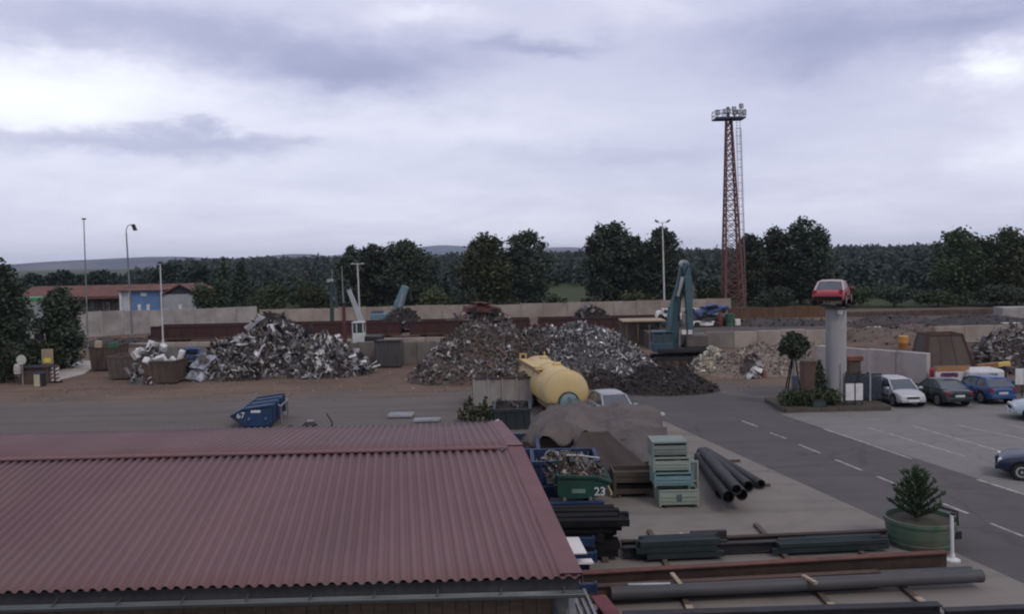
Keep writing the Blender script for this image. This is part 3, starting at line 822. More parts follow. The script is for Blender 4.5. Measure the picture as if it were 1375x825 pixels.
tag(mb.build('concrete_block_wall', M_CONC, bevel=.05), 'grey concrete block wall end at the far right, above the scrap', 'wall')

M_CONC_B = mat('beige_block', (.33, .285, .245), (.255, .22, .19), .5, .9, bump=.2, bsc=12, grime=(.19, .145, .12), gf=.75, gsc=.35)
# loading platform and its retaining walls
def retaining(label, px0, px1, Y, ytop0, m, h=None, w=2.2, th=.4):
    x0, x1 = XA(px0, Y, 470), XA(px1, Y, 470)
    h = h or ZA((px0 + px1) / 2, ytop0, Y)
    return panel_wall('retaining_wall', label, [((x0, Y), (x1, Y), h, h)], h, w, th, m, pn='wall_block', post=False)
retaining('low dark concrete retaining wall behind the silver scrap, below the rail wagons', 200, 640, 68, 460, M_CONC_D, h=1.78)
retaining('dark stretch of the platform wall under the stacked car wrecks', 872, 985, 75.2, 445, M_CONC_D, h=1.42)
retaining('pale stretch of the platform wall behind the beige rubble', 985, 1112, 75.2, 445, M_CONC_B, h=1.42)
PLX0, PLX1 = XA(872, 75, 460), XA(1112, 75, 460)
def slab(name, x0, x1, y0, y1, z0, z1, m):
    o = MB().box(((x0 + x1) / 2, (y0 + y1) / 2, (z0 + z1) / 2), (x1 - x0, y1 - y0, z1 - z0)).build(name, m); o['kind'] = 'structure'; return o
sheet_poly('dark_ground', [(26, 57.5), (75, 50.5), (75, 119), (40, 119), (38, 98), (37, 76), (27, 74), (22, 62)], .012, mat('trodden_dark', (.085, .062, .050), (.055, .043, .038), .3, .95, bump=.4, bsc=4, grime=(.13, .10, .082), gf=.6, gsc=.2, world=True))
slab('platform_ground', PLX0, PLX1 + 1, 75.42, 97, -.1, 1.38, mat('platform_earth', (.075, .06, .05), (.045, .038, .035), .4, .95, bump=.4, bsc=5, grime=(.12, .095, .08), gf=.5, gsc=.25))
panel_wall('retaining_wall', 'long pale concrete wall behind the rusty hopper at the right', [((XA(1255, 76, 450), 76), (XA(1372, 76, 450), 76), 1.45, 1.35)], 1.4, 2.4, .35, M_CONC_B, pn='wall_block', post=False)
wa, wb = A(1095, 500, 58.6), A(1247, 500, 52.0)
panel_wall('retaining_wall', 'high pale concrete wall right of the pillar, behind the silver hatchback', [((wa.x, wa.y), (wb.x, wb.y), 1.86, 1.86)], 1.86, 2.0, .4, mat('stained_concrete', (.37, .345, .325), (.31, .285, .265), .5, .9, bump=.2, bsc=12, grime=(.22, .15, .12), gf=.75, gsc=.28), pn='wall_block', post=False)

# ================================================================== buildings far left
def tiled_building():
    roof = mat('tile_roof', (.155, .068, .052), (.11, .05, .042), 1.0, .85, grime=(.08, .055, .05), gf=.5, gsc=.3)
    dk = mat('dark_timber', (.05, .042, .04), (.032, .028, .027), 1, .85); gl = M_GLASS
    t = thing('tiled_building', 'long building with red-brown tiled roof and dark open front at the far left', 'building')
    Y = 146; x0, x1 = XA(26, Y, 400), XA(238, Y, 400); ze, zr = ZA(120, 399, Y), ZA(120, 383.5, Y + 4)
    mb = MB(); mb.box(((x0 + x1) / 2, Y + 5, ze / 2), (x1 - x0, 7, ze)); mb.build('wall', dk, t)
    mb = MB(); mb.prism([(Y + .2, ze - .12), (Y + 5, zr), (Y + 9.8, ze - .12), (Y + 9.8, ze - .35), (Y + 5, zr - .25), (Y + .2, ze - .35)], x0 - .5, x1 + .3, 'X'); rf = mb.build('roof', roof, t)
    tile = MB().box((0, 0, 0), (.9, 5.3, .06)).mesh('roof_course', roof)
    n = 26; sl = math.atan2(zr - ze, 4.8)
    for i in range(n):
        inst('roof_sheet', tile, rf, (x0 + (i + .5) * (x1 - x0) / n, Y + 2.55, (ze + zr) / 2 - .02 + .02 * (i % 2)), (sl, 0, 0), ((x1 - x0) / n / .92, .93, 1))
    for i in range(9):
        mb = MB(); mb.box((x0 + 6.5 + i * 1.7, Y + 1.2, ze / 2), (.16, .16, ze)); mb.build('post', M_WOOD, t)
    for i in range(6):
        mb = MB(); mb.box((x0 + 7.3 + i * 2.1, Y + 1.44, ze * .45), (1.1, .08, 1.3)); w = mb.build('window', M_WOODL if i % 2 else M_WOOD, t)
        mb = MB(); mb.box((x0 + 7.3 + i * 2.1, Y + 1.39, ze * .45), (.9, .04, 1.1)); mb.build('pane', gl, w)
    b = thing('blue_hall', 'small blue-walled hall with white corner posts beside the tiled building', 'building')
    Y = 142; x0, x1 = XA(162, Y, 400), XA(217, Y, 400); z1 = ZA(190, 391, Y); xm = XA(174, Y, 400)
    mb = MB(); mb.box(((xm + x1) / 2, Y + 2.6, z1 / 2), (x1 - xm, 5, z1)); mb.build('blue_wall', mat('hall_blue', (.10, .19, .36), (.08, .155, .30), .8, .7, grime=(.14, .17, .22), gf=.4), b)
    mb = MB(); mb.box(((x0 + xm) / 2, Y + 2.7, z1 / 2), (xm - x0, 5, z1)); mb.build('side_wall', mat('hall_pale', (.42, .46, .50), (.34, .38, .42), .8, .7), b)
    for x in (x0, xm, x1): mb = MB(); mb.box((x, Y + .02, z1 / 2), (.34, .3, z1 + .05)); mb.build('corner_post', M_WHITE, b)
    mb = MB(); mb.box(((x0 + x1) / 2, Y + 2.5, z1 + .1), (x1 - x0 + .6, 6, .16)); mb.build('roof', roof, b)
    mb = MB(); mb.box((XA(193, Y, 400), Y + .04, z1 - .55), (.95, .08, .5)); mb.build('sign_plate', M_WHITE, b)
    gb = thing('gabled_building', 'grey building with dark gable end beside the blue hall', 'building')
    Y = 141; x0, x1 = XA(218, Y, 400), XA(267, Y, 400); ze, zr = ZA(240, 395, Y), ZA(238, 381.5, Y)
    mb = MB(); mb.box(((x0 + x1) / 2, Y + 5, ze / 2), (x1 - x0, 9.6, ze)); mb.build('wall', mat('grey_render', (.33, .34, .36), (.27, .28, .30), .6, .85, grime=(.2, .2, .2), gf=.5), gb)
    mb = MB(); mb.prism([(x0, ze), (x1, ze), ((x0 + x1) / 2, zr - .1)], Y + .15, Y + 9.8, 'Y'); mb.build('gable', mat('dark_gable', (.028, .034, .048), (.02, .024, .034), 1, .8), gb)
    for s in (0, 1):
        a = Vector(((x0 + x1) / 2, 0, zr)); e_ = Vector((x0 - .5, 0, ze - .15)) if s == 0 else Vector((x1 + .5, 0, ze - .15))
        mb = MB(); mb.prism([(a.x, a.z), (e_.x, e_.z), (e_.x, e_.z - .16), (a.x, a.z - .18)], Y - .3, Y + 10, 'Y'); mb.build('roof', roof, gb)
    for px, yy in ((187, 412), (199, 412), (242, 411)):
        o = MB().box((XA(px, 128, 410), 128, ZA(px, 409, 128) / 2), (.34, .3, ZA(px, 409, 128))).build('gate_post', M_WHITE)
        tag(o, {187: 'left white post in front of the blue hall', 199: 'middle white post before the blue hall, by the grey gable', 242: 'lone white post before the grey gabled building'}[px], 'post', 'white posts before the blue hall')
tiled_building()
# ================================================================== rail wagons
def wagon_proto():
    t = thing('rail_wagon', 'x', 'rail wagon', (0, 0, 0), 0, 'open rail wagons on the siding')
    m = mat('wagon_red', (.056, .020, .020), (.038, .016, .017), 1.2, .75, bump=.12, bsc=10, grime=(.05, .035, .032), gf=.65, gsc=.6)
    L, Wd, z0, z1 = 12.3, 2.8, .62, 1.60
    MB().box((0, 0, z0), (L, Wd, .22)).build('floor', M_RUSTD, t)
    pan = MB().box((0, 0, 0), (L / 8 - .12, .06, z1 - z0)).mesh('side_panel', m)
    rib = MB().box((0, 0, 0), (.11, .14, z1 - z0 + .08)).mesh('side_rib', m)
    for s in (-1, 1):
        for i in range(8): inst('side_panel', pan, t, (-L / 2 + (i + .5) * L / 8, s * Wd / 2, (z0 + z1) / 2 + .1))
        for i in range(9): inst('side_rib', rib, t, (-L / 2 + i * L / 8 - (.05 if i == 8 else -.05 if i == 0 else 0), s * (Wd / 2 + .03), (z0 + z1) / 2 + .1))
        MB().box((0, s * (Wd / 2 + .03), z1 + .16), (L, .17, .12)).build('top_rail', m, t)
        MB().box((0, s * (Wd / 2 - .02), z0 - .1), (L, .12, .26)).build('sill_beam', M_RUSTD, t)
        MB().box((s * L / 2, 0, (z0 + z1) / 2 + .1), (.08, Wd - .1, z1 - z0)).build('end_panel', m, t)
        bg = MB().box((s * L * .32, 0, .40), (2.3, 1.9, .22)).build('bogie', M_DARK, t)
        for a in (-.85, .85):
            for b in (-.78, .78):
                MB().lathe([(.34, -.06), (.34, .0), (.29, .02), (.29, .07), (.10, .09)], 16, Matrix.Translation((s * L * .32 + a, b, .42)) @ Matrix.Rotation(PI / 2 * (1 if b < 0 else -1), 4, 'X')).build('wheel', M_RUSTD, bg)
        for b in (-.85, .85):
            MB().tube([(s * (L / 2 + .02), b, .72), (s * (L / 2 + .42), b, .72)], .09, 8).lathe([(.22, 0), (.22, .05)], 12, Matrix.Translation((s * (L / 2 + .42), b, .72)) @ Matrix.Rotation(s * PI / 2, 4, 'Y')).build('buffer', M_DARK, t)
    return t
wx0, wx1 = XA(204, 91, 440), XA(888, 91, 440)
WP = wagon_proto(); WPITCH = (wx1 - wx0) / 4
WL = ['leftmost dark red rail wagon, in front of the tall panel wall', 'second dark red rail wagon, behind the white crane cab',
      'third dark red rail wagon, behind the mixed brown scrap heap', 'rightmost dark red rail wagon, behind the shredded silver heap']
for i in range(4):
    loc = (wx0 + WPITCH * (i + .5), 91 + (.0, .1, .0, -.1)[i], 0)
    if i == 0: WP.location = loc; WP['label'] = WL[0]; WP.scale.x = (WPITCH - .9) / 12.3
    else: dup(WP, loc, 0, WL[i])
t = thing('siding_kerb', 'low pale concrete edge along the near side of the rail siding', 'kerb')
for i in range(26):
    x = wx0 - 3 + i * (wx1 - wx0 + 6) / 26; MB().box((x + (wx1 - wx0 + 6) / 52, 87.5, .17), ((wx1 - wx0 + 6) / 26 - .04, .5, .36)).build('kerb_block', M_CONC_B, t, bevel=.03)
for s in (-.75, .75):
    o = MB().box(((wx0 + wx1) / 2, 91 + s, .02), (wx1 - wx0 + 12, .08, .12)).build('railway_track', M_RUST); o['kind'] = 'structure'

# ================================================================== scrap
SCRAP_TONES = {
    'silver': [(.52, .515, .51), (.38, .375, .37), (.25, .245, .24), (.12, .115, .11), (.05, .048, .046), (.56, .55, .53), (.16, .13, .11), (.085, .07, .062), (.24, .24, .245), (.07, .065, .06)],
    'mixed': [(.13, .10, .082), (.24, .23, .22), (.08, .066, .058), (.42, .41, .40), (.15, .105, .085), (.045, .042, .042), (.25, .24, .22), (.09, .07, .065), (.17, .155, .14)],
    'shred': [(.52, .515, .51), (.38, .375, .37), (.20, .195, .19), (.28, .275, .27), (.045, .043, .042), (.11, .105, .10), (.55, .545, .54), (.085, .072, .066)],
    'dark': [(.035, .032, .032), (.055, .048, .045), (.022, .021, .022), (.085, .072, .065), (.045, .042, .04)],
    'rubble': [(.26, .215, .18), (.20, .165, .14), (.32, .27, .23), (.15, .12, .10), (.24, .18, .15), (.38, .34, .30)],
    'pale': [(.50, .46, .34), (.36, .33, .26), (.60, .58, .50), (.22, .19, .16), (.42, .38, .28)],
}
def scrap_mat(kind, metal=.35, rough=.5):
    return mat('scrap_' + kind, SCRAP_TONES[kind][0], (.055, .045, .04), 1.6, rough, metal, bump=.1, bsc=12, island=SCRAP_TONES[kind])
def piece_protos():
    "shapes of torn metal, shared by all the heaps"
    rnd = random.Random(8); P = {}
    def sheet(w, h, bend):
        mb = MB(); k = rnd.uniform(-1, 1)
        mb.grid(lambda u, v: ((u - .5) * w, (v - .5) * h, bend * math.sin(u * 3 + k) * math.cos(v * 2.3 + k) * .35 + rnd.uniform(-.02, .02)), 4, 3); return mb
    def strip(l):
        mb = MB(); mb.tube([(l * (i / 5 - .5), .12 * math.sin(i * 1.3), .18 * l * (i / 5 - .5) ** 2 * 2) for i in range(6)], .045, 4); return mb
    def angle(l):
        mb = MB(); mb.grid(lambda u, v: (l * (u - .5), abs(v - .5) * .16, (v - .5) * .3 + .1 * u * u), 4, 2); return mb
    def ring(r):
        mb = MB(); mb.tube([(r * math.cos(a), r * math.sin(a), .03 * math.sin(3 * a)) for a in [i * .57 for i in range(10)]], .055, 5); return mb
    def crumple(s):
        mb = MB(); mb.lathe([(s * .35 * rnd.uniform(.6, 1.1), -s * .4), (s * .55, -s * .15), (s * .5 * rnd.uniform(.7, 1.2), s * .2), (s * .3, s * .42)], 7)
        mb.v = [(x + rnd.uniform(-.1, .1) * s, y + rnd.uniform(-.1, .1) * s, z + rnd.uniform(-.1, .1) * s) for x, y, z in mb.v]; return mb
    def carton(s):
        mb = MB(); mb.box((0, 0, 0), (s, s * .7, s * 1.25), taper=(.9, 1.05)); mb.v = [(x + rnd.uniform(-.05, .05), y + rnd.uniform(-.05, .05), z + rnd.uniform(-.05, .05)) for x, y, z in mb.v]; return mb
    P['long_panel'] = [sheet(2.0, .38, .45), sheet(1.6, .30, .6), sheet(1.3, .5, .3)]
    P['bent_sheet'] = [sheet(1.1, .6, .5), sheet(.8, .8, .8), sheet(1.5, .45, .6), sheet(.6, .5, .9)]
    P['bent_bar'] = [strip(1.5), strip(1.0)]
    P['angle_iron'] = [angle(1.4), angle(.9)]
    P['hoop'] = [ring(.28), ring(.36)]
    P['crumpled_tin'] = [crumple(.6), crumple(.42), crumple(.8)]
    P['metal_box'] = [carton(.55), carton(.42)]
    return P
PP = piece_protos(); PCACHE = {}
def piece_mesh(kind, i, m):
    k = (kind, i, m.name)
    if k not in PCACHE:
        PCACHE[k] = PP[kind][i].mesh(kind, m, 40)
    return PCACHE[k]
def tone_mat(tag_, tone, metal=.4, rough=.45):
    return mat('piece_%s' % tag_, tone, tuple(x * .6 for x in tone), 2.2, rough, metal, bump=.1, grime=(.09, .065, .055), gf=.6, gsc=1.8)
TM = {'bright': tone_mat('bright', (.62, .62, .63), .3), 'grey': tone_mat('grey', (.30, .30, .31)), 'mid': tone_mat('mid', (.17, .165, .165)), 'rust': tone_mat('rust', (.15, .085, .06), .1, .8),
      'brown': tone_mat('brown', (.10, .075, .062), .1, .8), 'black': tone_mat('black', (.035, .034, .036), .2, .6), 'white': tone_mat('white', (.66, .65, .62), 0, .55), 'red': tone_mat('red', (.25, .045, .045), 0, .55),
      'blue': tone_mat('blue', (.045, .09, .19), 0, .5), 'cream': tone_mat('cream', (.46, .42, .31), 0, .7), 'green': tone_mat('green', (.05, .13, .08), 0, .6)}

def heap(name, label, cat, peaks, core, lit, n_lit, lit_size, pieces, n_pieces, psize, seed, z0=0.0, part='scrap_litter', rough=.35, flat=.0, base='mound', cells=.35):
    """a heap: a rough mound, loose small litter joined as stuff, and the larger pieces one by one.
    peaks = (x, y, height, rx, ry, power)"""
    rnd = random.Random(seed); rng = np.random.default_rng(seed)
    xa = min(p[0] - p[3] for p in peaks); xb = max(p[0] + p[3] for p in peaks); ya = min(p[1] - p[4] for p in peaks); yb = max(p[1] + p[4] for p in peaks)
    cx, cy = (xa + xb) / 2, (ya + yb) / 2
    def hz(x, y):
        h = 0.0
        for (qx, qy, hh, rx, ry, pw) in peaks:
            d = math.hypot((x - qx) / rx, (y - qy) / ry)
            if d < 1: h = max(h, hh * (1 - d ** pw))
        if h > 0: h *= 1 + rough * .5 * nz(x, y, seed, .9) + rough * .4 * nz(x, y, seed + 7, 2.3)
        return h
    t = thing(name, label, cat, (cx, cy, z0))
    nx = max(8, int((xb - xa) / cells)); ny = max(6, int((yb - ya) / cells))
    V = []; H = {}
    for i in range(nx + 1):
        for j in range(ny + 1):
            x, y = xa + (xb - xa) * i / nx, ya + (yb - ya) * j / ny; h = hz(x, y)
            H[i, j] = h; V.append((x - cx + rnd.uniform(-.06, .06), y - cy + rnd.uniform(-.06, .06), h + (rnd.uniform(-.12, .12) * rough if h > .1 else -.03)))
    Fq = [(i * (ny + 1) + j, (i + 1) * (ny + 1) + j, (i + 1) * (ny + 1) + j + 1, i * (ny + 1) + j + 1) for i in range(nx) for j in range(ny)
          if max(H[i, j], H[i + 1, j], H[i, j + 1], H[i + 1, j + 1]) > 0]
    me = bpy.data.meshes.new(base); me.from_pydata(V, [], Fq); me.update(); me.materials.append(core); inst(base, me, t)
    def spot():
        for _ in range(60):
            x, y = rnd.uniform(xa, xb), rnd.uniform(ya, yb); h = hz(x, y)
            if h > .06 and (y < cy + (yb - ya) * .22 or rnd.random() < .35): return x, y, h
        return cx, cy, hz(cx, cy)
    if n_lit:
        P = np.array([spot() for _ in range(n_lit)]); P[:, 0] -= cx; P[:, 1] -= cy
        P[:, 2] += rng.uniform(-.10, .16, n_lit) * (lit_size / .4)
        a = rng.normal(size=(n_lit, 3)); a /= np.linalg.norm(a, axis=1)[:, None]
        b = rng.normal(size=(n_lit, 3)); b -= a * (a * b).sum(1)[:, None]; b /= np.linalg.norm(b, axis=1)[:, None]
        c = np.cross(a, b); s = (lit_size * rng.uniform(.45, 1.5, n_lit) ** 1.2)[:, None]; thin = (rng.random(n_lit) < .62)[:, None]; s = np.where(thin, s * 1.7, s); w = np.where(thin, s * rng.uniform(.05, .16, n_lit)[:, None], s * rng.uniform(.25, .75, n_lit)[:, None]); bd = s * rng.uniform(-.35, .35, n_lit)[:, None]
        V = np.stack([P - a * s * .5 - b * w * .5, P - a * s * .5 + b * w * .5, P - b * w * .55 + c * bd, P + b * w * .5 + c * bd, P + a * s * .5 - b * w * .4, P + a * s * .5 + b * w * .6 + c * bd * .4], 1).reshape(-1, 3)
        k = np.arange(n_lit)[:, None] * 6
        Q = np.stack([k + np.array([0, 2, 3, 1]), k + np.array([2, 4, 5, 3])], 1).reshape(-1, 4)
        o = inst(part, np_mesh(part, V, Q, lit), t); o['kind'] = 'stuff'
    kinds = list(PP)
    for i in range(n_pieces):
        x, y, h = spot(); kd, tn = pieces(rnd); me = piece_mesh(kd, rnd.randrange(len(PP[kd])), TM[tn])
        inst(kd, me, t, (x - cx, y - cy, h + .05), (rnd.uniform(-1.1, 1.1), rnd.uniform(-1.1, 1.1), rnd.uniform(0, 6.3)), psize * rnd.uniform(.6, 1.45))
    return t, hz
def pick(ks, ts):
    return lambda r: (r.choice(ks), r.choice(ts))
def pk(px0, px1, top, Y, ry, pw=1.1, z0=0.0):
    "a peak that fills a pixel span at depth Y"
    a, b = XA(px0, Y, 480), XA(px1, Y, 480)
    return ((a + b) / 2, Y, ZA((px0 + px1) / 2, top, Y) - z0, (b - a) / 2, ry, pw)
E_MIX = mat('heap_earth', (.075, .058, .048), (.045, .037, .033), .9, .9, bump=.6, bsc=4, grime=(.13, .10, .085), gf=.6, gsc=.6)
E_SIL = mat('heap_silver_core', (.085, .08, .076), (.045, .043, .041), 1.2, .8, .1, bump=.7, bsc=5, grime=(.16, .155, .15), gf=.6, gsc=1.6)
E_DRK = mat('heap_dark_core', (.035, .031, .030), (.020, .019, .019), 1.2, .9, bump=.8, bsc=5, grime=(.06, .045, .04), gf=.5, gsc=.8)
E_RUB = mat('heap_rubble_core', (.20, .165, .14), (.15, .12, .10), .8, .95, bump=.8, bsc=5, grime=(.26, .215, .18), gf=.6, gsc=.7)
KALL = list(PP)
heap('scrap_heap', 'wide heap of loose silver sheet scrap at the left, before the rail wagons', 'scrap heap',
     [pk(258, 400, 456, 63.3, 3.4, 1.6), pk(282, 474, 443, 64.6, 4.0, 1.6), pk(304, 430, 438, 65.2, 3.2, 1.5), pk(370, 502, 463, 63.4, 3.2, 1.5), pk(250, 345, 468, 62.6, 2.6, 1.5), pk(320, 368, 433, 65, 1.6, 1.2), pk(400, 470, 448, 64.2, 3, 1.5)],
     E_MIX, scrap_mat('silver'), 6500, .36, pick(['long_panel'] * 5 + ['bent_sheet'] * 3 + ['bent_bar', 'angle_iron', 'hoop', 'bent_bar'], ['bright', 'grey', 'grey', 'mid', 'black', 'grey', 'white', 'brown', 'bright', 'mid', 'black', 'mid', 'brown', 'bright', 'white']), 280, .86, 31)
heap('scrap_heap', 'tallest brown and grey scrap heap, with a rusty wreck on its top', 'scrap heap',
     [pk(556, 752, 432, 60.5, 4.6, 1.9), pk(584, 724, 422, 61.2, 3.8, 1.8), pk(548, 660, 462, 59.0, 3.2, 1.5), pk(640, 800, 444, 61.0, 4.0, 1.8), pk(600, 740, 470, 57.8, 2.8, 1.6), pk(612, 690, 418, 61, 2.0, 1.3)],
     E_MIX, scrap_mat('mixed', .2, .65), 7500, .25, pick(KALL + ['bent_bar', 'long_panel', 'hoop'], ['brown', 'mid', 'black', 'grey', 'rust', 'white', 'mid', 'brown', 'bright', 'mid']), 260, .50, 32)
heap('scrap_heap', 'heap of shredded silver scrap behind the yellow tank', 'scrap heap',
     [pk(690, 886, 442, 60.5, 4.4, 1.9), pk(716, 826, 437, 61.5, 3.6, 1.5), pk(700, 770, 440, 61.3, 3.0, 1.3), pk(780, 884, 460, 59.6, 3.2, 1.4), pk(735, 868, 446, 60.0, 3.6, 1.8)],
     E_SIL, scrap_mat('shred', .45, .42), 8500, .22, pick(['long_panel', 'hoop', 'bent_bar', 'bent_sheet', 'bent_bar'], ['grey', 'bright', 'mid', 'grey', 'black', 'bright']), 240, .42, 33)
heap('scrap_heap', 'low heap of black turnings at the road, right of the yellow tank', 'scrap heap',
     [pk(820, 966, 494, 52.2, 2.3, 1.5), pk(830, 905, 492, 52.6, 1.9, 1.3), pk(880, 952, 497, 52.2, 2.0, 1.4)],
     E_DRK, scrap_mat('dark', .1, .8), 2600, .18, pick(['bent_bar', 'crumpled_tin', 'angle_iron'], ['black', 'black', 'brown']), 40, .32, 34)
heap('scrap_heap', 'small dark heap between the yellow tank and the black turnings', 'scrap heap',
     [pk(776, 838, 497, 54.6, 2.0, 1.4)], E_DRK, scrap_mat('dark', .1, .8), 800, .18, pick(['bent_bar', 'crumpled_tin'], ['black', 'brown']), 20, .32, 35)
heap('rubble_heap', 'beige rubble heap left of the pillar with the car', 'rubble heap',
     [pk(956, 1090, 462, 61.5, 4.6, 1.2), pk(1000, 1130, 455, 63.0, 4.4, 1.2), pk(1030, 1150, 462, 61, 4, 1.2), pk(948, 1030, 478, 59.5, 3, 1.4)],
     E_RUB, scrap_mat('rubble', 0, .95), 5000, .17, pick(['crumpled_tin', 'metal_box'], ['cream', 'brown', 'grey', 'cream']), 40, .33, 36, part='loose_rubble')
heap('scrap_heap', 'small cream-coloured scrap heap right of the teal excavator', 'scrap heap',
     [pk(930, 984, 466, 61.5, 2.2, 1.4), pk(925, 965, 478, 60.5, 1.8, 1.5)], E_RUB, scrap_mat('pale', .05, .7), 900, .26, pick(['bent_sheet', 'crumpled_tin', 'metal_box'], ['cream', 'white', 'cream', 'mid']), 50, .5, 37)
heap('scrap_heap', 'dark grey scrap heap cut by the right edge, behind the rusty hopper', 'scrap heap',
     [pk(1296, 1420, 440, 60.0, 4.5, 1.1), pk(1286, 1360, 462, 58.6, 3.4, 1.3)], E_MIX, scrap_mat('mixed', .2, .7), 2600, .30, pick(KALL, ['mid', 'black', 'grey', 'black', 'black', 'brown']), 90, .62, 38)
heap('earth_fan', 'reddish brown earth spilling from the foot of the tallest scrap heap', 'earth heap', [pk(592, 716, 482, 57.4, 2.4, 1.4), pk(632, 770, 486, 57.0, 2.2, 1.4)],
     mat('fan_earth', (.085, .058, .045), (.055, .040, .034), .8, .95, bump=.6, bsc=5, grime=(.13, .085, .06), gf=.6, gsc=.5), scrap_mat('mixed', .1, .8), 1100, .16, pick(['bent_bar', 'bent_sheet', 'crumpled_tin'], ['rust', 'brown', 'cream', 'black']), 40, .45, 39, part='loose_scrap')
heap('scrap_heap', 'small pile of red, grey and white scraps on the rubble heap', 'scrap heap', [pk(990, 1024, 480, 57.5, 1.1, 1.6)], E_MIX, scrap_mat('mixed', .2, .7), 120, .25, pick(['bent_sheet', 'metal_box'], ['red', 'red', 'white', 'mid', 'grey']), 22, .75, 40)
# low soil and slag banks on the far right
SO = mat('dark_soil', (.040, .034, .032), (.026, .024, .024), .5, .95, bump=.6, bsc=4, grime=(.085, .062, .05), gf=.6, gsc=.3)
SB = mat('brown_soil', (.115, .080, .062), (.08, .06, .05), .5, .95, bump=.6, bsc=4, grime=(.17, .125, .10), gf=.6, gsc=.3)
def bank(label, px0, px1, top, Y, ry, m, seed, z0=0.0, lit='dark'):
    heap('soil_bank', label, 'soil bank', [pk(px0, px1, top, Y, ry, 1.8, z0), pk(px0 + (px1 - px0) * .1, px0 + (px1 - px0) * .6, top - 2, Y + .5, ry * .8, 1.3, z0)], m, scrap_mat(lit, 0, .95), 300, .22, pick(['crumpled_tin'], ['black']), 0, 1, seed, z0, part='loose_soil', cells=.7)
bank('dark bank on the platform below the orange sheet fence', 965, 1130, 429.5, 83, 4.5, SO, 51, 1.36)
bank('black bank right of the pillar below the brown fence', 1136, 1268, 424, 94, 6, SO, 52)
bank('long dark bank at the far right below the brown fence', 1240, 1390, 424, 96, 6, SO, 53)
bank('brown earth bank behind the high pale wall', 1128, 1250, 441, 80, 8, SB, 54)
bank('dark bank at the foot of the tall panel wall, behind the open bins', 90, 250, 455, 90, 4, SO, 56)
bank('brown earth mound left of the rusty hopper top', 1194, 1276, 436, 86, 6, SB, 55)
# loads lying in and beyond the wagons
def load(label, px0, px1, top, seed, lit='dark', z0=1.1, Y=91, m=None):
    heap('wagon_load', label, 'scrap load', [pk(px0, px1, top, Y, 1.25, 2.2, z0)], m or E_DRK, scrap_mat(lit, .2, .8), 260, .3, pick(KALL, ['black', 'mid', 'brown']), 14, .8, seed, z0)
load('black load heaped in the wagon left of the silver heap top', 332, 402, 421, 71)
load('black load heaped at the foot of the leaning grey-blue arm', 508, 572, 415, 72)
load('rusty load in the wagon behind the tallest heap', 590, 690, 421, 73, 'mixed', m=E_MIX)
load('grey-black load in the wagon above the shredded heap', 764, 824, 414, 74, 'dark')

# ================================================================== wrecks and junk
def junk_car(label, loc, rz, m, L=3.6, Wd=1.65, H=.85, tilt=(0, 0), seed=1, roof=True):
    "flattened car body: crushed shell, caved roof, gaping window holes, wheel arches"
    rnd = random.Random(seed); t = thing('wrecked_car', label, 'wrecked car', loc, rz, tilt=tilt)
    mb = MB()
    prof = [(-.5, .16), (-.49, .52), (-.30, .58), (-.24, .62), (.20, .62), (.30, .55), (.47, .50), (.5, .18)]
    st = [-1, -.86, 0, .86, 1]
    def fn(i, j):
        k = i * (len(prof) - 1); a = int(min(k, len(prof) - 2)); u = k - a
        x = prof[a][0] + (prof[a + 1][0] - prof[a][0]) * u; z = prof[a][1] + (prof[a + 1][1] - prof[a][1]) * u
        y = (j - .5) * Wd; drop = .12 if abs(j - .5) > .45 else 0
        return (x * L + rnd.uniform(-.04, .04), y + rnd.uniform(-.03, .03), (z - drop) * H / .62 + rnd.uniform(-.05, .05))
    mb.grid(fn, 14, 5); mb.build('body', m, t, solid=.05)
    for s in (-1, 1):
        mb = MB(); mb.grid(lambda u, v: ((u - .5) * L * .97, s * (Wd / 2 + .02) + rnd.uniform(-.04, .04), .14 + v * H * .52 + rnd.uniform(-.03, .03)), 8, 2); mb.build('side', m, t, solid=.05)
        for a in (-.30, .31):
            MB().lathe([(.27, -.06), (.29, 0), (.24, .04)], 12, Matrix.Translation((a * L, s * (Wd / 2 + .02), .22)) @ Matrix.Rotation(-s * PI / 2, 4, 'X')).build('wheel', M_TYRE, t)
        mb = MB(); mb.box((-.02 * L, s * (Wd / 2 - .02), H * .86), (L * .36, .03, H * .2)); mb.build('window', M_BLACK, t)
    if roof:
        mb = MB(); mb.grid(lambda u, v: ((u - .56) * L * .46, (v - .5) * Wd * .85 + rnd.uniform(-.03, .03), H * 1.0 + .16 + rnd.uniform(-.06, .06) - .22 * math.sin(u * PI) * math.sin(v * PI)), 5, 3); mb.build('roof', m, t, solid=.04)
        for i in (-1, 1):
            for j in (-1, 1): mb = MB(); mb.bar((-.03 * L + i * L * .2, j * Wd * .44, H * .85), (-.03 * L + i * L * .17, j * Wd * .38, H * 1.1 + .05), .07); mb.build('pillar', m, t)
    return t
C_RW = mat('wreck_red', (.14, .035, .03), (.08, .03, .026), 1.6, .65, bump=.2, grime=(.05, .03, .028), gf=.7, gsc=1.2)
C_BW = mat('wreck_blue', (.035, .075, .19), (.025, .05, .13), 1.6, .5, bump=.2, grime=(.05, .045, .045), gf=.6, gsc=1.2)
C_SW = mat('wreck_silver', (.34, .35, .39), (.24, .25, .29), 1.6, .45, .4, bump=.2, grime=(.10, .085, .08), gf=.6, gsc=1.2)
C_WW = mat('wreck_white', (.58, .57, .55), (.42, .41, .39), 1.6, .55, bump=.2, grime=(.18, .15, .13), gf=.6, gsc=1.2)
C_DW = mat('wreck_dark', (.05, .05, .055), (.03, .03, .034), 1.6, .5, bump=.2, grime=(.09, .07, .06), gf=.6, gsc=1.2)
C_GW = mat('wreck_green', (.03, .10, .055), (.02, .07, .04), 1.6, .55, bump=.2, grime=(.06, .05, .045), gf=.6, gsc=1.2)
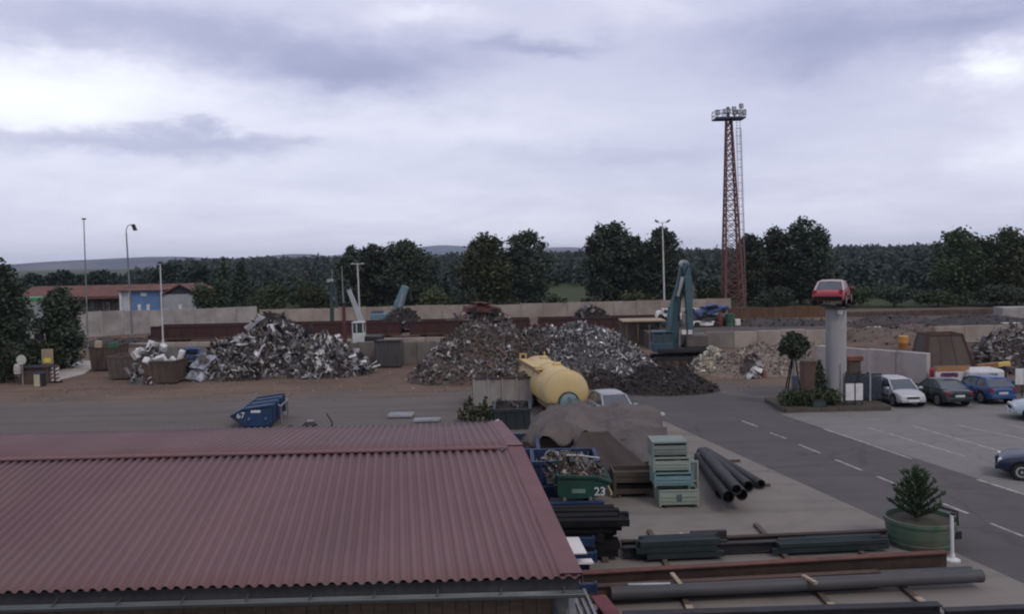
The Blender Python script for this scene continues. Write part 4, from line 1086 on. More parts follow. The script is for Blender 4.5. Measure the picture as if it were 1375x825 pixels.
p = A(647, 420, 61); junk_car('rusty dark red car wreck lying on top of the tallest scrap heap', (p.x, 61, p.z - .1), .25, C_RW, 2.5, 1.4, .62, (0, .06), 3)
p = A(283, 490, 61.8); junk_car('crumpled silver-blue car shell standing against the left end of the silver heap', (p.x, 61.6, .35), 1.05, C_SW, 3.2, 1.6, 1.0, (.1, -.55), 4)
JY = 82; jz = 1.38
def jp(px, py): return A(px, py, JY)
ZJ = lambda py, px=930: ZA(px, py, JY)
junk_car('blue crushed car on top of the wreck stack by the lattice tower', (XA(955, JY, 420), JY, ZJ(423)), .15, C_BW, 3.0, 1.6, .72, (0, -.18), 5)
junk_car('dark crushed car in the middle of the wreck stack', (XA(952, JY, 432), JY - .1, ZJ(431.5)), -.1, C_DW, 3.1, 1.6, .50, (0, 0), 6, roof=False)
junk_car('white flattened car at the bottom of the wreck stack, by the teal stick', (XA(943, JY, 440), JY - .8, jz), .05, C_WW, 2.9, 1.6, .52, (0, 0), 7, roof=False)
junk_car('dark flattened car under the wreck stack, beside the green drum', (XA(968, JY, 440), JY + .6, jz), .1, C_DW, 2.3, 1.6, .55, (0, 0), 8, roof=False)
junk_car('pale flattened car leaning behind the teal boom', (XA(937, JY + 2, 424), JY + 2, ZJ(424)), .2, C_WW, 2.8, 1.6, .5, (0, .1), 9, roof=False)
junk_car('dark car shell left of the teal boom, under white panels', (XA(896, JY, 440), JY, jz), .0, C_DW, 2.6, 1.6, 1.0, (0, 0), 10)
junk_car('white car shell stacked left of the teal boom', (XA(897, JY, 424), JY, ZJ(429, 897)), -.1, C_WW, 2.4, 1.5, .8, (0, .08), 11)
t = thing('green_drum', 'green drum standing at the right end of the wreck stack', 'drum', (XA(980, JY - 1, 440), JY - 1, jz))
MB().lathe([(.42, 0), (.45, .03), (.43, .06), (.43, .5), (.46, .53), (.43, .56), (.43, 1.05), (.46, 1.08), (.40, 1.12)], 14).build('shell', C_GW, t, smooth=40)
MB().lathe([(.40, 1.12), (.38, 1.14)], 14).build('lid', M_GREEN, t)
t = thing('white_pallet_tank', 'white block container beside the green drum', 'container', (XA(990, JY - 1.2, 440), JY - 1.2, jz))
MB().box((0, 0, .35), (.5, .5, .6)).build('tank', M_WHITE, t, bevel=.05); MB().box((0, 0, .03), (.55, .55, .08)).build('pallet', M_WOOD, t)
t = thing('red_gas_bottle', 'dark red gas bottle between the wrecks and the green drum', 'gas bottle', (XA(967, JY - 1.4, 440), JY - 1.4, jz))
MB().lathe([(.22, 0), (.24, .05), (.24, 1.1), (.14, 1.3), (.06, 1.36)], 12).build('bottle', C_RW, t, smooth=50); MB().lathe([(.07, 1.34), (.09, 1.38), (.09, 1.48)], 8).build('valve', M_DARK, t)
# lean-to with pale roof slab
t = thing('lean_to', 'open shelter with pale flat roof behind the shredded silver heap', 'shelter', (0, 0, 0))
Y = 80; x0, x1 = XA(833, Y, 430), XA(890, Y, 430); zt = ZA(860, 430, Y)
MB().box(((x0 + x1) / 2, Y, zt), (x1 - x0, 3, .14), M=None).build('roof', M_WOODL, t, bevel=.02)
for i in range(4): MB().box((x0 + .4 + i * (x1 - x0 - .8) / 3, Y - 1.2, zt / 2), (.16, .16, zt - .14)).build('post', M_WOOD, t)
MB().box(((x0 + x1) / 2, Y + 1.3, zt / 2), (x1 - x0 - .2, .1, zt - .15)).build('back_wall', mat('lean_to_boards', (.20, .165, .135), (.14, .115, .095), 1, .9, stretch=(5, 1, 1)), t)
# blocks and containers scattered on the far right
def block(name, label, px0, px1, top, bot_z, Y, m, cat, d=1.0):
    x0, x1 = XA(px0, Y, 450), XA(px1, Y, 450); z1 = ZA((px0 + px1) / 2, top, Y)
    mb = MB(); mb.box((0, 0, (z1 - bot_z) / 2), (x1 - x0, d, z1 - bot_z)); o = mb.build(name, m, bevel=.04, loc=((x0 + x1) / 2, Y, bot_z)); return tag(o, label, cat)
block('concrete_block', 'pale concrete block on the platform before the dark bank, left of the pillar', 1038, 1058, 439, 1.38, 84, M_CONC_L, 'concrete block')
block('concrete_block', 'pale concrete block half buried in the dark bank right of the pillar', 1166, 1184, 439, .5, 86, M_CONC_L, 'concrete block')
t = thing('orange_barrel', 'orange barrel standing behind the high pale wall', 'barrel', (XA(1213, 72, 465), 72, 0))
MB().lathe([(.36, 0), (.38, .05), (.38, .45), (.40, .48), (.38, .51), (.38, .95), (.36, 1.0)], 14).build('shell', mat('orange_paint', (.45, .19, .03), (.34, .14, .03), 2, .55, grime=(.2, .1, .05), gf=.4), t, smooth=40)
MB().lathe([(.37, 1.0), (.37, 1.03), (.33, 1.03)], 14).build('rim', M_YELD, t)
t = thing('white_tank', 'white caged tank left of the rusty hopper', 'tank', (XA(1240, 68, 465), 68, 0))
MB().box((0, 0, .62), (.9, .9, .95)).build('tank', M_WHITE, t, bevel=.08); MB().box((0, 0, .06), (1, 1, .12)).build('pallet', M_WOOD, t)
for z in (.3, .62, .94):
    MB().box((0, -.48, z), (1.0, .03, .03)).build('cage_bar', M_GALV, t)
for x in (-.45, -.15, .15, .45): MB().box((x, -.50, .6), (.03, .03, 1.0)).build('cage_bar', M_GALV, t)
block('metal_sheet', 'white sheet lying on the wall top at the far right', 1346, 1368, 434.5, 1.42, 78, M_WHITE, 'sheet', .8)
# white-goods heap and the three skips at the left
def rusty_skip(label, px0, px1, ytop, ybot, depth, m, seed, rz=0.0, lean=.9):
    "open steel bin: four plated sides with ribs, rim and lifting lugs"
    Y = G((px0 + px1) / 2, ybot).y; a, b = XA(px0, Y, ybot), XA(px1, Y, ybot); h = ZA((px0 + px1) / 2, ytop, Y); w = b - a
    t = thing('open_skip', label, 'skip', ((a + b) / 2, Y + depth / 2, 0), rz, 'rusty open bins at the left')
    x, y, k = w / 2, depth / 2, lean
    def wall(p0, p1, nm):
        mb = MB(); q0 = Vector((p0[0] * k, p0[1] * k, .12)); q1 = Vector((p1[0] * k, p1[1] * k, .12)); r0_ = Vector((*p0, h)); r1_ = Vector((*p1, h))
        mb.add([q0, q1, r1_, r0_], [(0, 1, 2, 3)]); o = mb.build(nm, m, t, fix=False, solid=.05); n = 5
        for i in range(n):
            u = (i + .5) / n; mb = MB(); mb.bar(q0.lerp(q1, u), r0_.lerp(r1_, u), .09, .09); mb.build('rib', m, o)
        mb = MB(); mb.bar(r0_, r1_, .10, .10); mb.build('rim', m, o)
    c = [(-x, -y), (x, -y), (x, y), (-x, y)]
    for i in range(4): wall(c[i], c[(i + 1) % 4], 'side_plate')
    MB().box((0, 0, .14), (w * k, depth * k, .08)).build('floor', m, t)
    for s in (-1, 1): MB().box((s * x * .6, 0, .05), (.14, depth * .8, .12)).build('runner', M_DARK, t)
    return t, Y, h
M_BIN = mat('bin_brown', (.085, .062, .052), (.055, .042, .038), 1.4, .85, bump=.25, bsc=9, grime=(.14, .09, .07), gf=.6, gsc=.8)
M_BING = mat('bin_grey', (.11, .092, .080), (.075, .064, .057), 1.4, .85, bump=.25, bsc=9, grime=(.10, .065, .05), gf=.6, gsc=.8)
rusty_skip('dark open bin farthest left, behind the grey-brown bin', 120, 152, 466, 499, 3.0, M_BIN, 1)
rusty_skip('grey-brown ribbed open bin in the middle of the three', 144, 184, 480, 511, 2.4, M_BING, 2)
_, skY, skH = rusty_skip('rusty brown open bin heaped with white goods', 190, 237, 486, 517, 2.4, M_BIN, 3)
rusty_skip('black skip under the blue scrap, right of the white goods', 238, 272, 492, 511, 2.4, M_DARK, 4)
def box_thing(name, label, cat, p, d, m, tilt, rz, front=True, group=None):
    t = thing(name, label, cat, p, rz, group, tilt)
    MB().box((0, 0, d[2] / 2), d).build('casing', m, t, bevel=.03)
    if front:
        MB().box((0, -d[1] / 2 - .006, d[2] * .5), (d[0] * .86, .02, d[2] * .8)).build('door', M_WHITE, t)
        MB().box((d[0] * .34, -d[1] / 2 - .03, d[2] * .55), (.03, .04, d[2] * .3)).build('handle', M_GALV, t)
    return t
wg = [('washing_machine', 'white washing machine tipped on the left of the white goods', 186, 478, .60, .6, .8, (.3, -.5)), ('white_fridge', 'big white fridge lying over the middle of the white goods', 203, 475, .6, .6, 1.7, (.2, -1.25)),
      ('white_cooker', 'white cooker on top of the white goods', 201, 466, .7, .6, .85, (-.3, .3)), ('white_panel_box', 'pale box at the right top of the white goods', 219, 467, .6, .5, .7, (.4, .5)),
      ('white_dryer', 'white dryer hanging over the front rim of the brown bin', 200, 485, .6, .6, .8, (.9, .2)), ('white_freezer', 'white chest at the right of the brown bin', 219, 484, .9, .6, .8, (.5, -.3)),
      ('small_white_oven', 'small cream oven at the right corner of the brown bin', 229, 482, .5, .5, .5, (.2, .8)), ('white_boiler', 'white boiler casing beside the blue scrap', 241, 480, .5, .5, 1.0, (.1, .35))]
for i, (nm, lab, px, py, w, d, h, tl) in enumerate(wg):
    Yg = skY + (1.3, 1.5, 1.9, 1.6, .4, .9, .8, 1.6)[i]; q = A(px, py, Yg); box_thing(nm, lab, 'appliance', (q.x, Yg, q.z - .2), (w * .72, d * .7, h * .72), M_WHITE, tl, (i * 1.3) % 1.2 - .6, i % 3 != 2, 'white goods dumped at the left')
t = heap('white_scrap', 'loose pale sheet scrap under the white goods', 'scrap load', [pk(176, 240, 474, skY + 1.6, 1.5, 1.7)], E_SIL, scrap_mat('silver', .1, .6), 520, .34, pick(['bent_sheet', 'long_panel', 'bent_sheet'], ['white', 'bright', 'grey', 'bright', 'white', 'mid']), 54, .75, 81)
q = A(254, 489, 61.6); junk_car('blue crushed car body lying in the black skip', (q.x, 62.2, q.z + .1), .3, C_BW, 2.0, 1.4, .8, (0, .12), 12)
t = box_thing('cardboard_box', 'pale box on the far left dark bin', 'box', (XA(132, 66, 465), 66, ZA(132, 467, 66)), (.5, .5, .5), M_WOODL, (.0, .1), .3, False)
q = A(152, 464, 66); box_thing('green_crate', 'green crate on the far left bin beside the pale box', 'crate', (q.x, 66, q.z - .2), (.7, .6, .4), C_GW, (.0, -.15), .2, False)

# small scraps strewn over the trodden earth before the heaps
def strewn():
    rng = np.random.default_rng(77); n = 2600; P = np.zeros((n, 3)); P[:, 1] = rng.uniform(50, 62, n) + rng.normal(size=n) * 1.0; P[:, 0] = rng.uniform(-30, 16, n) ; P[:, 2] = .03
    keep = rng.random(n) < np.clip((P[:, 1] - 49) / 10, .04, 1); P = P[keep]
    V, Q = leaf_quads(rng, P, rng.uniform(.05, .26, len(P)) ** 1.0, .75); V[:, 2] = np.maximum(V[:, 2], .02)
    o = inst('ground_litter', np_mesh('ground_litter', V, Q, scrap_mat('mixed', .2, .8))); o['kind'] = 'stuff'
strewn()
# ================================================================== floodlight tower
def tower():
    Y = 125; bx = XA(984, Y, 417); zt = ZA(978, 160, Y); tx = XA(978.5, Y, 160)
    t = thing('floodlight_tower', 'tall red lattice floodlight tower with railed lamp platform', 'tower', (bx, Y, 0))
    rm = mat('tower_red', (.15, .062, .058), (.11, .048, .046), 1.2, .7, grime=(.09, .062, .058), gf=.5, gsc=.5)
    off = tx - bx; wb, wt = 1.32, .36
    def leg(sx, sy, u): w = wb + (wt - wb) * u; return Vector((off * u + sx * w, sy * w, zt * u))
    for sx in (-1, 1):
        for sy in (-1, 1): MB().bar(leg(sx, sy, 0), leg(sx, sy, 1), .26, .26, w2=.15, h2=.15).build('leg', rm, t)
    n = 19; us = [1 - (1 - i / n) ** 1.0 for i in range(n + 1)]
    for a, b in (((-1, -1), (1, -1)), ((1, -1), (1, 1)), ((1, 1), (-1, 1)), ((-1, 1), (-1, -1))):
        mb = MB()
        for i in range(n):
            mb.bar(leg(*a, us[i]), leg(*b, us[i + 1]), .10); mb.bar(leg(*b, us[i]), leg(*a, us[i + 1]), .10); mb.bar(leg(*a, us[i + 1]), leg(*b, us[i + 1]), .09)
        mb.build('bracing', rm, t)['kind'] = 'stuff'
    # ladder in its safety cage up the right side
    mb = MB(); lx = 1.25
    def lp(u, dx, dy=0): return Vector((off * u + lx + dx + .3 * (1 - u), dy - .3, zt * u))
    lad = MB()
    for s in (-.25, .25): lad.bar(lp(.02, s), lp(1.0, s), .05)
    for i in range(60): lad.bar(lp(.02 + i * .0163, -.25), lp(.02 + i * .0163, .25), .03)
    lo = lad.build('ladder', M_GALV, t); lo['kind'] = 'stuff'
    cg = MB()
    for i in range(22):
        u = .1 + i * .0405; c = lp(u, 0); cg.tube([c + Vector((.38 * math.cos(a), -.36 * math.sin(a) - .05, 0)) for a in [k * PI / 6 for k in range(7)]], .025, 4)
    for dx in (-.38, -.27, 0, .27, .38): cg.bar(lp(.1, dx, -.4 + abs(dx)), lp(.95, dx, -.4 + abs(dx)), .03)
    cg.build('ladder_cage', rm, lo)['kind'] = 'stuff'
    # platform
    pz = zt; px = off; hw = 2.05
    dk = mat('platform_blue_grey', (.06, .065, .10), (.04, .045, .07), 2, .6)
    MB().box((px, 0, pz + .05), (hw * 2, 2.6, .22)).build('deck', dk, t)
    mb = MB()
    for z in (.55, 1.1):
        for y in (-1.25, 1.25): mb.bar((px - hw, y, pz + z), (px + hw, y, pz + z), .07)
        for x in (-hw, hw): mb.bar((px + x, -1.25, pz + z), (px + x, 1.25, pz + z), .07)
    for i in range(6):
        for y in (-1.25, 1.25): mb.bar((px - hw + i * hw * .4, y, pz), (px - hw + i * hw * .4, y, pz + 1.1), .07)
    mb.build('railing', dk, t)
    for i, (x, y, z) in enumerate([(-1.8, -1.1, .75), (-.75, -1.1, .95), (-.3, -1.0, 1.0), (.45, -1.1, 1.25), (.55, -1.0, .7), (1.15, -1.1, .8), (1.5, -.9, 1.65), (1.85, -1.1, .7)]):
        f = MB().box((px + x, y - .1, pz + z), (.55, .3, .6)); o = f.build('floodlight', dk if i % 2 else M_DARK, t)
        MB().box((px + x, y - .27, pz + z), (.45, .02, .48)).build('lens', M_GALV, o)
        MB().bar((px + x, y, pz), (px + x, y, pz + z - .2), .08).build('bracket', dk, o)
    MB().box((px - .1, 0, pz + .9), (.35, .35, 1.6)).build('mast', rm, t)
    for sx in (-1, 1): MB().box((sx * wb, 0, .2), (.8, 4.2, .4)).build('footing', M_CONC, t)
tower()

# ================================================================== lamp posts and poles
def pole_thing(name, label, cat, base, top, r0, r1, m, group=None):
    b, tp = Vector(base), Vector(top); t = thing(name, label, cat, b, 0, group)
    MB().tube([(0, 0, 0), (tp - b) * .5, tp - b], [r0, (r0 + r1) / 2, r1], 8).build('pole', m, t, smooth=60)
    MB().lathe([(r0 * 2.2, 0), (r0 * 2.2, .04), (r0 * 1.3, .06), (r0 * 1.3, .5), (r0, .55)], 10).build('base', m, t)
    return t, tp - b
def lamp_head(t, p, ang=0.0, tilt=-.5, s=1.0, m=None):
    M = Matrix.Translation(p) @ Matrix.Rotation(ang, 4, 'Z') @ Matrix.Rotation(tilt, 4, 'Y') @ Matrix.Scale(s, 4)
    h = MB().add(*[( [(-.3, -.2, .08), (.35, -.22, .08), (.35, .22, .08), (-.3, .2, .08), (-.25, -.16, -.16), (.30, -.18, -.16), (.30, .18, -.16), (-.25, .16, -.16)]), [(0, 1, 2, 3), (7, 6, 5, 4), (0, 4, 5, 1), (1, 5, 6, 2), (2, 6, 7, 3), (3, 7, 4, 0)]], M).build('lamp_head', m or M_DARK, t)
    MB().box((0, 0, -.17), (.5, .3, .02), M=M).build('glass', M_GALV, h)
PM = mat('pole_grey', (.20, .205, .21), (.15, .155, .16), 2, .6, .3, grime=(.10, .09, .085), gf=.5)
PW = mat('pole_white', (.50, .50, .50), (.40, .40, .40), 2, .6, grime=(.25, .23, .21), gf=.4)
b = G(118.5, 472); tp = A(112.5, 296, b.y)
t, d = pole_thing('thin_mast', 'tall thin mast with small dark top at the far left, before the tiled building', 'mast', b, tp, .085, .045, PM)
lamp_head(t, d + Vector((0, 0, .15)), 1.57, 0, .6)
b = G(178, 456); tp = A(169.5, 312, b.y)
t, d = pole_thing('curved_street_lamp', 'tall street lamp with curved arm and hanging head at the left', 'street lamp', b, tp, .14, .07, PM)
MB().tube([d + Vector(v) for v in ((0, 0, 0), (.06, 0, .45), (.25, 0, .72), (.5, 0, .80), (.85, 0, .82))], .05, 8).build('arm', PM, t, smooth=60)
lamp_head(t, d + Vector((.92, 0, .52)), 0, 1.25, 1.1)
b = G(219, 461); b.y = 88; b.x = XA(219, 88, 461); tp = A(215, 354, 88)
t, d = pole_thing('white_post_lamp', 'white lamp post in front of the leftmost rail wagon', 'lamp post', (b.x, 88, 0), tp, .10, .06, PW)
lamp_head(t, d + Vector((0, 0, .12)), 0, 0, .7)
b = Vector((XA(483.5, 106, 430), 106, 0)); tp = A(480, 355, 106)
t, d = pole_thing('tee_lamp_post', 'white lamp post with T crossarm behind the white crane', 'lamp post', b, tp, .11, .08, PW)
MB().bar(d + Vector((-.55, 0, .05)), d + Vector((.55, 0, .05)), .09).build('crossarm', PW, t)
for s in (-1, 1): lamp_head(t, d + Vector((s * .62, 0, .1)), 0 if s > 0 else PI, .2, .55, PW)
b = Vector((XA(892.5, 119, 420), 119, 0)); tp = A(889.5, 299, 119)
t, d = pole_thing('double_lamp_post', 'tall pale lamp post with two heads behind the teal excavator', 'lamp post', b, tp, .14, .08, PW)
MB().bar(d + Vector((-.7, 0, .0)), d + Vector((.7, 0, .0)), .08).build('crossarm', PW, t)
for s in (-1, 1): lamp_head(t, d + Vector((s * .75, 0, .22)), 0 if s > 0 else PI, -.5, .85)
Y = 84; b = Vector((XA(463.5, Y, 458), Y, 0)); z1 = ZA(462, 408, Y)
t = thing('red_mast', 'dark red loading mast with thin pole on top beside the white crane', 'mast', b)
MB().bar((0, 0, 0), (-.05, 0, z1), .34, .34, w2=.26, h2=.26).build('post', mat('mast_red', (.10, .03, .03), (.06, .02, .02), 2, .7), t)
MB().tube([(-.05, 0, z1), (-.12, 0, ZA(462, 357, Y))], [.09, .05], 8).build('pole', PM, t)
MB().box((-.05, 0, z1 + .05), (.5, .5, .1)).build('cap', M_DARK, t)
Y = 99; b = Vector((XA(446, Y, 430), Y, 0)); t = thing('green_loading_crane', 'dark green folded loading crane beyond the wagon, left of the white crane', 'crane', b)
GM = mat('crane_green', (.035, .06, .06), (.025, .042, .042), 2, .6)
L_ = lambda px, py: A(px, py, Y) - b
MB().bar(L_(446, 433), L_(445, 378), .42, .42, w2=.30).build('column', GM, t); MB().bar(L_(447, 377), L_(453, 413), .24, .24).build('jib', GM, t)
MB().tube([L_(446, 378), L_(446, 361)], .06, 6).build('aerial', PM, t); MB().box(L_(443.5, 377), (.7, .3, .35)).build('head', M_GALV, t)
MB().tube([L_(445, 395), L_(450, 405)], .07, 6).build('cylinder', M_GALV, t); MB().box((0, 0, .6), (1.6, 1.6, 1.2)).build('base', GM, t)

# ================================================================== material handlers
def white_crane():
    Y = 74; b = Vector((XA(482, Y, 460), Y, 0)); t = thing('white_crane', 'white-cabbed loading crane with raised grey boom behind the silver heap', 'crane', b)
    P = lambda px, py, dy=0: A(px, py, Y + dy) - b
    cm = mat('cab_white', (.50, .52, .50), (.40, .42, .41), 2, .55, grime=(.22, .2, .17), gf=.5)
    z0, z1, zm = P(482, 461).z, P(482, 432).z, P(482, 447).z; x0, x1 = P(474.5, 450).x, P(490, 450).x
    cab = MB().box(((x0 + x1) / 2, 0, (z0 + zm) / 2), (x1 - x0, 1.2, zm - z0)).build('cab', cm, t, bevel=.05)
    MB().box(((x0 + x1) / 2, 0, z1 - .06), (x1 - x0 + .06, 1.3, .12)).build('roof', cm, cab, bevel=.03)
    for x in (x0 + .05, (x0 + x1) / 2 - .1, x1 - .05):
        for y in (-.55, .55): MB().box((x, y, (zm + z1) / 2), (.09, .09, z1 - zm)).build('window_post', cm, cab)
    MB().box(((x0 + x1) / 2, 0, (zm + z1) / 2), (x1 - x0 - .1, 1.08, z1 - zm - .1)).build('window', M_GLASS, cab)
    MB().box(((x0 + x1) / 2 + .6, .9, z0 + .1), (2.4, 2.2, .9)).build('engine_house', M_DARK, t, bevel=.05)
    MB().box((.3, .6, z0 * .5), (2.6, 2.4, max(.3, z0 - .3))).build('undercarriage', M_DARK, t)
    MB().bar(P(487, 436, .8), P(467, 386, .8), .42, .42, w2=.30, h2=.3).build('boom', mat('boom_grey', (.36, .38, .39), (.28, .30, .31), 2, .5, .2), t)
    MB().tube([P(489, 444, 1.2), P(480, 420, 1.2)], .09, 8).build('cylinder', M_GALV, t)
    MB().box(P(467, 385.5, .8), (.4, .5, .35)).build('boom_head', M_DARK, t)
white_crane()
def grey_arm():
    Y = 100; b = Vector((XA(520, Y, 430), Y, 0)); t = thing('excavator', 'grey-blue excavator with leaning raised arm beyond the rail wagons', 'excavator', b)
    P = lambda px, py, dy=0: A(px, py, Y + dy) - b
    m = mat('arm_greyblue', (.12, .20, .24), (.09, .155, .19), 1.4, .55, grime=(.09, .085, .08), gf=.5)
    MB().bar(P(529, 428), P(537, 405), 1.15, 1.0, w2=1.1, h2=1.0).build('boom', m, t, bevel=.06); MB().bar(P(536.5, 407), P(544.5, 384.5), 1.05, 1.0, w2=.8, h2=.8).build('upper_boom', m, t, bevel=.06)
    MB().bar(P(546, 386, .4), P(553, 404, .4), .35, .35).build('stick', M_DARK, t)
    MB().tube([P(533, 424, -.6), P(541, 395, -.6)], .12, 8).build('cylinder', M_GALV, t)
    MB().box(P(518, 427), (3.2, 2.4, 1.1)).build('engine_house', m, t, bevel=.1); MB().box(P(507, 425.5), (1.3, 1.3, 1.3)).build('cab', M_GLASS, t, bevel=.08)
    MB().box((0, 0, .55), (3.6, 2.8, 1.1)).build('undercarriage', M_DARK, t, bevel=.1)
grey_arm()
def teal_handler():
    Y = 63; b = Vector((XA(905, Y, 490), Y, 0)); t = thing('excavator', 'teal excavator with folded upright boom and black grab, right of the silver heap', 'excavator', b)
    P = lambda px, py, dy=0: A(px, py, Y + dy) - b
    for dy in (-1.1, 1.1):
        mb = MB(); pts = []
        x0, x1 = P(872, 480).x, P(934, 480).x
        prof = [(x0 + .25, .02), (x1 - .25, .02), (x1, .35), (x1 - .1, .75), (x1 - .4, .85), (x0 + .4, .85), (x0 + .1, .75), (x0, .35)]
        mb.prism(prof, dy - .28, dy + .28, 'Y'); tk = mb.build('track', M_DARK, t, bevel=.04)
        for i in range(5): MB().lathe([(.24, -.04), (.24, .02), (.08, .05)], 12, Matrix.Translation((x0 + .45 + i * (x1 - x0 - .9) / 4, dy - .29, .38)) @ Matrix.Rotation(PI / 2, 4, 'X')).build('roller', M_RUSTD, tk)
        for i in range(14): MB().box((x0 + .3 + i * (x1 - x0 - .6) / 13, dy, .87), (.10, .6, .05)).build('track_shoe', M_DARK, tk)
    MB().lathe([(.8, .85), (.8, 1.15)], 16, Matrix.Translation((P(908, 480).x, 0, 0))).build('turntable', M_DARK, t)
    zb = 1.15
    MB().box(((P(880, 470).x + P(944, 470).x) / 2, 0, zb + .15), (P(944, 470).x - P(880, 470).x, 2.6, .32)).build('deck', M_DARK, t, bevel=.04)
    x0, x1 = P(918, 460).x, P(948, 460).x; MB().box(((x0 + x1) / 2, .2, zb + .75), (x1 - x0, 2.3, .95)).build('engine_house', mat('engine_brown', (.11, .095, .085), (.075, .065, .06), 2, .7, grime=(.05, .05, .05), gf=.5), t, bevel=.1)
    x0, x1 = P(873, 455).x, P(901, 455).x; z0, z1 = zb + .1, P(887, 444.5).z
    cab = MB().box(((x0 + x1) / 2, -.6, z0 + .28), (x1 - x0, 1.2, .6)).build('cab', M_TEAL, t, bevel=.05)
    MB().box(((x0 + x1) / 2, -.6, (z0 + z1) / 2 + .2), (x1 - x0 - .12, 1.06, z1 - z0 - .62)).build('window', mat('dusty_glass', (.055, .075, .09), (.035, .05, .06), 2, .3), cab)
    MB().box(((x0 + x1) / 2, -.6, z1), (x1 - x0 + .04, 1.25, .10)).build('roof', M_TEAL, cab, bevel=.03)
    for x in (x0 + .04, (x0 + x1) / 2, x1 - .04):
        for y in (-1.16, -.04): MB().box((x, y, (z0 + z1) / 2 + .2), (.07, .07, z1 - z0 - .5)).build('cab_post', M_TEAL, cab)
    MB().bar(P(904, 470), P(906, 420), .60, .75, w2=.60, h2=.80).bar(P(906, 421), P(917, 357), .58, .75, w2=.4, h2=.45).build('boom', M_TEAL, t, bevel=.05)
    M_T2 = mat('machine_teal_light', (.055, .115, .138), (.041, .086, .105), 1.5, .5, bump=.1, grime=(.07, .07, .065), gf=.5)
    MB().bar(P(920.5, 352.5, -.35), P(923, 372, -.35), .36, .40, w2=.56).bar(P(923, 371, -.35), P(927, 456, -.35), .56, .55, w2=.42, h2=.42).build('stick', M_T2, t, bevel=.05)
    MB().lathe([(.30, -.55), (.30, .3)], 12, Matrix.Translation(P(918.5, 355)) @ Matrix.Rotation(PI / 2, 4, 'X')).build('knuckle', M_GALV, t)
    MB().tube([P(896, 464, -.75), P(900.5, 412, -.75)], .19, 10).tube([P(900.5, 412, -.75), P(910, 380, -.6)], .10, 8).build('boom_cylinder', M_T2, t)
    MB().tube([P(910, 398, -.6), P(917, 372, -.7)], .13, 8).build('stick_cylinder', M_GALV, t)
    MB().tube([P(912, 430, -.5), P(916, 375, -.72), P(924, 357, -.75)], .04, 6).build('hose', M_BLACK, t)
    g0 = P(926, 455, -.35); gr = MB().lathe([(.30, .1), (.42, -.1), (.42, -.5), (.22, -.7)], 12, Matrix.Translation(g0)).build('grab', M_DARK, t)
    for i in range(5):
        a = i * 2 * PI / 5 + .3; c, s_ = math.cos(a), math.sin(a)
        MB().tube([g0 + Vector((c * r, s_ * r, z)) for r, z in ((.35, -.45), (.72, -.85), (.74, -1.35), (.45, -1.75), (.12, -1.95))], [.13, .17, .16, .11, .03], 6).build('grab_claw', M_BLACK, gr)
    for s in (-1, 1): MB().box((P(919, 445).x + s * .22, -.9, P(919, 445).z), (.3, .2, .3)).build('work_lamp', M_WHITE, t)
teal_handler()
t = thing('ochre_slab', 'ochre steel plate box standing beside the teal excavator tracks', 'steel box', (XA(934, 63.5, 485), 63.8, 0))
MB().box((0, 0, .62), (.9, .7, 1.2)).build('plates', mat('ochre', (.20, .13, .06), (.14, .09, .05), 2, .8, grime=(.07, .05, .04), gf=.5), t, bevel=.03); MB().box((.52, -.05, .6), (.14, .6, 1.1)).build('end_plate', M_BLACK, t)
# dark steel container before the retaining wall
t = thing('steel_container', 'dark grey steel container against the retaining wall between the heaps', 'container', (XA(523, 66.6, 497), 66.7, 0))
cmn = mat('container_grey', (.075, .075, .072), (.05, .05, .05), 1.5, .8, bump=.15, grime=(.10, .08, .07), gf=.5)
w = XA(541, 66, 490) - XA(506, 66, 490)
MB().box((0, 0, 1.05), (w, 1.8, 1.9)).build('body', cmn, t, bevel=.03)
for i in range(6): MB().box((-w / 2 + (i + .5) * w / 6, -.93, 1.05), (.10, .08, 1.8)).build('rib', cmn, t)
for z in (.1, 2.02): MB().box((0, -.93, z), (w + .06, .12, .12)).build('frame_rail', M_DARK, t)

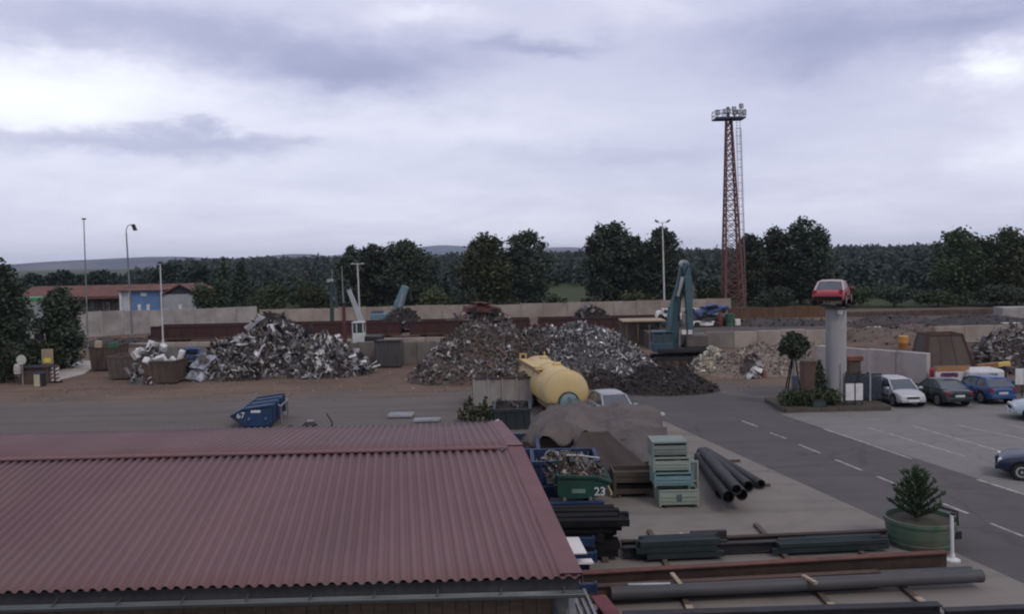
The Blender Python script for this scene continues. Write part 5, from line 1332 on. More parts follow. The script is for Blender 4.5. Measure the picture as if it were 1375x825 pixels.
# ================================================================== cars
def paint(n, c, rough=.28, dust=(.16, .145, .13), f=.35):
    return mat('paint_' + n, c, tuple(x * .9 for x in c), 3, rough, .15, grime=dust, gf=f, gsc=1.2, spec=.5)
def car(label, loc, rz, pm, kind='hatch', L=4.0, Wd=1.70, H=1.45, name='car', roofm=None, lights=True, plate=True, dark=None, tilt=None):
    t = thing(name, label, 'car', loc, rz, 'cars in the yard' if name == 'parked_car' else None, tilt)
    w = Wd / 2; zb = .24; dark = dark or M_BLACK
    k = {'hatch': dict(st=[(-.5, .84, .48, .80), (-.485, .93, .34, .93), (-.44, .97, .26, .98), (-.25, 1, zb, .98), (.0, 1, zb, .95), (.18, .99, zb, .93), (.32, .97, zb, .86), (.43, .93, .26, .78), (.485, .86, .34, .66), (.5, .76, .42, .55)], gh=(.25, .06, -.33, -.47)),
         'sedan': dict(st=[(-.5, .82, .48, .78), (-.49, .92, .34, .90), (-.45, .96, .28, .95), (-.30, .99, zb, .96), (.0, 1, zb, .93), (.18, .99, zb, .91), (.32, .97, zb, .84), (.43, .93, .26, .77), (.485, .86, .34, .66), (.5, .76, .42, .55)], gh=(.22, .05, -.18, -.36)),
         'old': dict(st=[(-.5, .82, .44, .70), (-.49, .90, .36, .82), (-.45, .95, .30, .88), (-.28, .98, zb, .90), (.0, 1, zb, .90), (.18, .99, zb, .89), (.32, .97, zb, .85), (.44, .94, .30, .80), (.49, .88, .36, .74), (.5, .80, .44, .62)], gh=(.19, .08, -.20, -.33))}[kind]
    S = H / 1.45
    st = [(x * L, hw * w, z0 * S, z1 * S) for x, hw, z0, z1 in k['st']]
    mb = MB(); n = 0
    for x, hw, z0, z1 in st:
        d = z1 - z0
        sec = [(hw * .90, z0), (hw * .985, z0 + d * .16), (hw * 1.0, z0 + d * .45), (hw * .985, z0 + d * .72), (hw * .93, z0 + d * .93), (hw * .80, z1), (hw * .40, z1 + .025), (0, z1 + .03)]
        full = [(-a, b) for a, b in sec] + [(a, b) for a, b in sec[-2::-1]]; n = len(full)
        mb.v += [(x, a, b) for a, b in full]
    for i in range(len(st) - 1):
        for j in range(n - 1): mb.f.append((i * n + j, i * n + j + 1, (i + 1) * n + j + 1, (i + 1) * n + j))
        mb.f.append((i * n + n - 1, i * n, (i + 1) * n, (i + 1) * n + n - 1))
    mb.f.append(tuple(range(n))); mb.f.append(tuple((len(st) - 1) * n + j for j in range(n)))
    mb.build('body', pm, t, smooth=32)
    xa, xb, xc, xd = [v * L for v in k['gh']]; zr = H - .03; rw = w * .72; bw = w * .90
    def zbelt(x):
        for a, b_ in zip(st, st[1:]):
            if a[0] <= x <= b_[0]: return a[3] + (b_[3] - a[3]) * (x - a[0]) / (b_[0] - a[0]) + .01
        return st[0][3]
    za, zd = zbelt(xa), zbelt(xd)
    rm = roofm or pm
    mb = MB(); R0 = [(xb + .02, zr - .03), (xb - .12, zr + .015), ((xb + xc) / 2, zr + .045), (xc + .10, zr + .02), (xc - .02, zr - .03)]
    for x, z in R0: mb.v += [(x, -rw - .015, z - .045), (x, -rw * .85, z), (x, 0, z + .02), (x, rw * .85, z), (x, rw + .015, z - .045)]
    for i in range(4):
        for j in range(4): mb.f.append((i * 5 + j, i * 5 + j + 1, (i + 1) * 5 + j + 1, (i + 1) * 5 + j))
    mb.build('roof', rm, t, smooth=50, solid=.03)
    g_ = .025
    def quad(nm, pts, m): mb = MB(); mb.add(pts, [(0, 1, 2, 3)]); return mb.build(nm, m, t, solid=.012)
    quad('windscreen', [(xa, -bw * .93, za), (xa, bw * .93, za), (xb + g_, rw * .92, zr - .04), (xb + g_, -rw * .92, zr - .04)], M_GLASS)
    quad('rear_window', [(xd, bw * .90, zd + .02), (xd, -bw * .90, zd + .02), (xc - g_, -rw * .90, zr - .05), (xc - g_, rw * .90, zr - .05)], M_GLASS)
    for s in (-1, 1):
        quad('side_window', [(xa - .12, s * bw * .985, za), (xd + .10, s * bw * .985, zd), (xc + .02, s * (rw + .005), zr - .06), (xb - .02, s * (rw + .005), zr - .06)][::s], M_GLASS)
        for (x0, x1, wd) in ((xa, xb, .075), (xd, xc, .10), ((xa + xd) * .5 - .02 * L, (xb + xc) * .5, .075)):
            mb = MB(); mb.bar((x0, s * bw * .965, zbelt(x0) - .02), (x1, s * (rw + .0), zr - .04), wd, .055); mb.build('pillar', rm, t)
        mb = MB(); mb.box((xa - .12, s * (w + .09), za + .06), (.12, .20, .13)); mb.build('mirror', pm, t, bevel=.03)
        mb = MB(); mb.box((-.01 * L, s * (w * 1.0 + .004), .50 * S), (L * .40, .03, .07)); mb.build('side_strip', dark, t)
        for xs in (.17, -.06, -.23): mb = MB(); mb.box((xs * L, s * (w * .992 + .002), .60 * S), (.014, .022, .52 * S)); mb.build('door_seam', M_BLACK, t)
        mb = MB(); mb.box((-.07 * L, s * (w * .985 + .012), .80 * S), (.18, .03, .03)); mb.build('door_handle', dark, t)
        for x in (-.30 * L, .315 * L):
            whl = MB().lathe([(.295, -.09), (.305, -.06), (.305, .06), (.295, .09), (.20, .095)], 20, Matrix.Translation((x, s * (w - .085), .305)) @ Matrix.Rotation(-s * PI / 2, 4, 'X')).build('wheel', M_TYRE, t, smooth=40)
            MB().lathe([(.195, .0), (.195, .05), (.16, .06), (.07, .03), (.05, .055)], 14, Matrix.Translation((x, s * (w - .04), .305)) @ Matrix.Rotation(-s * PI / 2, 4, 'X')).build('rim', M_GALV, whl, smooth=40)
            MB().lathe([(.36, -.13), (.36, .025), (.315, .03)], 20, Matrix.Translation((x, s * (w - .03), .33)) @ Matrix.Rotation(-s * PI / 2, 4, 'X')).build('wheel_arch', dark, t)
    lx = st[-1][0]; lm = mat('lamp_glass', (.55, .56, .57), (.45, .46, .47), 3, .15); rl = mat('tail_red', (.30, .018, .02), (.22, .012, .014), 3, .2)
    for s in (-1, 1):
        mb = MB(); mb.box((lx - .10, s * w * .62, .635 * S), (.12, w * .36, .13), rz=-s * .25); mb.build('headlight', lm, t, bevel=.02)
        mb = MB(); mb.box((st[0][0] + .055, s * w * .78, .80 * S), (.12, w * .22, .22 if kind != 'sedan' else .16)); mb.build('tail_light', rl, t, bevel=.02)
    mb = MB(); mb.box((lx + .0, 0, .41 * S), (.14, w * 1.62, .17)); mb.build('front_bumper', dark if kind == 'old' else pm, t, bevel=.03)
    mb = MB(); mb.box((lx + .02, 0, .565 * S), (.05, w * .8, .09)); mb.build('grille', M_BLACK, t)
    mb = MB(); mb.box((st[0][0] - .01, 0, .46 * S), (.16, w * 1.7, .20)); mb.build('rear_bumper', dark if kind == 'old' else pm, t, bevel=.03)
    if plate:
        mb = MB(); mb.box((lx + .08, 0, .42 * S), (.012, .5, .11)); mb.build('number_plate', M_WHITE, t)
        mb = MB(); mb.box((st[0][0] + .0, 0, .66 * S), (.012 + .02, .5, .11)); mb.build('number_plate', M_WHITE, t)
    return t
hd = lambda x, y: math.atan2(y, x)
P_SIL = paint('silver', (.40, .40, .40), .30); P_DKG = paint('black_green', (.018, .028, .032), .22); P_BLU = paint('blue', (.020, .070, .20), .25); P_NAVY = paint('navy', (.010, .018, .045), .3, f=.15)
P_ICE = paint('ice', (.36, .42, .46), .28); P_RED = paint('faded_red', (.36, .045, .06), .45, f=.3); P_PINKW = paint('chalky_pink', (.44, .36, .36), .6, f=.2)
q = G(1215, 545); car('silver hatchback parked facing the road in front of the high pale wall', (q.x, q.y + .9, .01), R(-89), P_SIL, 'hatch', 3.6, 1.55, 1.33, 'parked_car')
q = G(1270, 544); car('black-green saloon showing its rear, beside the silver hatchback', (q.x + .1, q.y + .9, .01), R(94), P_DKG, 'sedan', 3.8, 1.56, 1.30, 'parked_car')
q = G(1331, 541); car('bright blue hatchback parked before the white van', (q.x, q.y + .9, .01), R(95), P_BLU, 'hatch', 3.55, 1.55, 1.34, 'parked_car')
q = G(1381, 566); car('pale ice-blue car half cut by the right edge', (q.x + 1.45, q.y + .2, .01), hd(-.88, .30), P_ICE, 'hatch', 3.9, 1.68, 1.42, 'parked_car')
ln = (c1 - c2_).normalized()
q = G(1374, 640); car('dark navy car nearest on the road at the right edge', (q.x + 1.05, q.y - .55, .01), hd(-.80, .42), P_NAVY, 'hatch', 4.0, 1.70, 1.42, 'parked_car')
car('silver car with dark flank facing the camera, behind the brown tarpaulin', (XA(822, 42.2, 550), 42.2, .01), R(-80), paint('grey_silver', (.30, .31, .32), .3), 'hatch', 3.9, 1.62, 1.46, 'parked_car')

# ================================================================== pillar with the old car on it
def pillar():
    Y = 46.2; px = 1122.5; x = XA(px, Y, 480); zt = ZA(px, 412.5, Y); r = (XA(1136, Y, 470) - XA(1109, Y, 470)) / 2
    t = thing('concrete_pillar', 'round grey concrete pillar carrying the old red car', 'pillar', (x, Y, 0))
    pmn = mat('pillar_concrete', (.34, .335, .33), (.27, .265, .265), .8, .85, bump=.2, bsc=10, grime=(.20, .19, .185), gf=.6, gsc=.5, stretch=(1, 1, .25))
    MB().lathe([(r * 1.02, .0), (r, .4), (r * .99, zt * .5), (r * .985, zt - .25), (r * .985, zt - .12)], 28).build('shaft', pmn, t, smooth=50)
    MB().lathe([(r * 1.0, zt - .12), (r * 1.12, zt - .06), (r * 1.12, zt)], 28).build('cap', M_CONC_D, t)
    for s in (-1, 1): MB().bar((s * .42, -1.0, zt + .06), (s * .42, 1.0, zt + .06), .12, .14).build('cradle_beam', M_DARK, t)
    MB().box((.06, -r - .04, 1.1), (.06, .05, 2.2)).build('conduit', M_GALV, t)
    MB().box((-.05, -r - .12, zt - .22), (.22, .22, .2)).build('lamp', M_WHITE, t)
    car('old faded red saloon with white roof mounted on top of the concrete pillar', (x - .06, Y + .35, zt + .13), R(63), P_RED, 'old', 3.7, 1.62, 1.28, 'display_car', roofm=P_PINKW, plate=False)
pillar()
# planted island round the pillar
i0, i1 = G(1050, 556), G(1190, 550)
isl = thing('planted_island', 'kerbed planting island around the foot of the pillar', 'planting bed', (0, 0, 0))
ix0, ix1, iy0, iy1 = i0.x + .25, i1.x, 44.0, 47.3
MB().box(((ix0 + ix1) / 2, (iy0 + iy1) / 2, .12), (ix1 - ix0, iy1 - iy0, .24)).build('soil', mat('bed_soil', (.07, .055, .045), (.045, .038, .03), 1, .95, bump=.4, grime=(.05, .07, .03), gf=.6), isl)
kb = MB().box((0, 0, .10), (.96, .2, .26)).mesh('kerb_stone', mat('kerb_brown', (.10, .080, .068), (.07, .058, .05), 1, .9, bump=.2, grime=(.05, .06, .04), gf=.5))
nk = 6
for i in range(nk):
    f = (i + .5) / nk; k2 = (ix1 - ix0) / nk
    inst('kerb_stone', kb, isl, (ix0 + f * (ix1 - ix0), iy0, 0), (0, 0, 0), (k2 / .98, 1, 1)); inst('kerb_stone', kb, isl, (ix0 + f * (ix1 - ix0), iy1, 0), (0, 0, 0), (k2 / .98, 1, 1))
for i in range(5):
    f = (i + .5) / 5; k2 = (iy1 - iy0) / 5
    for x in (ix0, ix1): inst('kerb_stone', kb, isl, (x, iy0 + f * (iy1 - iy0), 0), (0, 0, PI / 2), (k2 / .98, 1, 1))
def leafy(name, label, cat, pts_r, n, leaf, lm, seed, loc, stems=()):
    rng = np.random.default_rng(seed); t = thing(name, label, cat, loc); P = []
    vol = np.array([a[1][0] * a[1][1] * a[1][2] for a in pts_r]) ** .67; vol /= vol.sum()
    for (c, r), k in zip(pts_r, vol): P.append(lobe_points(rng, int(n * k) + 4, c, r, .6))
    P = np.concatenate(P); P[:, 2] = np.maximum(P[:, 2], .02); V, Q = leaf_quads(rng, P, leaf)
    for s in stems: MB().tube(s[0], s[1], 7).build('trunk', s[2] if len(s) > 2 else M_BARK, t, smooth=60)
    inst('foliage', np_mesh('foliage', V, Q, lm), t); return t
tx = XA(1066, 45.5, 470)
tz = ZA(1066, 470, 45.5)
tt = leafy('topiary_tree', 'small round-headed tree with staked trunk on the island, left of the pillar', 'tree', [((0, 0, tz), (.70, .66, .52)), ((-.35, 0, tz + .15), (.36, .35, .3)), ((.3, .1, tz + .25), (.36, .35, .3)), ((.1, 0, tz - .45), (.4, .35, .3)), ((-.5, .1, tz - .2), (.25, .3, .3)), ((.55, 0, tz), (.28, .3, .25)), ((-.1, 0, tz + .5), (.3, .3, .22))], 2200, .17, L_DARK, 7, (tx, 45.5, .24), [([(0, 0, 0), (.03, 0, 1.2), (0, 0, tz - .2)], [.12, .09, .06], M_BIRCH)])
for a, b_ in (((-.62, -.1, 0), (-.06, 0, tz - .5)), ((.5, .2, 0), (.05, 0, tz - .6)), ((-.3, .4, 0), (-.02, 0, tz - .6))): MB().tube([a, b_], .04, 5).build('stake', M_BLACK, tt)
MB().box((.02, -.12, 1.05), (.34, .03, .75)).build('trunk_guard', mat('guard_blue', (.05, .06, .09), (.035, .045, .065), 2, .7), tt)
leafy('cypress_shrub', 'slim dark cypress shrub against the left side of the pillar', 'shrub', [((0, 0, .5), (.34, .3, .5)), ((0, 0, 1.1), (.28, .26, .5)), ((-.05, 0, 1.7), (.16, .16, .45))], 1100, .15, L_DARK, 8, (XA(1101, 46, 500), 45.9, .24), [([(0, 0, 0), (0, 0, 1.4)], [.05, .02])])
leafy('hedge', 'low green hedge on the island left of the pillar foot', 'hedge', [((-1.15 + i * .40, .1 * (i % 2), .40), (.40, .6, .42)) for i in range(7)], 2600, .14, L_MID, 9, (XA(1087, 44.6, 530), 44.7, .24), [([(-.5, 0, 0), (-.5, 0, .3)], .03), ([(.4, 0, 0), (.4, 0, .3)], .03)])
leafy('round_bush', 'round dark bush right of the pillar, behind the two white notices', 'bush', [((0, 0, .62), (.85, .6, .62)), ((.6, 0, .55), (.6, .5, .5)), ((-.4, 0, .9), (.5, .4, .4))], 1800, .17, L_DARK, 10, (XA(1156, 46.7, 510), 46.7, .24), [([(0, 0, 0), (0, 0, .6)], .05)])
t = thing('dark_planter_box', 'small dark green box at the island front, left of the pillar', 'planter box', (XA(1099, 44.1, 545), 44.15, .24))
MB().box((0, 0, .16), (.62, .35, .32)).build('box', GM, t, bevel=.02); MB().box((0, 0, .33), (.66, .39, .04)).build('rim', M_DARK, t)
t = thing('red_brown_crate', 'reddish crate behind the island between topiary tree and cypress shrub', 'crate', (XA(1085, 51, 500), 51, 0))
MB().box((0, 0, .85), (.75, .7, 1.7)).build('case', mat('crate_red', (.115, .068, .058), (.08, .05, .044), 2, .8, grime=(.1, .07, .06), gf=.5), t, bevel=.02); MB().box((0, 0, 1.72), (.8, .75, .05)).build('lid', M_WOOD, t)
for k_, (p0_, p1_, nm) in enumerate([(1135.5, 1147, 'left white notice board beside the pillar'), (1149, 1158.5, 'right white notice board beside the pillar')]):
    Y = 44.3; x0, x1 = XA(p0_, Y, 525), XA(p1_, Y, 525); t = thing('notice_board', nm, 'notice board', ((x0 + x1) / 2, Y, .24), 0, 'notice boards by the pillar')
    z0, z1 = ZA(1145, 538, Y) - .24, ZA(1145, 515.5, Y) - .24
    MB().box((0, 0, (z0 + z1) / 2), (x1 - x0, .04, z1 - z0)).build('board', M_WHITE, t)
    for s in (-1, 1): MB().box((s * ((x1 - x0) / 2 - .02), .05, z1 / 2 + .05), (.05, .05, z1 + .1)).build('post', M_DARK, t)
t = thing('mesh_gate', 'dark blue-grey gate panels on the island right of the pillar', 'gate', (0, 0, 0)); Y = 45.6
for i in range(3):
    x0, x1 = XA(1137 + i * 16, Y, 520), XA(1152 + i * 16, Y, 520); zt = ZA(1150, 502, Y)
    f = MB().box(((x0 + x1) / 2, Y, zt - .04), (x1 - x0, .05, .05)).box(((x0 + x1) / 2, Y, .34), (x1 - x0, .05, .05)).build('frame', M_DARK, t)
    for k_ in range(7): MB().box((x0 + (k_ + .5) * (x1 - x0) / 7, Y, (zt + .3) / 2), (.05, .03, zt - .32)).build('slat', mat('gate_blue', (.05, .06, .085), (.035, .042, .06), 2, .6), f)
    MB().box((x0 - .03, Y, zt / 2 + .1), (.08, .08, zt)).build('post', M_GALV if i == 2 else M_DARK, t)
t = thing('small_roof_box', 'brown tile-coloured box behind the bush right of the pillar', 'box', (XA(1146, 50, 487), 50, 0)); z1 = ZA(1146, 481, 50)
MB().box((0, 0, z1 / 2), (.6, .6, z1)).build('body', M_WOOD, t); MB().box((0, 0, z1), (.85, .8, .28)).build('lid', mat('lid_brown', (.17, .08, .055), (.12, .055, .04), 2, .8), t, bevel=.03)

# ================================================================== hopper, van, banner at the right
def hopper():
    Y = 55.5; x0, x1, a0, a1 = XA(1243, Y, 495), XA(1312, Y, 495), XA(1252, Y, 452), XA(1297, Y, 450); z0, z1 = .15, ZA(1270, 450.5, Y)
    t = thing('rusty_hopper', 'big rusty tapered hopper upside down behind the banner at the right', 'hopper', ((x0 + x1) / 2, Y + 1.2, 0))
    m = mat('hopper_brown', (.10, .078, .066), (.068, .054, .047), 1.1, .85, bump=.25, bsc=8, grime=(.055, .042, .036), gf=.6, gsc=.6, stretch=(1, 1, .3))
    c = (x0 + x1) / 2; B = [Vector((x0 - c, -1.2, z0)), Vector((x1 - c, -1.2, z0)), Vector((x1 - c, 1.2, z0)), Vector((x0 - c, 1.2, z0))]; T = [Vector((a0 - c, -.7, z1)), Vector((a1 - c, -.7, z1)), Vector((a1 - c, .7, z1)), Vector((a0 - c, .7, z1))]
    for i in range(4):
        j = (i + 1) % 4; mb = MB(); mb.add([B[i], B[j], T[j], T[i]], [(0, 1, 2, 3)]); o = mb.build('side_plate', m, t, solid=.05)
        mb = MB(); mb.bar(B[i], T[i], .14); mb.build('corner_beam', M_RUSTD, t); mb = MB(); mb.bar(T[i], T[j], .12); mb.build('rim', M_RUSTD, t)
        for u in (.33, .66): mb = MB(); mb.bar(B[i].lerp(B[j], u), T[i].lerp(T[j], u), .06, .05); mb.build('rib', m, o)
    mb = MB(); mb.add([p - Vector((0, 0, .05)) for p in T], [(0, 1, 2, 3)]); mb.build('top_plate', m, t, solid=.04)
hopper()
t = thing('red_post', 'red board post between the high pale wall and the banner', 'post', (XA(1249, 52, 515), 51.6, 0)); z1 = ZA(1249, 495, 51.6)
MB().box((0, 0, z1 / 2), (.42, .12, z1)).build('board', mat('sign_red', (.42, .03, .05), (.32, .025, .04), 2, .5, grime=(.2, .05, .05), gf=.3), t, bevel=.02)
MB().box((0, .12, z1 / 2 - .1), (.08, .08, z1 - .1)).build('support', M_DARK, t)
def banner():
    Y = 51.2; x0, x1 = XA(1256, Y, 505), XA(1301, Y, 505); z0, z1, zo = .25, ZA(1280, 499, Y), ZA(1280, 491.5, Y)
    t = thing('banner', 'white banner with orange top band and purple emblem behind the black-green saloon', 'banner', ((x0 + x1) / 2, Y, 0))
    w = x1 - x0
    MB().box((0, 0, (z0 + z1) / 2), (w, .05, z1 - z0)).build('white_field', mat('banner_white', (.56, .52, .51), (.48, .45, .44), 2, .6, grime=(.34, .3, .28), gf=.4), t)
    MB().box((0, -.003, (z1 + zo) / 2), (w, .056, zo - z1)).build('orange_band', mat('banner_orange', (.32, .165, .07), (.26, .13, .06), 2, .6, grime=(.25, .17, .1), gf=.4), t)
    pm_ = mat('emblem_purple', (.16, .05, .13), (.12, .04, .10), 3, .6)
    e = MB()
    for i in range(5): e.lathe([(.15 - .02 * (i % 2), 0), (.15 - .02 * (i % 2), .012)], 10, Matrix.Translation((-.55 + i * .19, -.028, (z0 + z1) / 2 + .12 + .03 * (i % 2))) @ Matrix.Rotation(PI / 2, 4, 'X'))
    e.build('emblem', pm_, t)
    for x in (-w / 2, 0, w / 2): MB().box((x, .06, zo / 2), (.08, .06, zo)).build('post', M_GALV, t)
banner()
def van():
    Y = 50.6; x0, x1 = XA(1302, Y, 505), XA(1352, Y, 505); z1 = ZA(1325, 498, Y)
    t = thing('white_van', 'white box-bodied van with two dark windows behind the bright blue hatchback', 'van', ((x0 + x1) / 2, Y + 1, 0)); w = x1 - x0
    vm = mat('van_white', (.50, .50, .50), (.44, .44, .44), 2, .4, grime=(.30, .27, .25), gf=.4)
    MB().box((0, 0, (z1 + .35) / 2), (w, 1.7, z1 - .35)).build('body', vm, t, bevel=.12)
    for (a, b_, zz) in ((-.15, .18, .62), (.28, .40, .66)):
        pass
    for px0, px1 in ((1314, 1319.5), (1329, 1341)):
        a, b_ = XA(px0, Y, 505), XA(px1, Y, 505); MB().box(((a + b_) / 2 - (x0 + x1) / 2, -.86, z1 - .42), (b_ - a, .03, .42)).build('window', M_GLASS, t)
    for x in (-w * .32, w * .32):
        for s in (-1, 1): MB().lathe([(.33, -.1), (.33, .1), (.18, .11)], 16, Matrix.Translation((x, s * .78, .33)) @ Matrix.Rotation(-s * PI / 2, 4, 'X')).build('wheel', M_TYRE, t)
    MB().box((-w / 2 - .02, 0, .5), (.12, 1.6, .2)).build('bumper', M_DARK, t); MB().box((0, -.87, .62), (w * .7, .02, .05)).build('side_strip', M_DARK, t)
    b0, b1 = A(1312, 493.5, 53.5), A(1356, 488.5, 53.5)
    t2 = thing('orange_boom', 'orange and yellow steel boom lying above the white van', 'boom', (b0 + b1) / 2); c = (b0 + b1) / 2
    om = mat('boom_orange', (.26, .125, .05), (.21, .10, .04), 2, .55, grime=(.15, .09, .05), gf=.5)
    MB().bar(b0 - c, (b1 - c) * .25, .30, .34).build('outer_section', om, t2, bevel=.02); MB().bar((b1 - c) * .22, b1 - c, .22, .28).build('inner_section', M_YELD, t2, bevel=.02)
    MB().box((b0 - c) * .7 + Vector((0, 0, -c.z / 2 - .1)), (.25, .3, c.z)).build('stand', M_DARK, t2); MB().box((b1 - c) * .6 + Vector((0, 0, -c.z / 2 - .1)), (.25, .3, c.z)).build('stand', M_DARK, t2)
van()
t = thing('white_sign', 'white upright sign panel on a dark stand at the right edge', 'sign', (XA(1369, 47.5, 506), 47.5, 0)); z0, z1 = ZA(1369, 517, 47.5), ZA(1369, 495.5, 47.5)
MB().box((0, 0, (z0 + z1) / 2), (.46, .05, z1 - z0)).build('panel', M_WHITE, t, bevel=.01)
for s in (-1, 1): MB().box((s * .18, .06, z1 / 2), (.05, .05, z1)).build('post', M_DARK, t)
t = thing('brown_box_wall', 'low brown board box under the white sign at the right edge', 'box', (XA(1366, 48.6, 525), 49.0, 0)); MB().box((0, 0, .3), (1.6, .7, .6)).build('boards', M_WOOD, t, bevel=.02); MB().box((0, 0, .62), (1.7, .8, .05)).build('lid', M_DARK, t)
# ================================================================== middle yard: tank, skips, covered stack
def lettering(txt, loc, size, m, parent, rot=(PI / 2, 0, 0), name='number'):
    cu = bpy.data.curves.new(name, 'FONT'); cu.body = txt; cu.size = size; cu.extrude = .004; cu.offset = .012 * size; cu.align_x = 'CENTER'; cu.align_y = 'CENTER'
    tmp = bpy.data.objects.new('tmp', cu); COL.objects.link(tmp); me = bpy.data.meshes.new_from_object(tmp.evaluated_get(bpy.context.evaluated_depsgraph_get()))
    bpy.data.objects.remove(tmp); bpy.data.curves.remove(cu); me.name = name; me.materials.clear(); me.materials.append(m)
    return inst(name, me, parent, loc, rot)
M_NUM = mat('stencil_white', (.62, .64, .64), (.48, .50, .50), 6, .7, grime=(.2, .22, .25), gf=.3)

def tank():
    f = Vector((XA(760, 44.0, 525), 44.0, 0)); bk = Vector((XA(722, 50.6, 490), 50.6, 0)); ax = (f - bk).normalized(); L = (f - bk).length
    t = thing('silo_tank', 'dusty yellow silo tank with walkway and round end hatch behind the tarpaulins', 'tank', f, math.atan2(ax.y, ax.x))
    # local +x points to the near end
    Rr, zc = 1.14, 1.22; sec = []
    for i in range(25):
        a = R(-24) + R(228) * i / 24; sec.append((Rr * math.cos(a), Rr * math.sin(a)))
    sec += [(-.8, -.53), (.8, -.53)]
    n = len(sec); mb = MB()
    st = [(-L - .45, .35), (-L - .36, .70), (-L - .18, .93), (-L, 1.0)] + [(-L + L * k / 6, 1.0) for k in range(1, 7)] + [(.10, .97), (.20, .88), (.29, .70), (.345, .42), (.36, .05)]
    for x, k in st:
        for u, w in sec: mb.v.append((x, u * k, zc - .42 * (1 - k) + w * k))
    for i in range(len(st) - 1):
        for j in range(n): mb.f.append((i * n + j, i * n + (j + 1) % n, (i + 1) * n + (j + 1) % n, (i + 1) * n + j))
    mb.f.append(tuple(range(n))); mb.f.append(tuple((len(st) - 1) * n + j for j in range(n)))
    mb.build('shell', M_YEL, t, smooth=45)
    for x in (-L, -L * .5, -.02):
        mb = MB(); mb.tube([(x, u * 1.008, zc + w * 1.008) for u, w in sec[:25]], .028, 5); mb.build('weld_band', M_YEL, t)
    mb = MB(); mb.tube([(.30 - .06 * math.sin(a), .62 * math.cos(a) + .05, 1.28 + .34 * math.sin(a)) for a in [R(20) + R(140) * k / 10 for k in range(11)]], .035, 6); mb.build('end_lip', M_YELD, t, smooth=60)
    # walkway along the upper left flank (towards -y seen from the near end)
    s = -1
    a = R(128)
    wy, wz = -Rr * math.cos(R(52)), zc + Rr * math.sin(R(52))
    wk = MB().bar((-L - .1, wy - .18, wz + .08), (-L * .33, wy - .18, wz + .08), .42, .07).build('walkway', M_YELD, t)
    MB().bar((-L - .1, wy - .40, wz + .06), (-L * .33, wy - .40, wz + .06), .05, .16).build('toe_board', mat('walkway_edge', (.28, .20, .10), (.2, .14, .08), 2, .7), wk)
    for x in (-L - .05, -L * .66, -L * .33):
        MB().bar((x, wy + .05, wz - .25), (x, wy - .36, wz + .05), .06).build('bracket', M_YELD, wk)
    for dy in (-.12, .22): MB().box((-L + .02, wy - .2 + dy, wz + .24), (.06, .06, .34)).build('handrail_post', M_YELD, wk)
    MB().box((-L + .02, wy - .15, wz + .40), (.06, .42, .06)).build('handrail', M_YELD, wk)
    MB().box((-L * .33, wy - .2, wz + .12), (.22, .40, .2)).build('step_box', M_YEL, wk)
    for x in (-L * .82, -L * .35):
        o = MB().lathe([(.24, 0), (.24, .12), (.20, .16), (.05, .18)], 16, Matrix.Translation((x, .1, zc + Rr - .03))).build('manhole', M_YEL, t, smooth=40)
    MB().tube([(-L + .25, .35, zc + Rr - .06), (-L + .25, .35, zc + Rr + .28)], .04, 6).build('vent_pipe', M_YELD, t)
    # round end hatch with green dished cover
    h = Matrix.Translation((.40, .03, .80)) @ Matrix.Rotation(PI / 2, 4, 'Y')
    hm = MB().lathe([(.52, -.2), (.54, -.04), (.54, .06), (.50, .10), (.47, .06)], 28, h).build('hatch_ring', M_GREEN, t, smooth=40)
    MB().lathe([(.47, .06), (.38, .10), (.20, .13), (.01, .14)], 28, h).build('hatch_cover', mat('hatch_painted_reflection', (.12, .19, .19), (.05, .10, .085), 3.0, .18, grime=(.30, .36, .40), gf=.7, gsc=1.6), hm, smooth=60)  # pale blue patches are a sky reflection put into the cover colour
    MB().box((.53, .03, .98), (.06, .16, .22)).build('hatch_latch', M_STEEL, hm)
    MB().box((-L / 2 - .1, 0, .44), (L - .1, 1.5, .40)).build('hopper_belly', mat('belly_ochre', (.30, .22, .11), (.2, .15, .08), 1.5, .75, grime=(.12, .10, .08), gf=.6), t, bevel=.05)
    for y in (-.66, .62): MB().box((.12, y, .32), (.14, .16, .66)).build('leg', M_YELD, t)
    for x in (-L * .35, -L * .9):
        for y in (-.6, .6): MB().box((x, y, .2), (.16, .16, .42)).build('leg', M_DARK, t)
    for y in (-.58, .58): MB().bar((-L, y, .36), (.1, y, .36), .12, .16).build('skid_beam', M_RUSTD, t)
    MB().tube([(.5, -.35, .55), (.62, -.6, .3), (.6, -.9, .12)], .05, 6).build('hose', M_BLACK, t)
tank()

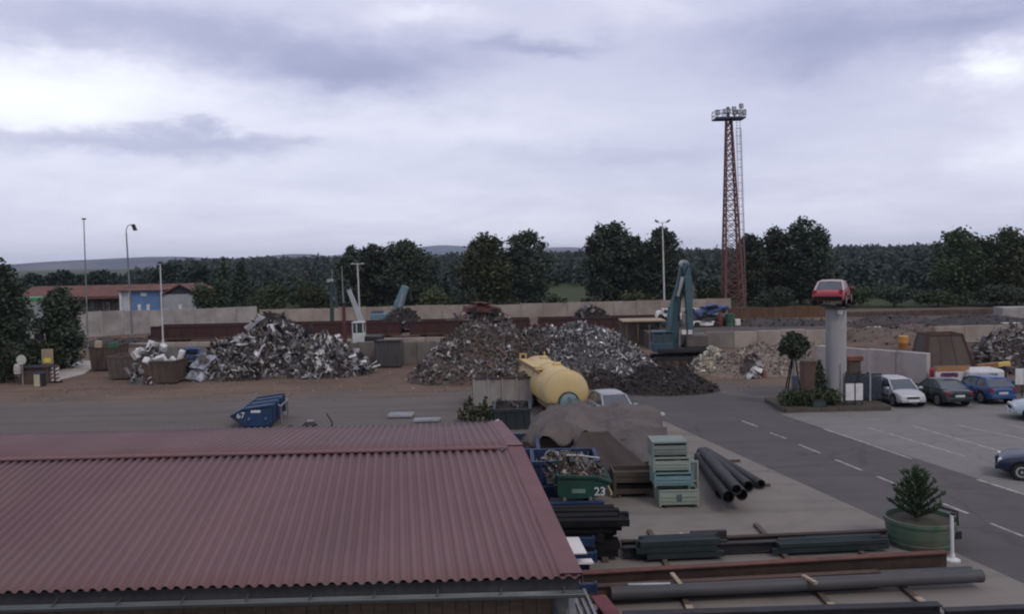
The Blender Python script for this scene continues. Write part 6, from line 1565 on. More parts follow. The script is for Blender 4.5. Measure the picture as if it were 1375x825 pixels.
def ribbed_bin():
    Y = 47.2; x0, x1 = XA(634, Y, 530), XA(716, Y, 530); z1 = ZA(670, 508, Y); t = thing('grey_skip', 'tall pale grey ribbed skip at the left side of the yellow tank', 'skip', ((x0 + x1) / 2, Y + 1.1, 0)); w = x1 - x0
    m = mat('pale_grey_paint', (.30, .285, .27), (.23, .215, .20), 1.0, .75, bump=.15, bsc=10, grime=(.15, .12, .10), gf=.6, gsc=.7, stretch=(1, 1, .4))
    pw = (w - .2) / 4
    fp = MB().box((0, 0, 0), (pw - .07, .05, z1 - .12)).mesh('front_panel', m)
    for i in range(4): inst('front_panel', fp, t, (-w / 2 + .1 + (i + .5) * pw, -1.06 + .02 * (i % 2), z1 / 2 + .04), (-.03, 0, 0))
    for i in range(5): MB().box((-w / 2 + .1 + i * pw, -1.10, z1 / 2 + .02), (.09, .09, z1 - .1)).build('rib', m, t)
    for s in (-1, 1): MB().box((s * w / 2 - s * .05, 0, z1 / 2), (.08, 2.1, z1 - .1)).build('side_plate', M_STEEL, t)
    MB().box((0, 1.05, z1 / 2), (w, .08, z1 - .1)).build('back_plate', M_STEEL, t); MB().box((0, 0, .1), (w, 2.1, .1)).build('floor', M_DARK, t)
    for y in (-1.06, 1.05): MB().box((0, y, z1), (w + .04, .12, .1)).build('rim', M_RUSTD, t)
    MB().box((0, .1, z1 - .35), (w - .2, 1.8, .2)).build('contents', E_MIX, t)
    heap('scrap_load', 'rusty scrap filling the pale grey ribbed skip', 'scrap load', [((x0 + x1) / 2, Y + 1.1, .42, w / 2 - .1, .95, 2.5)], E_MIX, scrap_mat('mixed', .2, .7), 220, .3, pick(KALL, ['rust', 'brown', 'black']), 16, .6, 91, z1 - .32)
ribbed_bin()
def asym_skip(name, label, x0, x1, Y, D, ztop, m, number, nx, num_size=.3, tip=-1, lid=True, ztip=None, z0=.12, plate=None, group=None):
    "skip whose near side ends in a sloping tip; near face at depth Y"
    t = thing(name, label, 'skip', (0, Y, 0), 0, group)
    ztip = ztip or ztop * .68; w = x1 - x0; th = .05
    if tip < 0: P = [(x0, ztip), (x0 + w * .30, ztop * .86), (x1, ztop), (x1 - .04, z0 + .12), (x1 - .2, z0), (x0 + w * .34, z0)]
    else: P = [(x0, ztop), (x1 - w * .28, ztop * .96), (x1, ztip), (x1 - w * .34, z0), (x0 + .15, z0), (x0, z0 + .1)]
    for y, nm in ((0, 'near_side'), (D - th, 'far_side')): MB().prism(P, y, y + th, 'Y').build(nm, m, t, bevel=.01)
    n = len(P)
    for i in range(n):
        a, b = P[i], P[(i + 1) % n]
        if lid is False and i in (0, 1) and (a[1] > .6 * ztop and b[1] > .6 * ztop) : continue
        top = a[1] > .6 * ztop and b[1] > .6 * ztop
        if top and lid:
            for k in range(3):
                u0, u1 = D * k / 3 + .05, D * (k + 1) / 3 - .04
                d = Vector((b[0] - a[0], 0, b[1] - a[1])); mb = MB(); mb.add([(a[0], u0, a[1] - .02), (b[0], u0, b[1] - .02), (b[0], u1, b[1] - .02), (a[0], u1, a[1] - .02)], [(0, 1, 2, 3)]); mb.build('lid', m, t, solid=.05)
                mb = MB(); mb.bar((a[0], u1 - .1, a[1] + .02), (b[0], u1 - .1, b[1] + .02), .07, .06); mb.build('lid_rib', m, t)
        else:
            mb = MB(); mb.add([(a[0], th, a[1]), (b[0], th, b[1]), (b[0], D - th, b[1]), (a[0], D - th, a[1])], [(0, 1, 2, 3)]); mb.build('shell_plate', m, t, solid=.04)
    for y in (-.03, D): 
        for a, b in ((P[0], P[1]), (P[1], P[2])): MB().bar((a[0], y, a[1]), (b[0], y, b[1]), .08, .08).build('rim', m, t)
    for k in range(4): 
        xx = x1 if tip < 0 else x0; MB().box((xx + (.03 if tip < 0 else -.03), .3 + k * (D - .6) / 3, (ztop + z0) / 2 + .05), (.10, .10, ztop - z0 - .15)).build('rib', m, t)
    for x in (x0 + w * .42, x1 - w * .2 if tip < 0 else x1 - w * .42): MB().box((x, D / 2, z0 / 2), (.14, D * .94, z0)).build('skid', M_DARK, t)
    lug_x = [x0 + w * .45, x0 + w * .85] if tip < 0 else [x0 + w * .12, x0 + w * .6]
    for x in lug_x: MB().tube([(x, .02, ztop * .45), (x, -.14, ztop * .45)], .05, 8).build('lifting_lug', M_STEEL, t)
    lettering(number, (nx, -.012, ztop * .60), num_size, M_NUM, t)
    if plate: MB().box((plate[0], -.012, plate[1]), (plate[2], .02, plate[3])).build('name_plate', M_NUM if tip < 0 else mat('plate_dull', (.16, .22, .19), (.1, .15, .13), 4, .6), t)
    return t
Y = 42.4; X = lambda px: XA(px, Y, 560)
t = asym_skip('blue_skip', 'blue lidded skip numbered 67 alone on the grey yard', X(310), X(365), Y, 3.7, 1.14, M_BLUE, '67', X(323.5), .40, -1, True, .66, .14, (X(343.5), .86, .46, .12))
for y in (1.0, 3.0):
    MB().tube([(X(366) + .08, y, 1.0), (X(366) + .20, y, .92), (X(366) + .22, y, .1)], .045, 6).build('side_frame', M_STEEL, t)
MB().tube([(X(366) + .21, .9, .92), (X(366) + .21, 3.1, .92)], .04, 6).build('side_frame', M_STEEL, t)
t.rotation_euler.z = .085; _p = Vector((X(340), 0, 0)); t.location = Vector((0, Y, 0)) + _p - Matrix.Rotation(.085, 3, 'Z') @ _p
Y = 26.9; X = lambda px: XA(px, Y, 660)
asym_skip('green_skip', 'green skip numbered 23 full of scrap bars, right of the shed roof', X(749), X(822), Y, 2.0, 1.28, M_GREEN, '23', X(805.5), .36, 1, False, 1.06, .56, (X(777), .80, .42, .13))
for yy in (26.6, 28.5):
    t = thing('blue_beam', 'blue steel beam under the green skip, %s one' % ('front' if yy < 27 else 'rear'), 'beam', (X(767), yy, .40)); MB().box((0, 0, 0), (1.9, .2, .24)).build('web', M_BLUED, t); MB().box((0, 0, .13), (1.95, .26, .03)).build('flange', M_BLUED, t); MB().box((0, 0, -.13), (1.95, .26, .03)).build('flange', M_BLUED, t)
    for s in (-.7, .7): MB().box((s, 0, -.27), (.2, .3, .25)).build('foot', M_WOOD, t)
def open_bin(label, x0, x1, y0, y1, h, m, seed, fill=.85, tones=('mid', 'rust', 'brown', 'cream', 'black', 'grey'), lit='mixed', n=260, ps=.7, np_=34):
    t = thing('blue_bin', label, 'bin', ((x0 + x1) / 2, (y0 + y1) / 2, 0)); w, d = x1 - x0, y1 - y0
    for s in (-1, 1):
        MB().box((0, s * (d / 2 - .03), h / 2), (w, .06, h)).build('side_plate', m, t); MB().box((s * (w / 2 - .03), 0, h / 2), (.06, d - .12, h)).build('end_plate', m, t)
        MB().box((0, s * d / 2, h), (w + .08, .13, .12)).build('rim', m, t); MB().box((s * w / 2, 0, h), (.13, d - .13, .12)).build('rim', m, t)
        for i in range(4): MB().box((-w / 2 + (i + .5) * w / 4, s * (d / 2 + .03), h / 2), (.10, .08, h - .1)).build('rib', m, t)
    MB().box((0, 0, .08), (w - .12, d - .12, .1)).build('floor', m, t)
    heap('scrap_load', 'tangled scrap filling the ' + label, 'scrap load', [((x0 + x1) / 2, (y0 + y1) / 2, .36, w / 2 - .05, d / 2 - .05, 2.6)], E_MIX, scrap_mat(lit, .2, .65), n * 2, .17, pick(['bent_bar', 'bent_bar', 'angle_iron', 'hoop'], list(tones)), np_, ps * .6, seed, h * fill - .2, cells=.22)
    return t
xb = lambda px, Y: XA(px, Y, 640)
open_bin('deep blue bin between the shed roof and the green skip', xb(716, 28.8), xb(802, 29.6), 29.1, 31.0, 1.18, M_BLUED, 101)
open_bin('deep blue bin at the roof corner, under the tarpaulin edge', xb(688, 33.0), xb(722, 33.0), 31.2, 34.0, 1.15, M_BLUED, 102, .7, ('black', 'mid', 'brown'), 'dark', 160, .6, 14)
heap('scrap_load', 'pale bars and rusty scraps heaped in the green skip', 'scrap load', [((X(742) + X(812)) / 2, 27.9, .34, .95, .95, 2.4)], E_DRK, scrap_mat('mixed', .2, .65), 320, .16, pick(['bent_bar', 'angle_iron', 'bent_bar'], ['cream', 'rust', 'black', 'mid', 'brown']), 30, .45, 103, 1.0, cells=.2)
for (a, b_, r_, m_, lb) in [((737, 628), (752, 648), .04, M_GALV, 'long pale pipe leaning at the left of the green skip'), ((760, 612), (805, 616), .035, M_GALV, 'pale pipe lying across the scrap behind the green skip'), ((786, 635), (806, 627), .035, M_WOODL, 'pale bent strip on the scrap in the green skip'), ((812, 648), (821, 664), .05, M_WOODL, 'pale short tube hanging over the tip of the green skip')]:
    p0_, p1_ = A(*a, 28.4), A(*b_, 27.0 if a[1] > 640 or a[0] == 737 else 28.2); c = (p0_ + p1_) / 2
    tag(MB().tube([p0_ - c, (p0_ - c) * .2 + Vector((0, 0, .03)), p1_ - c], r_, 7).build('pipe', m_, smooth=60, loc=c), lb, 'pipe')
# dark skip below the ribbed one with loose bars, weeds and white stub post
x0, x1 = XA(664, 41.5, 565), XA(712, 41.5, 565)
open_bin('dark green-blue bin in front of the pale grey ribbed skip', x0, x1, 41.0, 43.4, .92, mat('bin_bluegreen', (.016, .028, .034), (.011, .02, .024), 2, .6, grime=(.05, .045, .04), gf=.5), 104, .9, ('black', 'brown', 'mid'), 'dark', 200, .6, 22)
tt = leafy('weed_clump', 'green weeds growing by the far corner of the shed roof', 'weeds', [((-1.0 + i * .24, .12 * (i % 3), .34 + .13 * (i % 3)), (.13, .22, .30 + .16 * (i % 3))) for i in range(10)], 800, .17, L_MID, 12, (XA(645, 42.5, 565), 43.2, 0), [([(-.6 + .3 * i, 0, 0), (-.62 + .32 * i, .05, .9)], .02) for i in range(5)])
q = G(672, 582); t = thing('white_stub_post', 'bent white post at the far corner of the shed roof', 'post', (XA(672, 33, 575), 33, 0)); z1 = ZA(672, 564, 33)
MB().tube([(.1, 0, 0), (.06, 0, z1 * .6), (-.08, 0, z1)], .04, 7).build('post', M_WHITE, t, smooth=60); MB().tube([(-.08, 0, z1), (-.2, 0, z1 - .06), (-.24, 0, z1 - .3)], .03, 6).build('hook', M_WHITE, t)

# covered stack
def cloth(name, label, cat, fn, m, nu=36, nv=28, loc=(0, 0, 0), seed=0):
    mb = MB(); L_ = Vector(loc)
    mb.grid(lambda u, v: Vector(fn(u, v)) - L_, nu, nv)
    o = mb.build(name, m, smooth=60, solid=.012, loc=loc); return tag(o, label, cat)
TARP = mat('tarp_taupe', (.094, .077, .068), (.070, .058, .053), .9, .8, bump=.15, bsc=9, grime=(.125, .103, .092), gf=.6, gsc=.7)
TARPG = mat('tarp_grey', (.094, .083, .078), (.074, .066, .062), .9, .82, bump=.15, bsc=9, grime=(.15, .13, .12), gf=.5, gsc=.7)
TARPD = mat('tarp_brown', (.050, .037, .032), (.036, .028, .025), .9, .85, bump=.15, bsc=9, grime=(.068, .053, .046), gf=.5, gsc=.7)
def fA(u, v):
    # u left to right, v front to back
    Yf = 33.0 + .8 * (u - .5) ** 2; Y_ = Yf + (38.6 - Yf) * v
    lx = (694 + 26 * v) ; rx = (893 - 6 * v); px = lx + (rx - lx) * u
    x = XA(px, Y_, 575)
    z = 1.46 + .05 * math.exp(-((u - .34) / .12) ** 2) * math.sin(PI * min(1, v * 1.2)) ** .6 + .22 * math.exp(-((u - .72) / .2) ** 2) * v - .14 * (1 - abs(2 * u - 1)) * 0
    z -= .16 * math.exp(-((u - .55) / .09) ** 2)
    z -= .50 * max(0, (abs(u - .5) - .40) / .10) ** 1.5 * (1 if u < .5 else .55)
    fr = max(0, 1 - v / .16); sc = .42 + .26 * math.sin(u * 23 + .6) + .12 * math.sin(u * 9 + 1)
    mid = 1 - .9 * math.exp(-((u - .52) / .12) ** 2)
    z -= fr ** 1.6 * sc * mid; y2 = Y_ - .10 * fr * mid
    ds = math.hypot((u - .36) / .36, (v - .55) / .75); an = math.atan2((v - .55) * .6, u - .36); z += .36 * max(0, 1 - ds) ** 1.1 + .05 * math.sin(an * 9) * min(1, ds * 1.5) - .12
    z += .10 * max(0, 1 - abs(u - .34 - .10 * (v - .5)) / .05) * math.sin(PI * min(1, v * 1.15)) ** .5 + .12 * max(0, 1 - abs(u - .16 - .2 * v) / .05) + .14 * max(0, 1 - abs(u - .80 + .15 * v) / .06) * v
    rd = 1 - 2 * abs(nz(x * .8 + Y_ * .5, Y_ * .7 - x * .3, 3, .85)); z += .09 * (rd - .5) + .04 * (1 - 2 * abs(nz(x * 1.5, Y_ * .5, 8, 2.1))) + .05 * nz(x, Y_, 1, 1.3) + .035 * (1 - 2 * abs(nz(x * 2.2 + Y_, Y_ * 1.2 - x * .6, 4, 1.9))) + .018 * (1 - 2 * abs(nz(x, Y_ * 2, 6, 4.2))) + .02 * math.sin(u * 40 + 3 * v) * (1 - v)
    return (x, y2, z)
cloth('tarpaulin', 'wide taupe tarpaulin spread over the stack left of the silver car', 'tarpaulin', fA, TARP, 120, 70, (3.2, 35, 0))
def fB(u, v):
    # grey sheet hanging down the right front
    px = 818 + (896 - 818) * u - 14 * (1 - v) * (1 - u); Y_ = 33.25 - 1.1 * (1 - v) ** 1.2; x = XA(px, Y_, 600)
    z = .40 + (1.42 + .08 * u - .40) * v + .07 * math.sin(u * 17 + v * 2) * (1 - v) + .10 * (1 - 2 * abs(nz(x * 1.3, v * 1.2, 2, 1.3))) * (1 - v)
    return (x, Y_ - .14 * math.sin(u * 13) * (1 - v), z)
cloth('tarpaulin', 'grey tarpaulin hanging down the right front of the covered stack', 'tarpaulin', fB, TARPG, 30, 18, (5, 32.6, 0))
def fC(u, v):
    w = 1 - v; px = (781 - 24 * w) + (817 + 58 * w - 781 + 24 * w) * u; Y_ = 32.5 - 2.0 * w ** 1.1; x = XA(px, Y_, 610)
    z = 1.52 - 1.02 * w ** .85 - .20 * w * (math.exp(-((u - .12) / .1) ** 2)) * -1 - .06 * math.sin(u * PI) * v * 0
    z += .05 * math.sin(u * 19 + v) * w + .03 * nz(x, v * 3, 9, 2.2) + .07 * (1 - 2 * abs(nz(x * 1.6 + v, v * 1.5, 12, 1.4))) * w
    return (x, Y_ - .12 * math.sin(u * 11 + .5) * w, z)
cloth('tarpaulin', 'dark brown tarpaulin draped like a tent at the front of the covered stack', 'tarpaulin', fC, TARPD, 32, 20, (3.6, 31.5, 0))
t = thing('crate_stack', 'stacked dark timber crates hidden below the tarpaulins', 'crates', (0, 0, 0))
for (px0, px1, ya, yb, h) in [(726, 770, 33.5, 36.6, 1.12), (790, 838, 33.6, 37.5, 1.22), (842, 882, 33.6, 37.0, 1.22)]:
    a, b_ = XA(px0, ya, 600), XA(px1, ya, 600); cr = MB().box(((a + b_) / 2, (ya + yb) / 2, h / 2), (b_ - a, yb - ya, h)).build('crate', M_BIN, t)
    for k in range(5): MB().box(((a + b_) / 2, ya - .02, .12 + k * h / 5), (b_ - a + .03, .05, h / 5 - .05)).build('board', M_BIN, cr)
def timber_crate():
    Y = 28.9; x0, x1 = XA(824, Y, 655), XA(879, Y, 655); h = ZA(850, 634, Y); t = thing('timber_crate', 'brown timber crate left of the mint green boxes', 'crate', ((x0 + x1) / 2, Y + .5, 0)); w = x1 - x0
    cm = mat('crate_brown', (.085, .068, .050), (.055, .044, .034), 1.5, .85, bump=.2, stretch=(1, 5, 5), grime=(.06, .05, .04), gf=.5)
    for k in range(4):
        if k == 1: continue
        MB().box((0, -.5, .16 + k * (h - .12) / 4 + .06), (w, .045, (h - .12) / 4 - .03)).build('board', cm, t)
    MB().box((0, -.45, h * .38), (w - .1, .03, h * .2)).build('gap_board', M_BLACK, t)
    for s in (-1, 1):
        for k in range(4): MB().box((s * (w / 2 - .02), 0, .16 + k * (h - .12) / 4 + .06), (.045, .94, (h - .12) / 4 - .03)).build('board', cm, t)
        for y in (-.5, .5): MB().box((s * (w / 2 - .04), y, h / 2), (.1, .1, h)).build('corner_post', cm, t)
        MB().box((s * (w / 2 - .2), 0, .05), (.12, 1.0, .1)).build('bearer', M_WOOD, t)
    MB().box((0, .5, h / 2 + .05), (w, .045, h - .15)).build('back_board', cm, t); MB().box((0, 0, h - .22), (w - .1, .9, .1)).build('contents', E_MIX, t)
timber_crate()
def mint_box(label, x0, x1, Y, z0, h, m, d=1.0, label_part=False, slot=.30):
    t = thing('stacking_box', label, 'steel box', ((x0 + x1) / 2, Y + d / 2, z0), 0, 'mint green stacking boxes'); w = x1 - x0; e = .06
    fh = h * (1 - slot) - .04
    MB().box((0, -d / 2 + .02, .06 + fh / 2), (w - 2 * e, .035, fh)).build('front_panel', m, t, bevel=.006)
    for k in (.33, .66): MB().box((0, -d / 2 - .005, .06 + fh * k), (w - 2 * e, .03, .035)).build('front_rib', m, t)
    for s in (-1, 1):
        MB().box((s * (w / 2 - .02), 0, h / 2), (.03, d - 2 * e, h - .08)).build('side_panel', m, t)
        for y in (-1, 1): MB().box((s * (w / 2 - e / 2), y * (d / 2 - e / 2), h / 2), (e, e, h)).build('corner_post', m, t, bevel=.006)
        MB().box((s * (w / 2 - .2), 0, .0), (.10, d, .05)).build('skid', M_DARK, t)
    MB().box((0, d / 2 - .02, h / 2), (w - 2 * e, .03, h - .08)).build('back_panel', m, t); MB().box((0, 0, .05), (w - 2 * e, d - .1, .03)).build('floor', m, t)
    MB().box((0, -d / 2 + .02, h - .025), (w, .05, .05)).build('top_rail', m, t); MB().box((0, d / 2 - .02, h - .025), (w, .05, .05)).build('top_rail', m, t)
    if label_part:
        MB().box((0, -d / 2 - .012, .06 + fh * .55), (.16, .02, fh * .55)).build('latch_plate', mat('latch_dark', (.10, .12, .12), (.07, .085, .085), 3, .6), t)
    return t
Ym = 27.75
bx = lambda px, Y=Ym: XA(px, Y, 640)
zt0 = ZA(905, 592, Ym + .2); hh = (zt0 - .08) / 4
mint_box('bottom mint green box, pulled forward and right under the stack', bx(884), bx(937), Ym - .15, .05, hh * 1.06, M_MINTP, 1.1, True, .18)
for i, (lb, m_, a, b_) in enumerate([('second mint box from the ground, bluish green', M_MINTB, 879, 931), ('third mint box from the ground, pale yellowish green', M_MINTP, 878, 928), ('topmost mint box, dull grey-green', mat('mint_grey', (.19, .225, .20), (.15, .175, .16), 2, .65, grime=(.14, .14, .12), gf=.5), 877, 925)]):
    t = mint_box(lb, bx(a), bx(b_), Ym + .05 + .03 * i, .05 + hh * 1.06 + .03 + i * (hh * .97), hh * .95, m_, 1.0)
    if i == 2: MB().box((0, -.0, hh * .93), (bx(b_) - bx(a), 1.02, .03)).build('lid', mat('mint_grey', (1, 1, 1)), t)
t = thing('stacking_box', 'pale green tall frame standing directly right behind the mint boxes', 'steel frame', (bx(931), Ym + 1.0, 0)); z1 = ZA(934, 618, Ym + .9)
for x in (0, .28):
    for y in (-.3, .4): MB().box((x, y, z1 / 2), (.06, .06, z1)).build('post', M_MINTP, t)
for z in (.1, z1 * .5, z1): MB().box((.14, -.3, z), (.34, .05, .06)).build('rail', M_MINTP, t); MB().box((.14, .4, z), (.34, .05, .06)).build('rail', M_MINTP, t)
MB().box((.14, .05, z1 * .5), (.26, .66, z1 * .9)).build('panel', mat('frame_panel', (.17, .19, .19), (.13, .145, .145), 2, .7), t)

# bundle of black pipes
PIPE = mat('pipe_black', (.022, .022, .025), (.013, .013, .015), 2, .6, .0, bump=.05, grime=(.075, .07, .07), gf=.5, gsc=.9)
pl = [('far right', 1022, 658, 951, 606, .16, 0), ('right-hand', 1005, 662, 947, 606, .19, 0), ('middle', 986, 667, 942, 607, .20, 0), ('left-hand', 969, 671, 938, 614, .20, 0),
      ('upper right', 996, 652, 950, 603, .19, 1), ('upper left', 978, 655, 940, 604, .19, 1), ('topmost', 989, 645, 945, 600, .16, 2)]
for nm, ax_, ay, bx_, by, r_, lev in pl:
    z = (r_ + .02, .55, .86)[lev]; a = G(ax_, ay, 0) if lev == 0 else G(ax_, ay + 13 * 1.0, z); b_ = G(bx_, by + 8, 0) if lev == 0 else G(bx_, by + 10, z)
    a.z = b_.z = z; c = (a + b_) / 2
    t = thing('black_pipe', nm + ' black pipe of the bundle on the apron beside the mint boxes', 'pipe', c, 0, 'black pipes right of the mint boxes')
    MB().tube([a - c, b_ - c], r_, 14, hollow=.86).build('pipe', PIPE, t, smooth=50)
for (px, py) in ((950, 622), (985, 655)):
    q = G(px, py); tag(MB().box((0, 0, .02), (1.9, .12, .1)).build('timber_bearer', M_WOOD, loc=(q.x + .3, q.y, .03)), 'timber bearer under the %s ends of the black pipes' % ('far' if py < 640 else 'near'), 'timber')

# loose things on the grey yard
def bars(label, px0, px1, py, n, dz=0):
    a, b_ = G(px0, py), G(px1, py); t = thing('bar_stack', label, 'metal stack', (a + b_) / 2); L = (b_ - a).length
    for i in range(n): MB().box((.05 * (i % 2), .22 * i - .2, .10 + .03 * (i % 2)), (L, .19, .10)).build('bar', M_GALV, t)
    for s in (-.35, .35): MB().box((s * L, .1, .03), (.1, n * .24, .06)).build('bearer', M_WOOD, t)
bars('pale metal bars stacked on the yard, left pack', 521, 554, 561, 4); bars('pale metal bars stacked on the yard, right pack', 556, 590, 567, 3)
q = G(416, 574); t = thing('debris_lump', 'dark lump with pale top lying behind the roof ridge', 'debris', q); MB().lathe([(.35, 0), (.38, .12), (.22, .26), (.05, .30)], 7).build('lump', M_DARK, t); MB().box((.02, 0, .30), (.3, .25, .06), rz=.4).build('plate', M_GALV, t)
q = G(442, 576); tag(MB().tube([(.12, 0, 0), (.16, 0, .25), (.05, 0, .5), (-.12, 0, .75)], .035, 6).build('bent_rod', M_DARK, smooth=60, loc=q), 'bent dark rod standing behind the roof ridge', 'rod')
q = G(391, 574); tag(MB().lathe([(.10, 0), (.11, .06), (.03, .1)], 7).build('stone', M_DARK, loc=q), 'small dark stone right of the blue skip', 'stone')
for i, (px, py, s) in enumerate([(873, 552, .22), (880, 555, .18), (888, 558, .2)]):
    q = G(px, py); tag(MB().lathe([(s, 0), (s * .9, s * .5), (s * .4, s * .75)], 7).build('pale_stone', M_CONC_L, loc=q), ['first', 'middle', 'last'][i] + ' pale stone in the row at the apron tip behind the tarpaulin', 'stone', 'pale stones at the apron tip')

# left edge of the yard: sign, shed, barriers
Y = 60.5; t = thing('round_sign', 'round cream disc on a post at the left edge of the yard', 'sign', (XA(30, Y, 500), Y, 0)); zc = ZA(30, 483.5, Y)
MB().lathe([(.33, -.02), (.34, 0), (.33, .02)], 22, Matrix.Translation((0, -.05, zc)) @ Matrix.Rotation(PI / 2, 4, 'X')).build('disc', mat('disc_cream', (.44, .46, .37), (.36, .38, .31), 2, .6, grime=(.22, .22, .18), gf=.4), t)
MB().box((0, .02, zc / 2), (.07, .07, zc)).build('post', M_GALV, t)
MB().lathe([(.22, 0), (.24, .3), (.20, .62), (.1, .7)], 10, Matrix.Translation((-.28, -.1, .75))).build('white_bag', M_CONC_L, t)
t = thing('timber_shed', 'low brown timber shed under the round cream disc', 'shed', (XA(38, 60, 505), 61.4, 0)); w = 1.9
bd = MB().box((0, 0, 0), (w, .04, .17)).mesh('board', mat('shed_boards', (.10, .068, .052), (.07, .048, .038), 1.5, .85, stretch=(1, 6, 6), grime=(.05, .04, .035), gf=.5))
for k in range(6): inst('board', bd, t, (0, -.62 + .01 * (k % 2), .12 + k * .18))
MB().box((0, 0, .55), (w - .05, 1.2, 1.1)).build('body', M_WOOD, t); MB().box((0, -.05, 1.14), (w + .2, 1.5, .07)).build('roof', M_DARK, t)
for s in (-1, 1): MB().box((s * (w / 2 - .05), -.66, .55), (.1, .06, 1.1)).build('corner_board', M_WOOD, t)
Y = 59.5; t = thing('cream_cabinet', 'narrow cream cabinet with dark side and lid left of the striped barriers', 'cabinet', (XA(53.5, Y, 510), Y, 0))
h = ZA(53, 502, Y); MB().box((-.08, 0, h / 2), (.40, .5, h)).build('body', mat('cream_paint', (.44, .42, .29), (.36, .34, .24), 2, .6, grime=(.2, .19, .14), gf=.4), t, bevel=.02); MB().box((.22, 0, h / 2), (.16, .5, h * .96)).build('side', M_DARK, t); MB().box((.03, 0, h + .03), (.62, .56, .06)).build('lid', M_BLUED, t)
t = thing('pale_slab_table', 'pale flat slab on trestles between the cream cabinet and the sign board', 'table', (XA(55, 61.5, 497), 61.5, 0)); zt = ZA(55, 496.5, 61.5)
MB().box((0, 0, zt), (1.15, .9, .07)).build('top', M_WHITE, t)
for s in (-1, 1):
    for y in (-.3, .3): MB().box((s * .45, y, zt / 2 - .02), (.06, .06, zt - .05)).build('leg', M_WOOD, t)
Y = 64; t = thing('sign_board', 'cream sign board with yellow panel beside the path', 'sign', (XA(64, Y, 485), Y, 0)); z0, z1 = ZA(64, 489, Y), ZA(64, 469, Y)
MB().box((0, 0, (z0 + z1) / 2), (.82, .06, z1 - z0)).build('board', M_WOODL, t); MB().box((0, -.04, z0 + (z1 - z0) * .24), (.5, .03, .32)).build('yellow_panel', mat('panel_yellow', (.66, .58, .08), (.56, .49, .08), 2, .5), t)
for s in (-1, 1): MB().box((s * .32, .06, z0 / 2 + .2), (.06, .06, z0 + .4)).build('post', M_DARK, t)
for i, px in enumerate((69.5, 77.5)):
    Y = 61.2; t = thing('striped_barrier', ('left' if i == 0 else 'right') + ' red and white striped barrier board on a black foot by the path', 'barrier', (XA(px, Y, 505), Y, 0), .1, 'striped barrier boards'); h = 1.05
    MB().box((0, 0, .1 + h / 2), (.24, .03, h)).build('board', M_WHITE, t)
    for k in range(4):
        mb = MB(); z = .2 + k * .26; mb.prism([(-.12, z), (.12, z + .12), (.12, z + .25), (-.12, z + .13)], -.021, -.017, 'Y'); mb.build('stripe', mat('stripe_red', (.16, .05, .05), (.12, .04, .04), 3, .6), t)
    MB().box((0, 0, .05), (.5, .4, .1)).build('foot', M_BLACK, t, bevel=.02)
Y = 64.5; t = thing('green_topped_cart', 'pale container with bright green cover behind the trees at the left', 'container', (XA(41, 75, 420), 75, 0)); z1, z0 = ZA(41, 401, 75), ZA(41, 446, 75)
w = XA(55, 75, 420) - XA(24, 75, 420)
MB().box((0, 0, (z0 + z1) / 2 - .1), (w, 2.0, z1 - z0)).build('body', mat('cart_pale', (.34, .36, .35), (.24, .26, .25), 1.2, .7, grime=(.14, .14, .13), gf=.6), t, bevel=.05); MB().box((0, 0, z1 - .03), (w + .1, 2.1, .3)).build('cover', mat('cover_green', (.05, .26, .10), (.04, .19, .08), 2, .6), t, bevel=.06)
for s in (-1, 1):
    for y in (-.7, .7): MB().lathe([(.4, -.1), (.4, .1), (.15, .12)], 14, Matrix.Translation((s * w * .32, y, .4)) @ Matrix.Rotation(PI / 2, 4, 'X')).build('wheel', M_TYRE, t)
    MB().box((s * w * .32, 0, (z0 + .4) / 2 + .1), (.2, 1.2, z0 - .3 if z0 > .6 else .3)).build('axle_frame', M_DARK, t)
# ================================================================== steel yard beside the shed
def ibeam(label, a, b, h, fw, m, name='steel_beam', mt=None, group=None, tf=.03):
    a, b = Vector(a), Vector(b); c = (a + b) / 2; t = thing(name, label, 'beam', c, 0, group); d = (b - a)
    MB().bar(-d / 2, d / 2, .025, h - 2 * tf).build('web', m, t)
    up = Vector((0, 0, h / 2 - tf / 2))
    MB().bar(-d / 2 + up, d / 2 + up, fw, tf).build('top_flange', mt or m, t); MB().bar(-d / 2 - up, d / 2 - up, fw, tf).build('bottom_flange', m, t)
    return t
def gz(px, py, z):
    p = G(px, py, z); return p
def beam_px(label, p0, p1, ztop, h, fw, m, mt=None, **k):
    a, b = gz(*p0, ztop), gz(*p1, ztop); a.z -= h / 2; b.z -= h / 2; return ibeam(label, a, b, h, fw, m, mt=mt, **k)
BR = mat('beam_brown', (.042, .027, .022), (.025, .018, .016), 2, .8, bump=.2, grime=(.10, .055, .04), gf=.5, gsc=1.2)
BT = mat('bar_teal', (.015, .026, .027), (.010, .018, .019), 2, .8, .0, bump=.1, grime=(.045, .045, .04), gf=.5)
SG = 'steel sections stored beside the shed'
beam_px('long rusty I-beam with red-brown top flange, in the middle of the stored steel', (781, 769), (1271, 741), .52, .46, .22, BR, M_RUSTR, group=SG)
beam_px('dark I-beam lying directly in front of the red-flanged beam', (792, 787), (1180, 767), .42, .36, .20, M_RUSTD, group=SG)
beam_px('dark brown steel section lying farthest from the camera in the stored steel', (834, 727), (1190, 712), .36, .26, .18, BR, group=SG)
beam_px('black steel section right in front of the farthest brown one', (836, 735), (1190, 720), .34, .26, .20, M_DARK, group=SG)
beam_px('flat dark beam at the bottom edge of the picture', (836, 824), (1262, 811), .30, .22, .26, M_DARK, group=SG)
beam_px('short dark beam at the lower right, in line with the bottom edge beam', (1268, 819), (1420, 813), .28, .2, .22, M_DARK, group=SG)
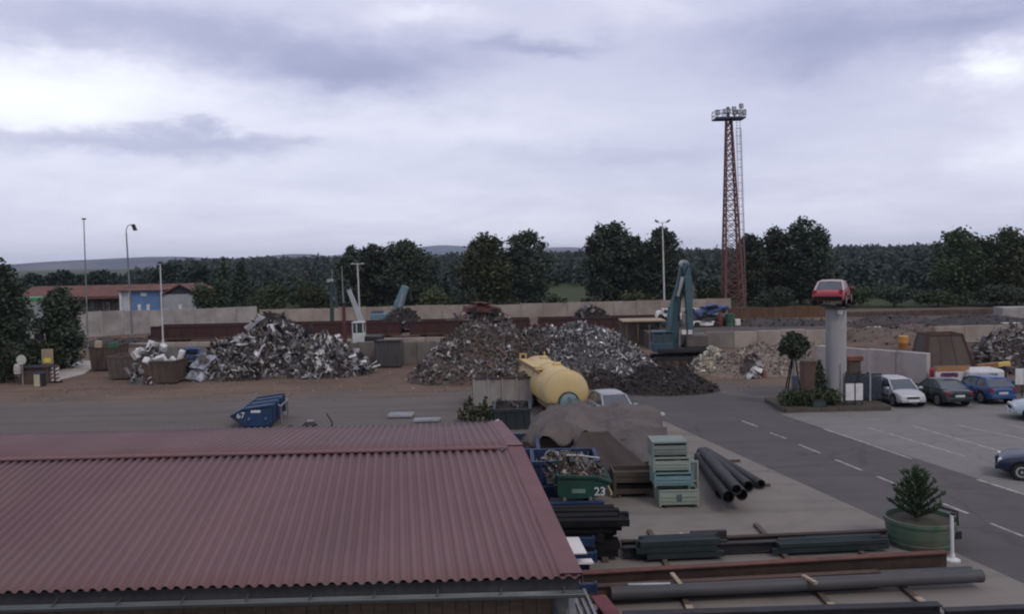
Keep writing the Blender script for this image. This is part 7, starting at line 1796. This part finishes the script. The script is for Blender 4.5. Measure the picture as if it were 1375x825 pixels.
def pipe_px(label, p0, p1, z, r, m, hollow=.85, name='steel_pipe'):
    a, b = gz(*p0, z), gz(*p1, z); c = (a + b) / 2; t = thing(name, label, 'pipe', c, 0, SG); MB().tube([a - c, b - c], r, 14, hollow=hollow).build('pipe', m, t, smooth=50); return t
GP = mat('pipe_grey', (.060, .062, .067), (.042, .043, .047), 2, .55, .2, bump=.08, grime=(.11, .095, .085), gf=.5, gsc=1.1, stretch=(.4, 1, 1))
pipe_px('long thick grey pipe in front of the stored beams', (820, 798), (1318, 774), .30, .155, GP)
pipe_px('thinner grey pipe just behind the right half of the thick one', (1078, 777), (1304, 766), .30, .09, GP)
pipe_px('pale thin pipe lying by the left end of the thick grey pipe', (843, 786), (900, 785), .42, .035, M_GALV)
def bundle(label, p0, p1, z, n, rows, s, m, seed, name='bar_bundle'):
    rnd = random.Random(seed); a, b = gz(*p0, 0), gz(*p1, 0); d = (b - a).normalized(); sd = Vector((-d.y, d.x, 0)); t = thing(name, label, 'steel bars', (a + b) / 2, 0, SG); c = (a + b) / 2
    for r_ in range(rows):
        for i in range(n):
            o = sd * (i * s * 1.08 + rnd.uniform(-.02, .02)) + Vector((0, 0, z + s / 2 + r_ * s * 1.05)); j = rnd.uniform(-.35, .15)
            MB().bar(a - c + o + d * rnd.uniform(-.12, .25), b - c + o + d * j + sd * rnd.uniform(-.03, .03), s * rnd.uniform(.8, 1), s * rnd.uniform(.8, 1)).build('bar', m, t)
bundle('dark teal bundle of square bars between the beams, left one', (860, 757), (968, 752), .10, 4, 3, .15, BT, 1)
bundle('dark teal bundle of square bars left of the planter', (1042, 749), (1186, 742), .10, 4, 2, .13, BT, 2)
bundle('small dark bundle end right behind the left teal bundle', (925, 746), (975, 744), .10, 3, 3, .14, M_DARK, 3)
bundle('black bars in front of the farthest brown section', (1080, 739), (1180, 734), .10, 3, 2, .12, M_BLACK, 4)
for i, (px, ya, yb) in enumerate([(908, 19.0, 25.2), (1085, 19.0, 25.6), (1200, 19.2, 23.0)]):
    x = XA(px, 21, 775); t = thing('timber_bearer', ['left', 'middle', 'right'][i] + ' timber bearer under the stored steel beams', 'timber', (x, (ya + yb) / 2, .05), 0, 'timber bearers under the stored steel')
    MB().box((0, 0, 0), (.14, yb - ya, .1)).build('timber', M_WOOD, t, bevel=.01); MB().box((0, -(yb - ya) / 2 + .3, .06), (.16, .5, .03)).build('packing', M_WOODL, t)
for i, (p0_, p1_) in enumerate([((902, 771), (914, 786)), ((1078, 774), (1096, 784)), ((981, 757), (985, 761)), ((913, 717), (918, 722))]):
    a, b = gz(*p0_, .47), gz(*p1_, .44); c = (a + b) / 2
    tag(MB().bar(a - c, b - c, .10, .06).build('wood_offcut', M_WOODL, loc=c), ['pale offcut lying across the beams near the left', 'pale offcut lying across the beams near the planter', 'small pale offcut on the red-brown flange', 'tiny pale offcut on the farthest section'][i], 'offcut')
# black stack and blue rack by the roof corner
def black_stack():
    rnd = random.Random(6); x0 = .35; t = thing('black_bar_stack', 'tall stack of long black steel bars right of the roof corner', 'steel bars', (0, 0, 0))
    for r_ in range(5):
        n = 6 if r_ < 4 else 5
        for i in range(n):
            y = 22.95 + i * .30; z = .20 + r_ * .205 + rnd.uniform(-.02, .02); e = XA(826 + (12 if r_ >= 3 else 0), y, 700) + rnd.uniform(-.30, .14)
            MB().box(((x0 + e) / 2, y + rnd.uniform(-.05, .05), z), (e - x0, rnd.choice((.25, .20, .27)), rnd.choice((.19, .15, .17))), rz=rnd.uniform(-.012, .012)).build('bar', M_BLACK, t)
        for x in (1.0, 2.2):
            if r_: MB().box((x, 23.7, .20 + r_ * .205 - .10), (.1, 1.7, .03)).build('spacer', M_DARK, t)
    for x in (.9, 2.3): MB().box((x, 23.7, .06), (.16, 2.0, .12)).build('bearer', M_WOOD, t)
black_stack()
def rack():
    t = thing('blue_rack', 'blue steel storage rack with arms at the corner of the shed', 'rack', (0, 0, 0))
    for (px0, px1, py, Y) in [(742, 797, 729, 22.35), (746, 800, 749, 21.75), (748, 790, 760, 21.3), (738, 800, 791, 19.6)]:
        a, b = A(px0, py, Y), A(px1, py, Y); b.z = a.z; MB().bar(a, b, .14, .20).build('arm', M_BLUED, t); MB().box(b, (.05, .18, .26)).build('arm_end', M_BLUED, t)
    for Y in (22.35, 21.5, 19.6):
        x = XA(752, Y, 740); MB().box((x - .25, Y, .62), (.16, .16, 1.24)).build('upright', M_BLUED, t); MB().box((x - .25, Y, .03), (.3, .6, .06)).build('foot', M_BLUED, t)
    MB().bar((XA(752, 22.3, 740) - .25, 22.4, 1.15), (XA(752, 19.6, 740) - .25, 19.5, 1.15), .10, .12).build('tie_beam', M_BLUED, t)
rack()
def board(label, pts, z, m, th=.03):
    ps = [gz(px, py, z) for px, py in pts]; c = sum(ps, Vector()) / len(ps)
    mb = MB(); mb.prism([((p - c).x, (p - c).y) for p in ps], -th / 2, th / 2, 'Z'); tag(mb.build('white_board', m, loc=c), label, 'board', 'white boards on the blue rack')
BW = mat('board_white', (.68, .65, .63), (.60, .58, .56), 1.5, .55, grime=(.4, .37, .34), gf=.3)
board('larger white board lying on the blue rack beside the roof edge', [(752, 723), (777, 722.5), (788, 744), (752, 745)], .93, BW)
board('narrow white board lying below the larger one on the blue rack', [(760, 753), (794, 752), (797, 757), (760, 758)], .62, BW, .05)
q = A(757, 702, 24.8); t = thing('grey_cabinet', 'pale grey box behind the black bar stack at the roof edge', 'box', (q.x, 25.3, 0)); h = ZA(757, 690, 25); MB().box((0, 0, h / 2), (.5, .5, h)).build('body', M_CONC, t, bevel=.02); MB().box((.05, -.26, h * .6), (.36, .03, .2)).build('panel', M_BLUED, t)
for i, (a, b_) in enumerate([((768, 796), (786, 840)), ((776, 795), (796, 840)), ((784, 794), (806, 842))]):
    p0_, p1_ = A(*a, 18.9), A(*b_, 17.4); c = (p0_ + p1_) / 2
    tag(MB().bar(p0_ - c, p1_ - c, .06, .10).build('grey_bar', M_STEEL, loc=c), ['leftmost', 'middle', 'rightmost'][i] + ' grey bar sloping down beside the shed corner post', 'bar', 'sloping grey bars at the shed corner')
a, b = gz(803, 800, .5), gz(838, 845, .5); a.z = b.z = .32; ibeam('dark red I-beam pointing at the camera at the bottom, right of the shed post', a, b, .36, .34, mat('beam_red', (.17, .045, .055), (.12, .033, .04), 2, .7, grime=(.08, .04, .04), gf=.5), group=SG)

# ================================================================== planter with the young conifer
def planter():
    x, Y = XA(1236, 23.7, 720), 23.7; t = thing('planter', 'big round green planter at the end of the stored steel', 'planter', (x, Y, 0)); r = (XA(1281, 24.1, 710) - XA(1192, 24.1, 710)) / 2
    pm = mat('planter_green', (.060, .125, .085), (.042, .090, .062), 1.1, .65, bump=.12, bsc=8, grime=(.15, .115, .085), gf=.75, gsc=.9, stretch=(1, 1, .45))
    MB().lathe([(r * .84, 0), (r * .88, .05), (r * .97, .44), (r * 1.0, .66), (r * 1.04, .68), (r * 1.04, .77), (r * .96, .77), (r * .95, .64)], 30).build('tub', pm, t, smooth=35)
    MB().lathe([(r * .95, .66), (r * .5, .71), (.05, .73)], 20).build('soil', mat('bed_soil', (1, 1, 1)), t)
    for k in range(3): MB().lathe([(r * (.90 + .035 * k), .12 + .19 * k), (r * (.915 + .035 * k), .14 + .19 * k), (r * (.915 + .035 * k), .17 + .19 * k), (r * (.91 + .035 * k), .19 + .19 * k)], 30).build('band', pm, t)
    MB().box((r * .80, -r * .62, .42), (.16, .1, .2)).build('tap_plate', M_DARK, t)
    c = thing('young_conifer', 'young spiky conifer growing in the round green planter', 'conifer', (x - .12, Y, .70)); H = ZA(1230, 631, Y) - .70
    MB().tube([(0, 0, 0), (.02, 0, H * .5), (0, 0, H * .97)], [.05, .035, .01], 7).build('trunk', M_BARK, c, smooth=60)
    rng = np.random.default_rng(3); rnd = random.Random(3); P = []; D = []; bmb = MB()
    tiers = 7
    for k in range(tiers):
        u = k / (tiers - 1); nb = 9 - k if k < 6 else 3
        for j in range(nb):
            a = j * 2 * PI / nb + k * .6 + rnd.uniform(-.2, .2); Lb = (.50 * (1 - u) ** .8 + .11) * rnd.uniform(.85, 1.15); z0 = H * (.04 + .80 * u); up = .62 + .8 * u
            e = Vector((math.cos(a) * Lb, math.sin(a) * Lb, Lb * up)); s = Vector((0, 0, z0)); mid = s + e * .55 - Vector((0, 0, .04)); bmb.tube([s, mid, s + e], [.014, .010, .005], 5)
            for q_ in range(int(90 * Lb) + 30):
                w_ = .15 + .87 * rnd.random(); P.append(s + e * w_ + Vector((0, 0, -.10 * w_ * (1 - w_)))); D.append((e.normalized() + Vector((rnd.uniform(-1, 1), rnd.uniform(-1, 1), rnd.uniform(-.5, .9))) * .75).normalized())
    for q_ in range(70): w_ = rnd.random(); P.append(Vector((0, 0, H * (.75 + .27 * w_)))); D.append(Vector((rnd.uniform(-.6, .6), rnd.uniform(-.6, .6), 1)).normalized())
    bmb.build('branches', M_BARK, c)
    P = np.array(P); D = np.array(D); N = len(P); sd = np.cross(D, rng.normal(size=(N, 3))); sd /= np.linalg.norm(sd, axis=1)[:, None]; ln = rng.uniform(.12, .20, N)[:, None]; wd = .018
    V = np.stack([P, P + D * ln * .5 + sd * wd, P + D * ln, P + D * ln * .5 - sd * wd], 1).reshape(-1, 3)
    inst('needles', np_mesh('needles', V, np.arange(4 * N).reshape(N, 4), leaf_mat('conifer_needles', [(.030, .050, .030), (.045, .070, .040), (.062, .090, .050), (.085, .110, .060)])), c)
    px_, py_ = XA(1279, 22.35, 760), 22.35; w = thing('white_post', 'white post on a flat foot at the right of the round planter', 'post', (px_, py_, 0)); z1 = ZA(1279, 692, py_)
    MB().tube([(0, 0, .02), (-.03, 0, z1)], .045, 9).build('post', M_WHITE, w, smooth=60); MB().lathe([(.19, 0), (.19, .05), (.07, .09), (.05, .2)], 16).build('foot', M_WHITE, w, smooth=40); MB().lathe([(.06, z1), (.06, z1 + .05)], 10).build('cap', M_DARK, w)
    e0_, e1_, e2_ = A(1263, 682, 23.3) , A(1285, 688, 22.6), A(1286, 706, 22.6); cc = (e0_ + e1_) / 2
    tag(MB().tube([e0_ - cc, e1_ - cc, e2_ - cc], .035, 7).build('dark_rail', M_DARK, smooth=60, loc=cc), 'short dark bent rail between planter rim and white post', 'rail')
planter()
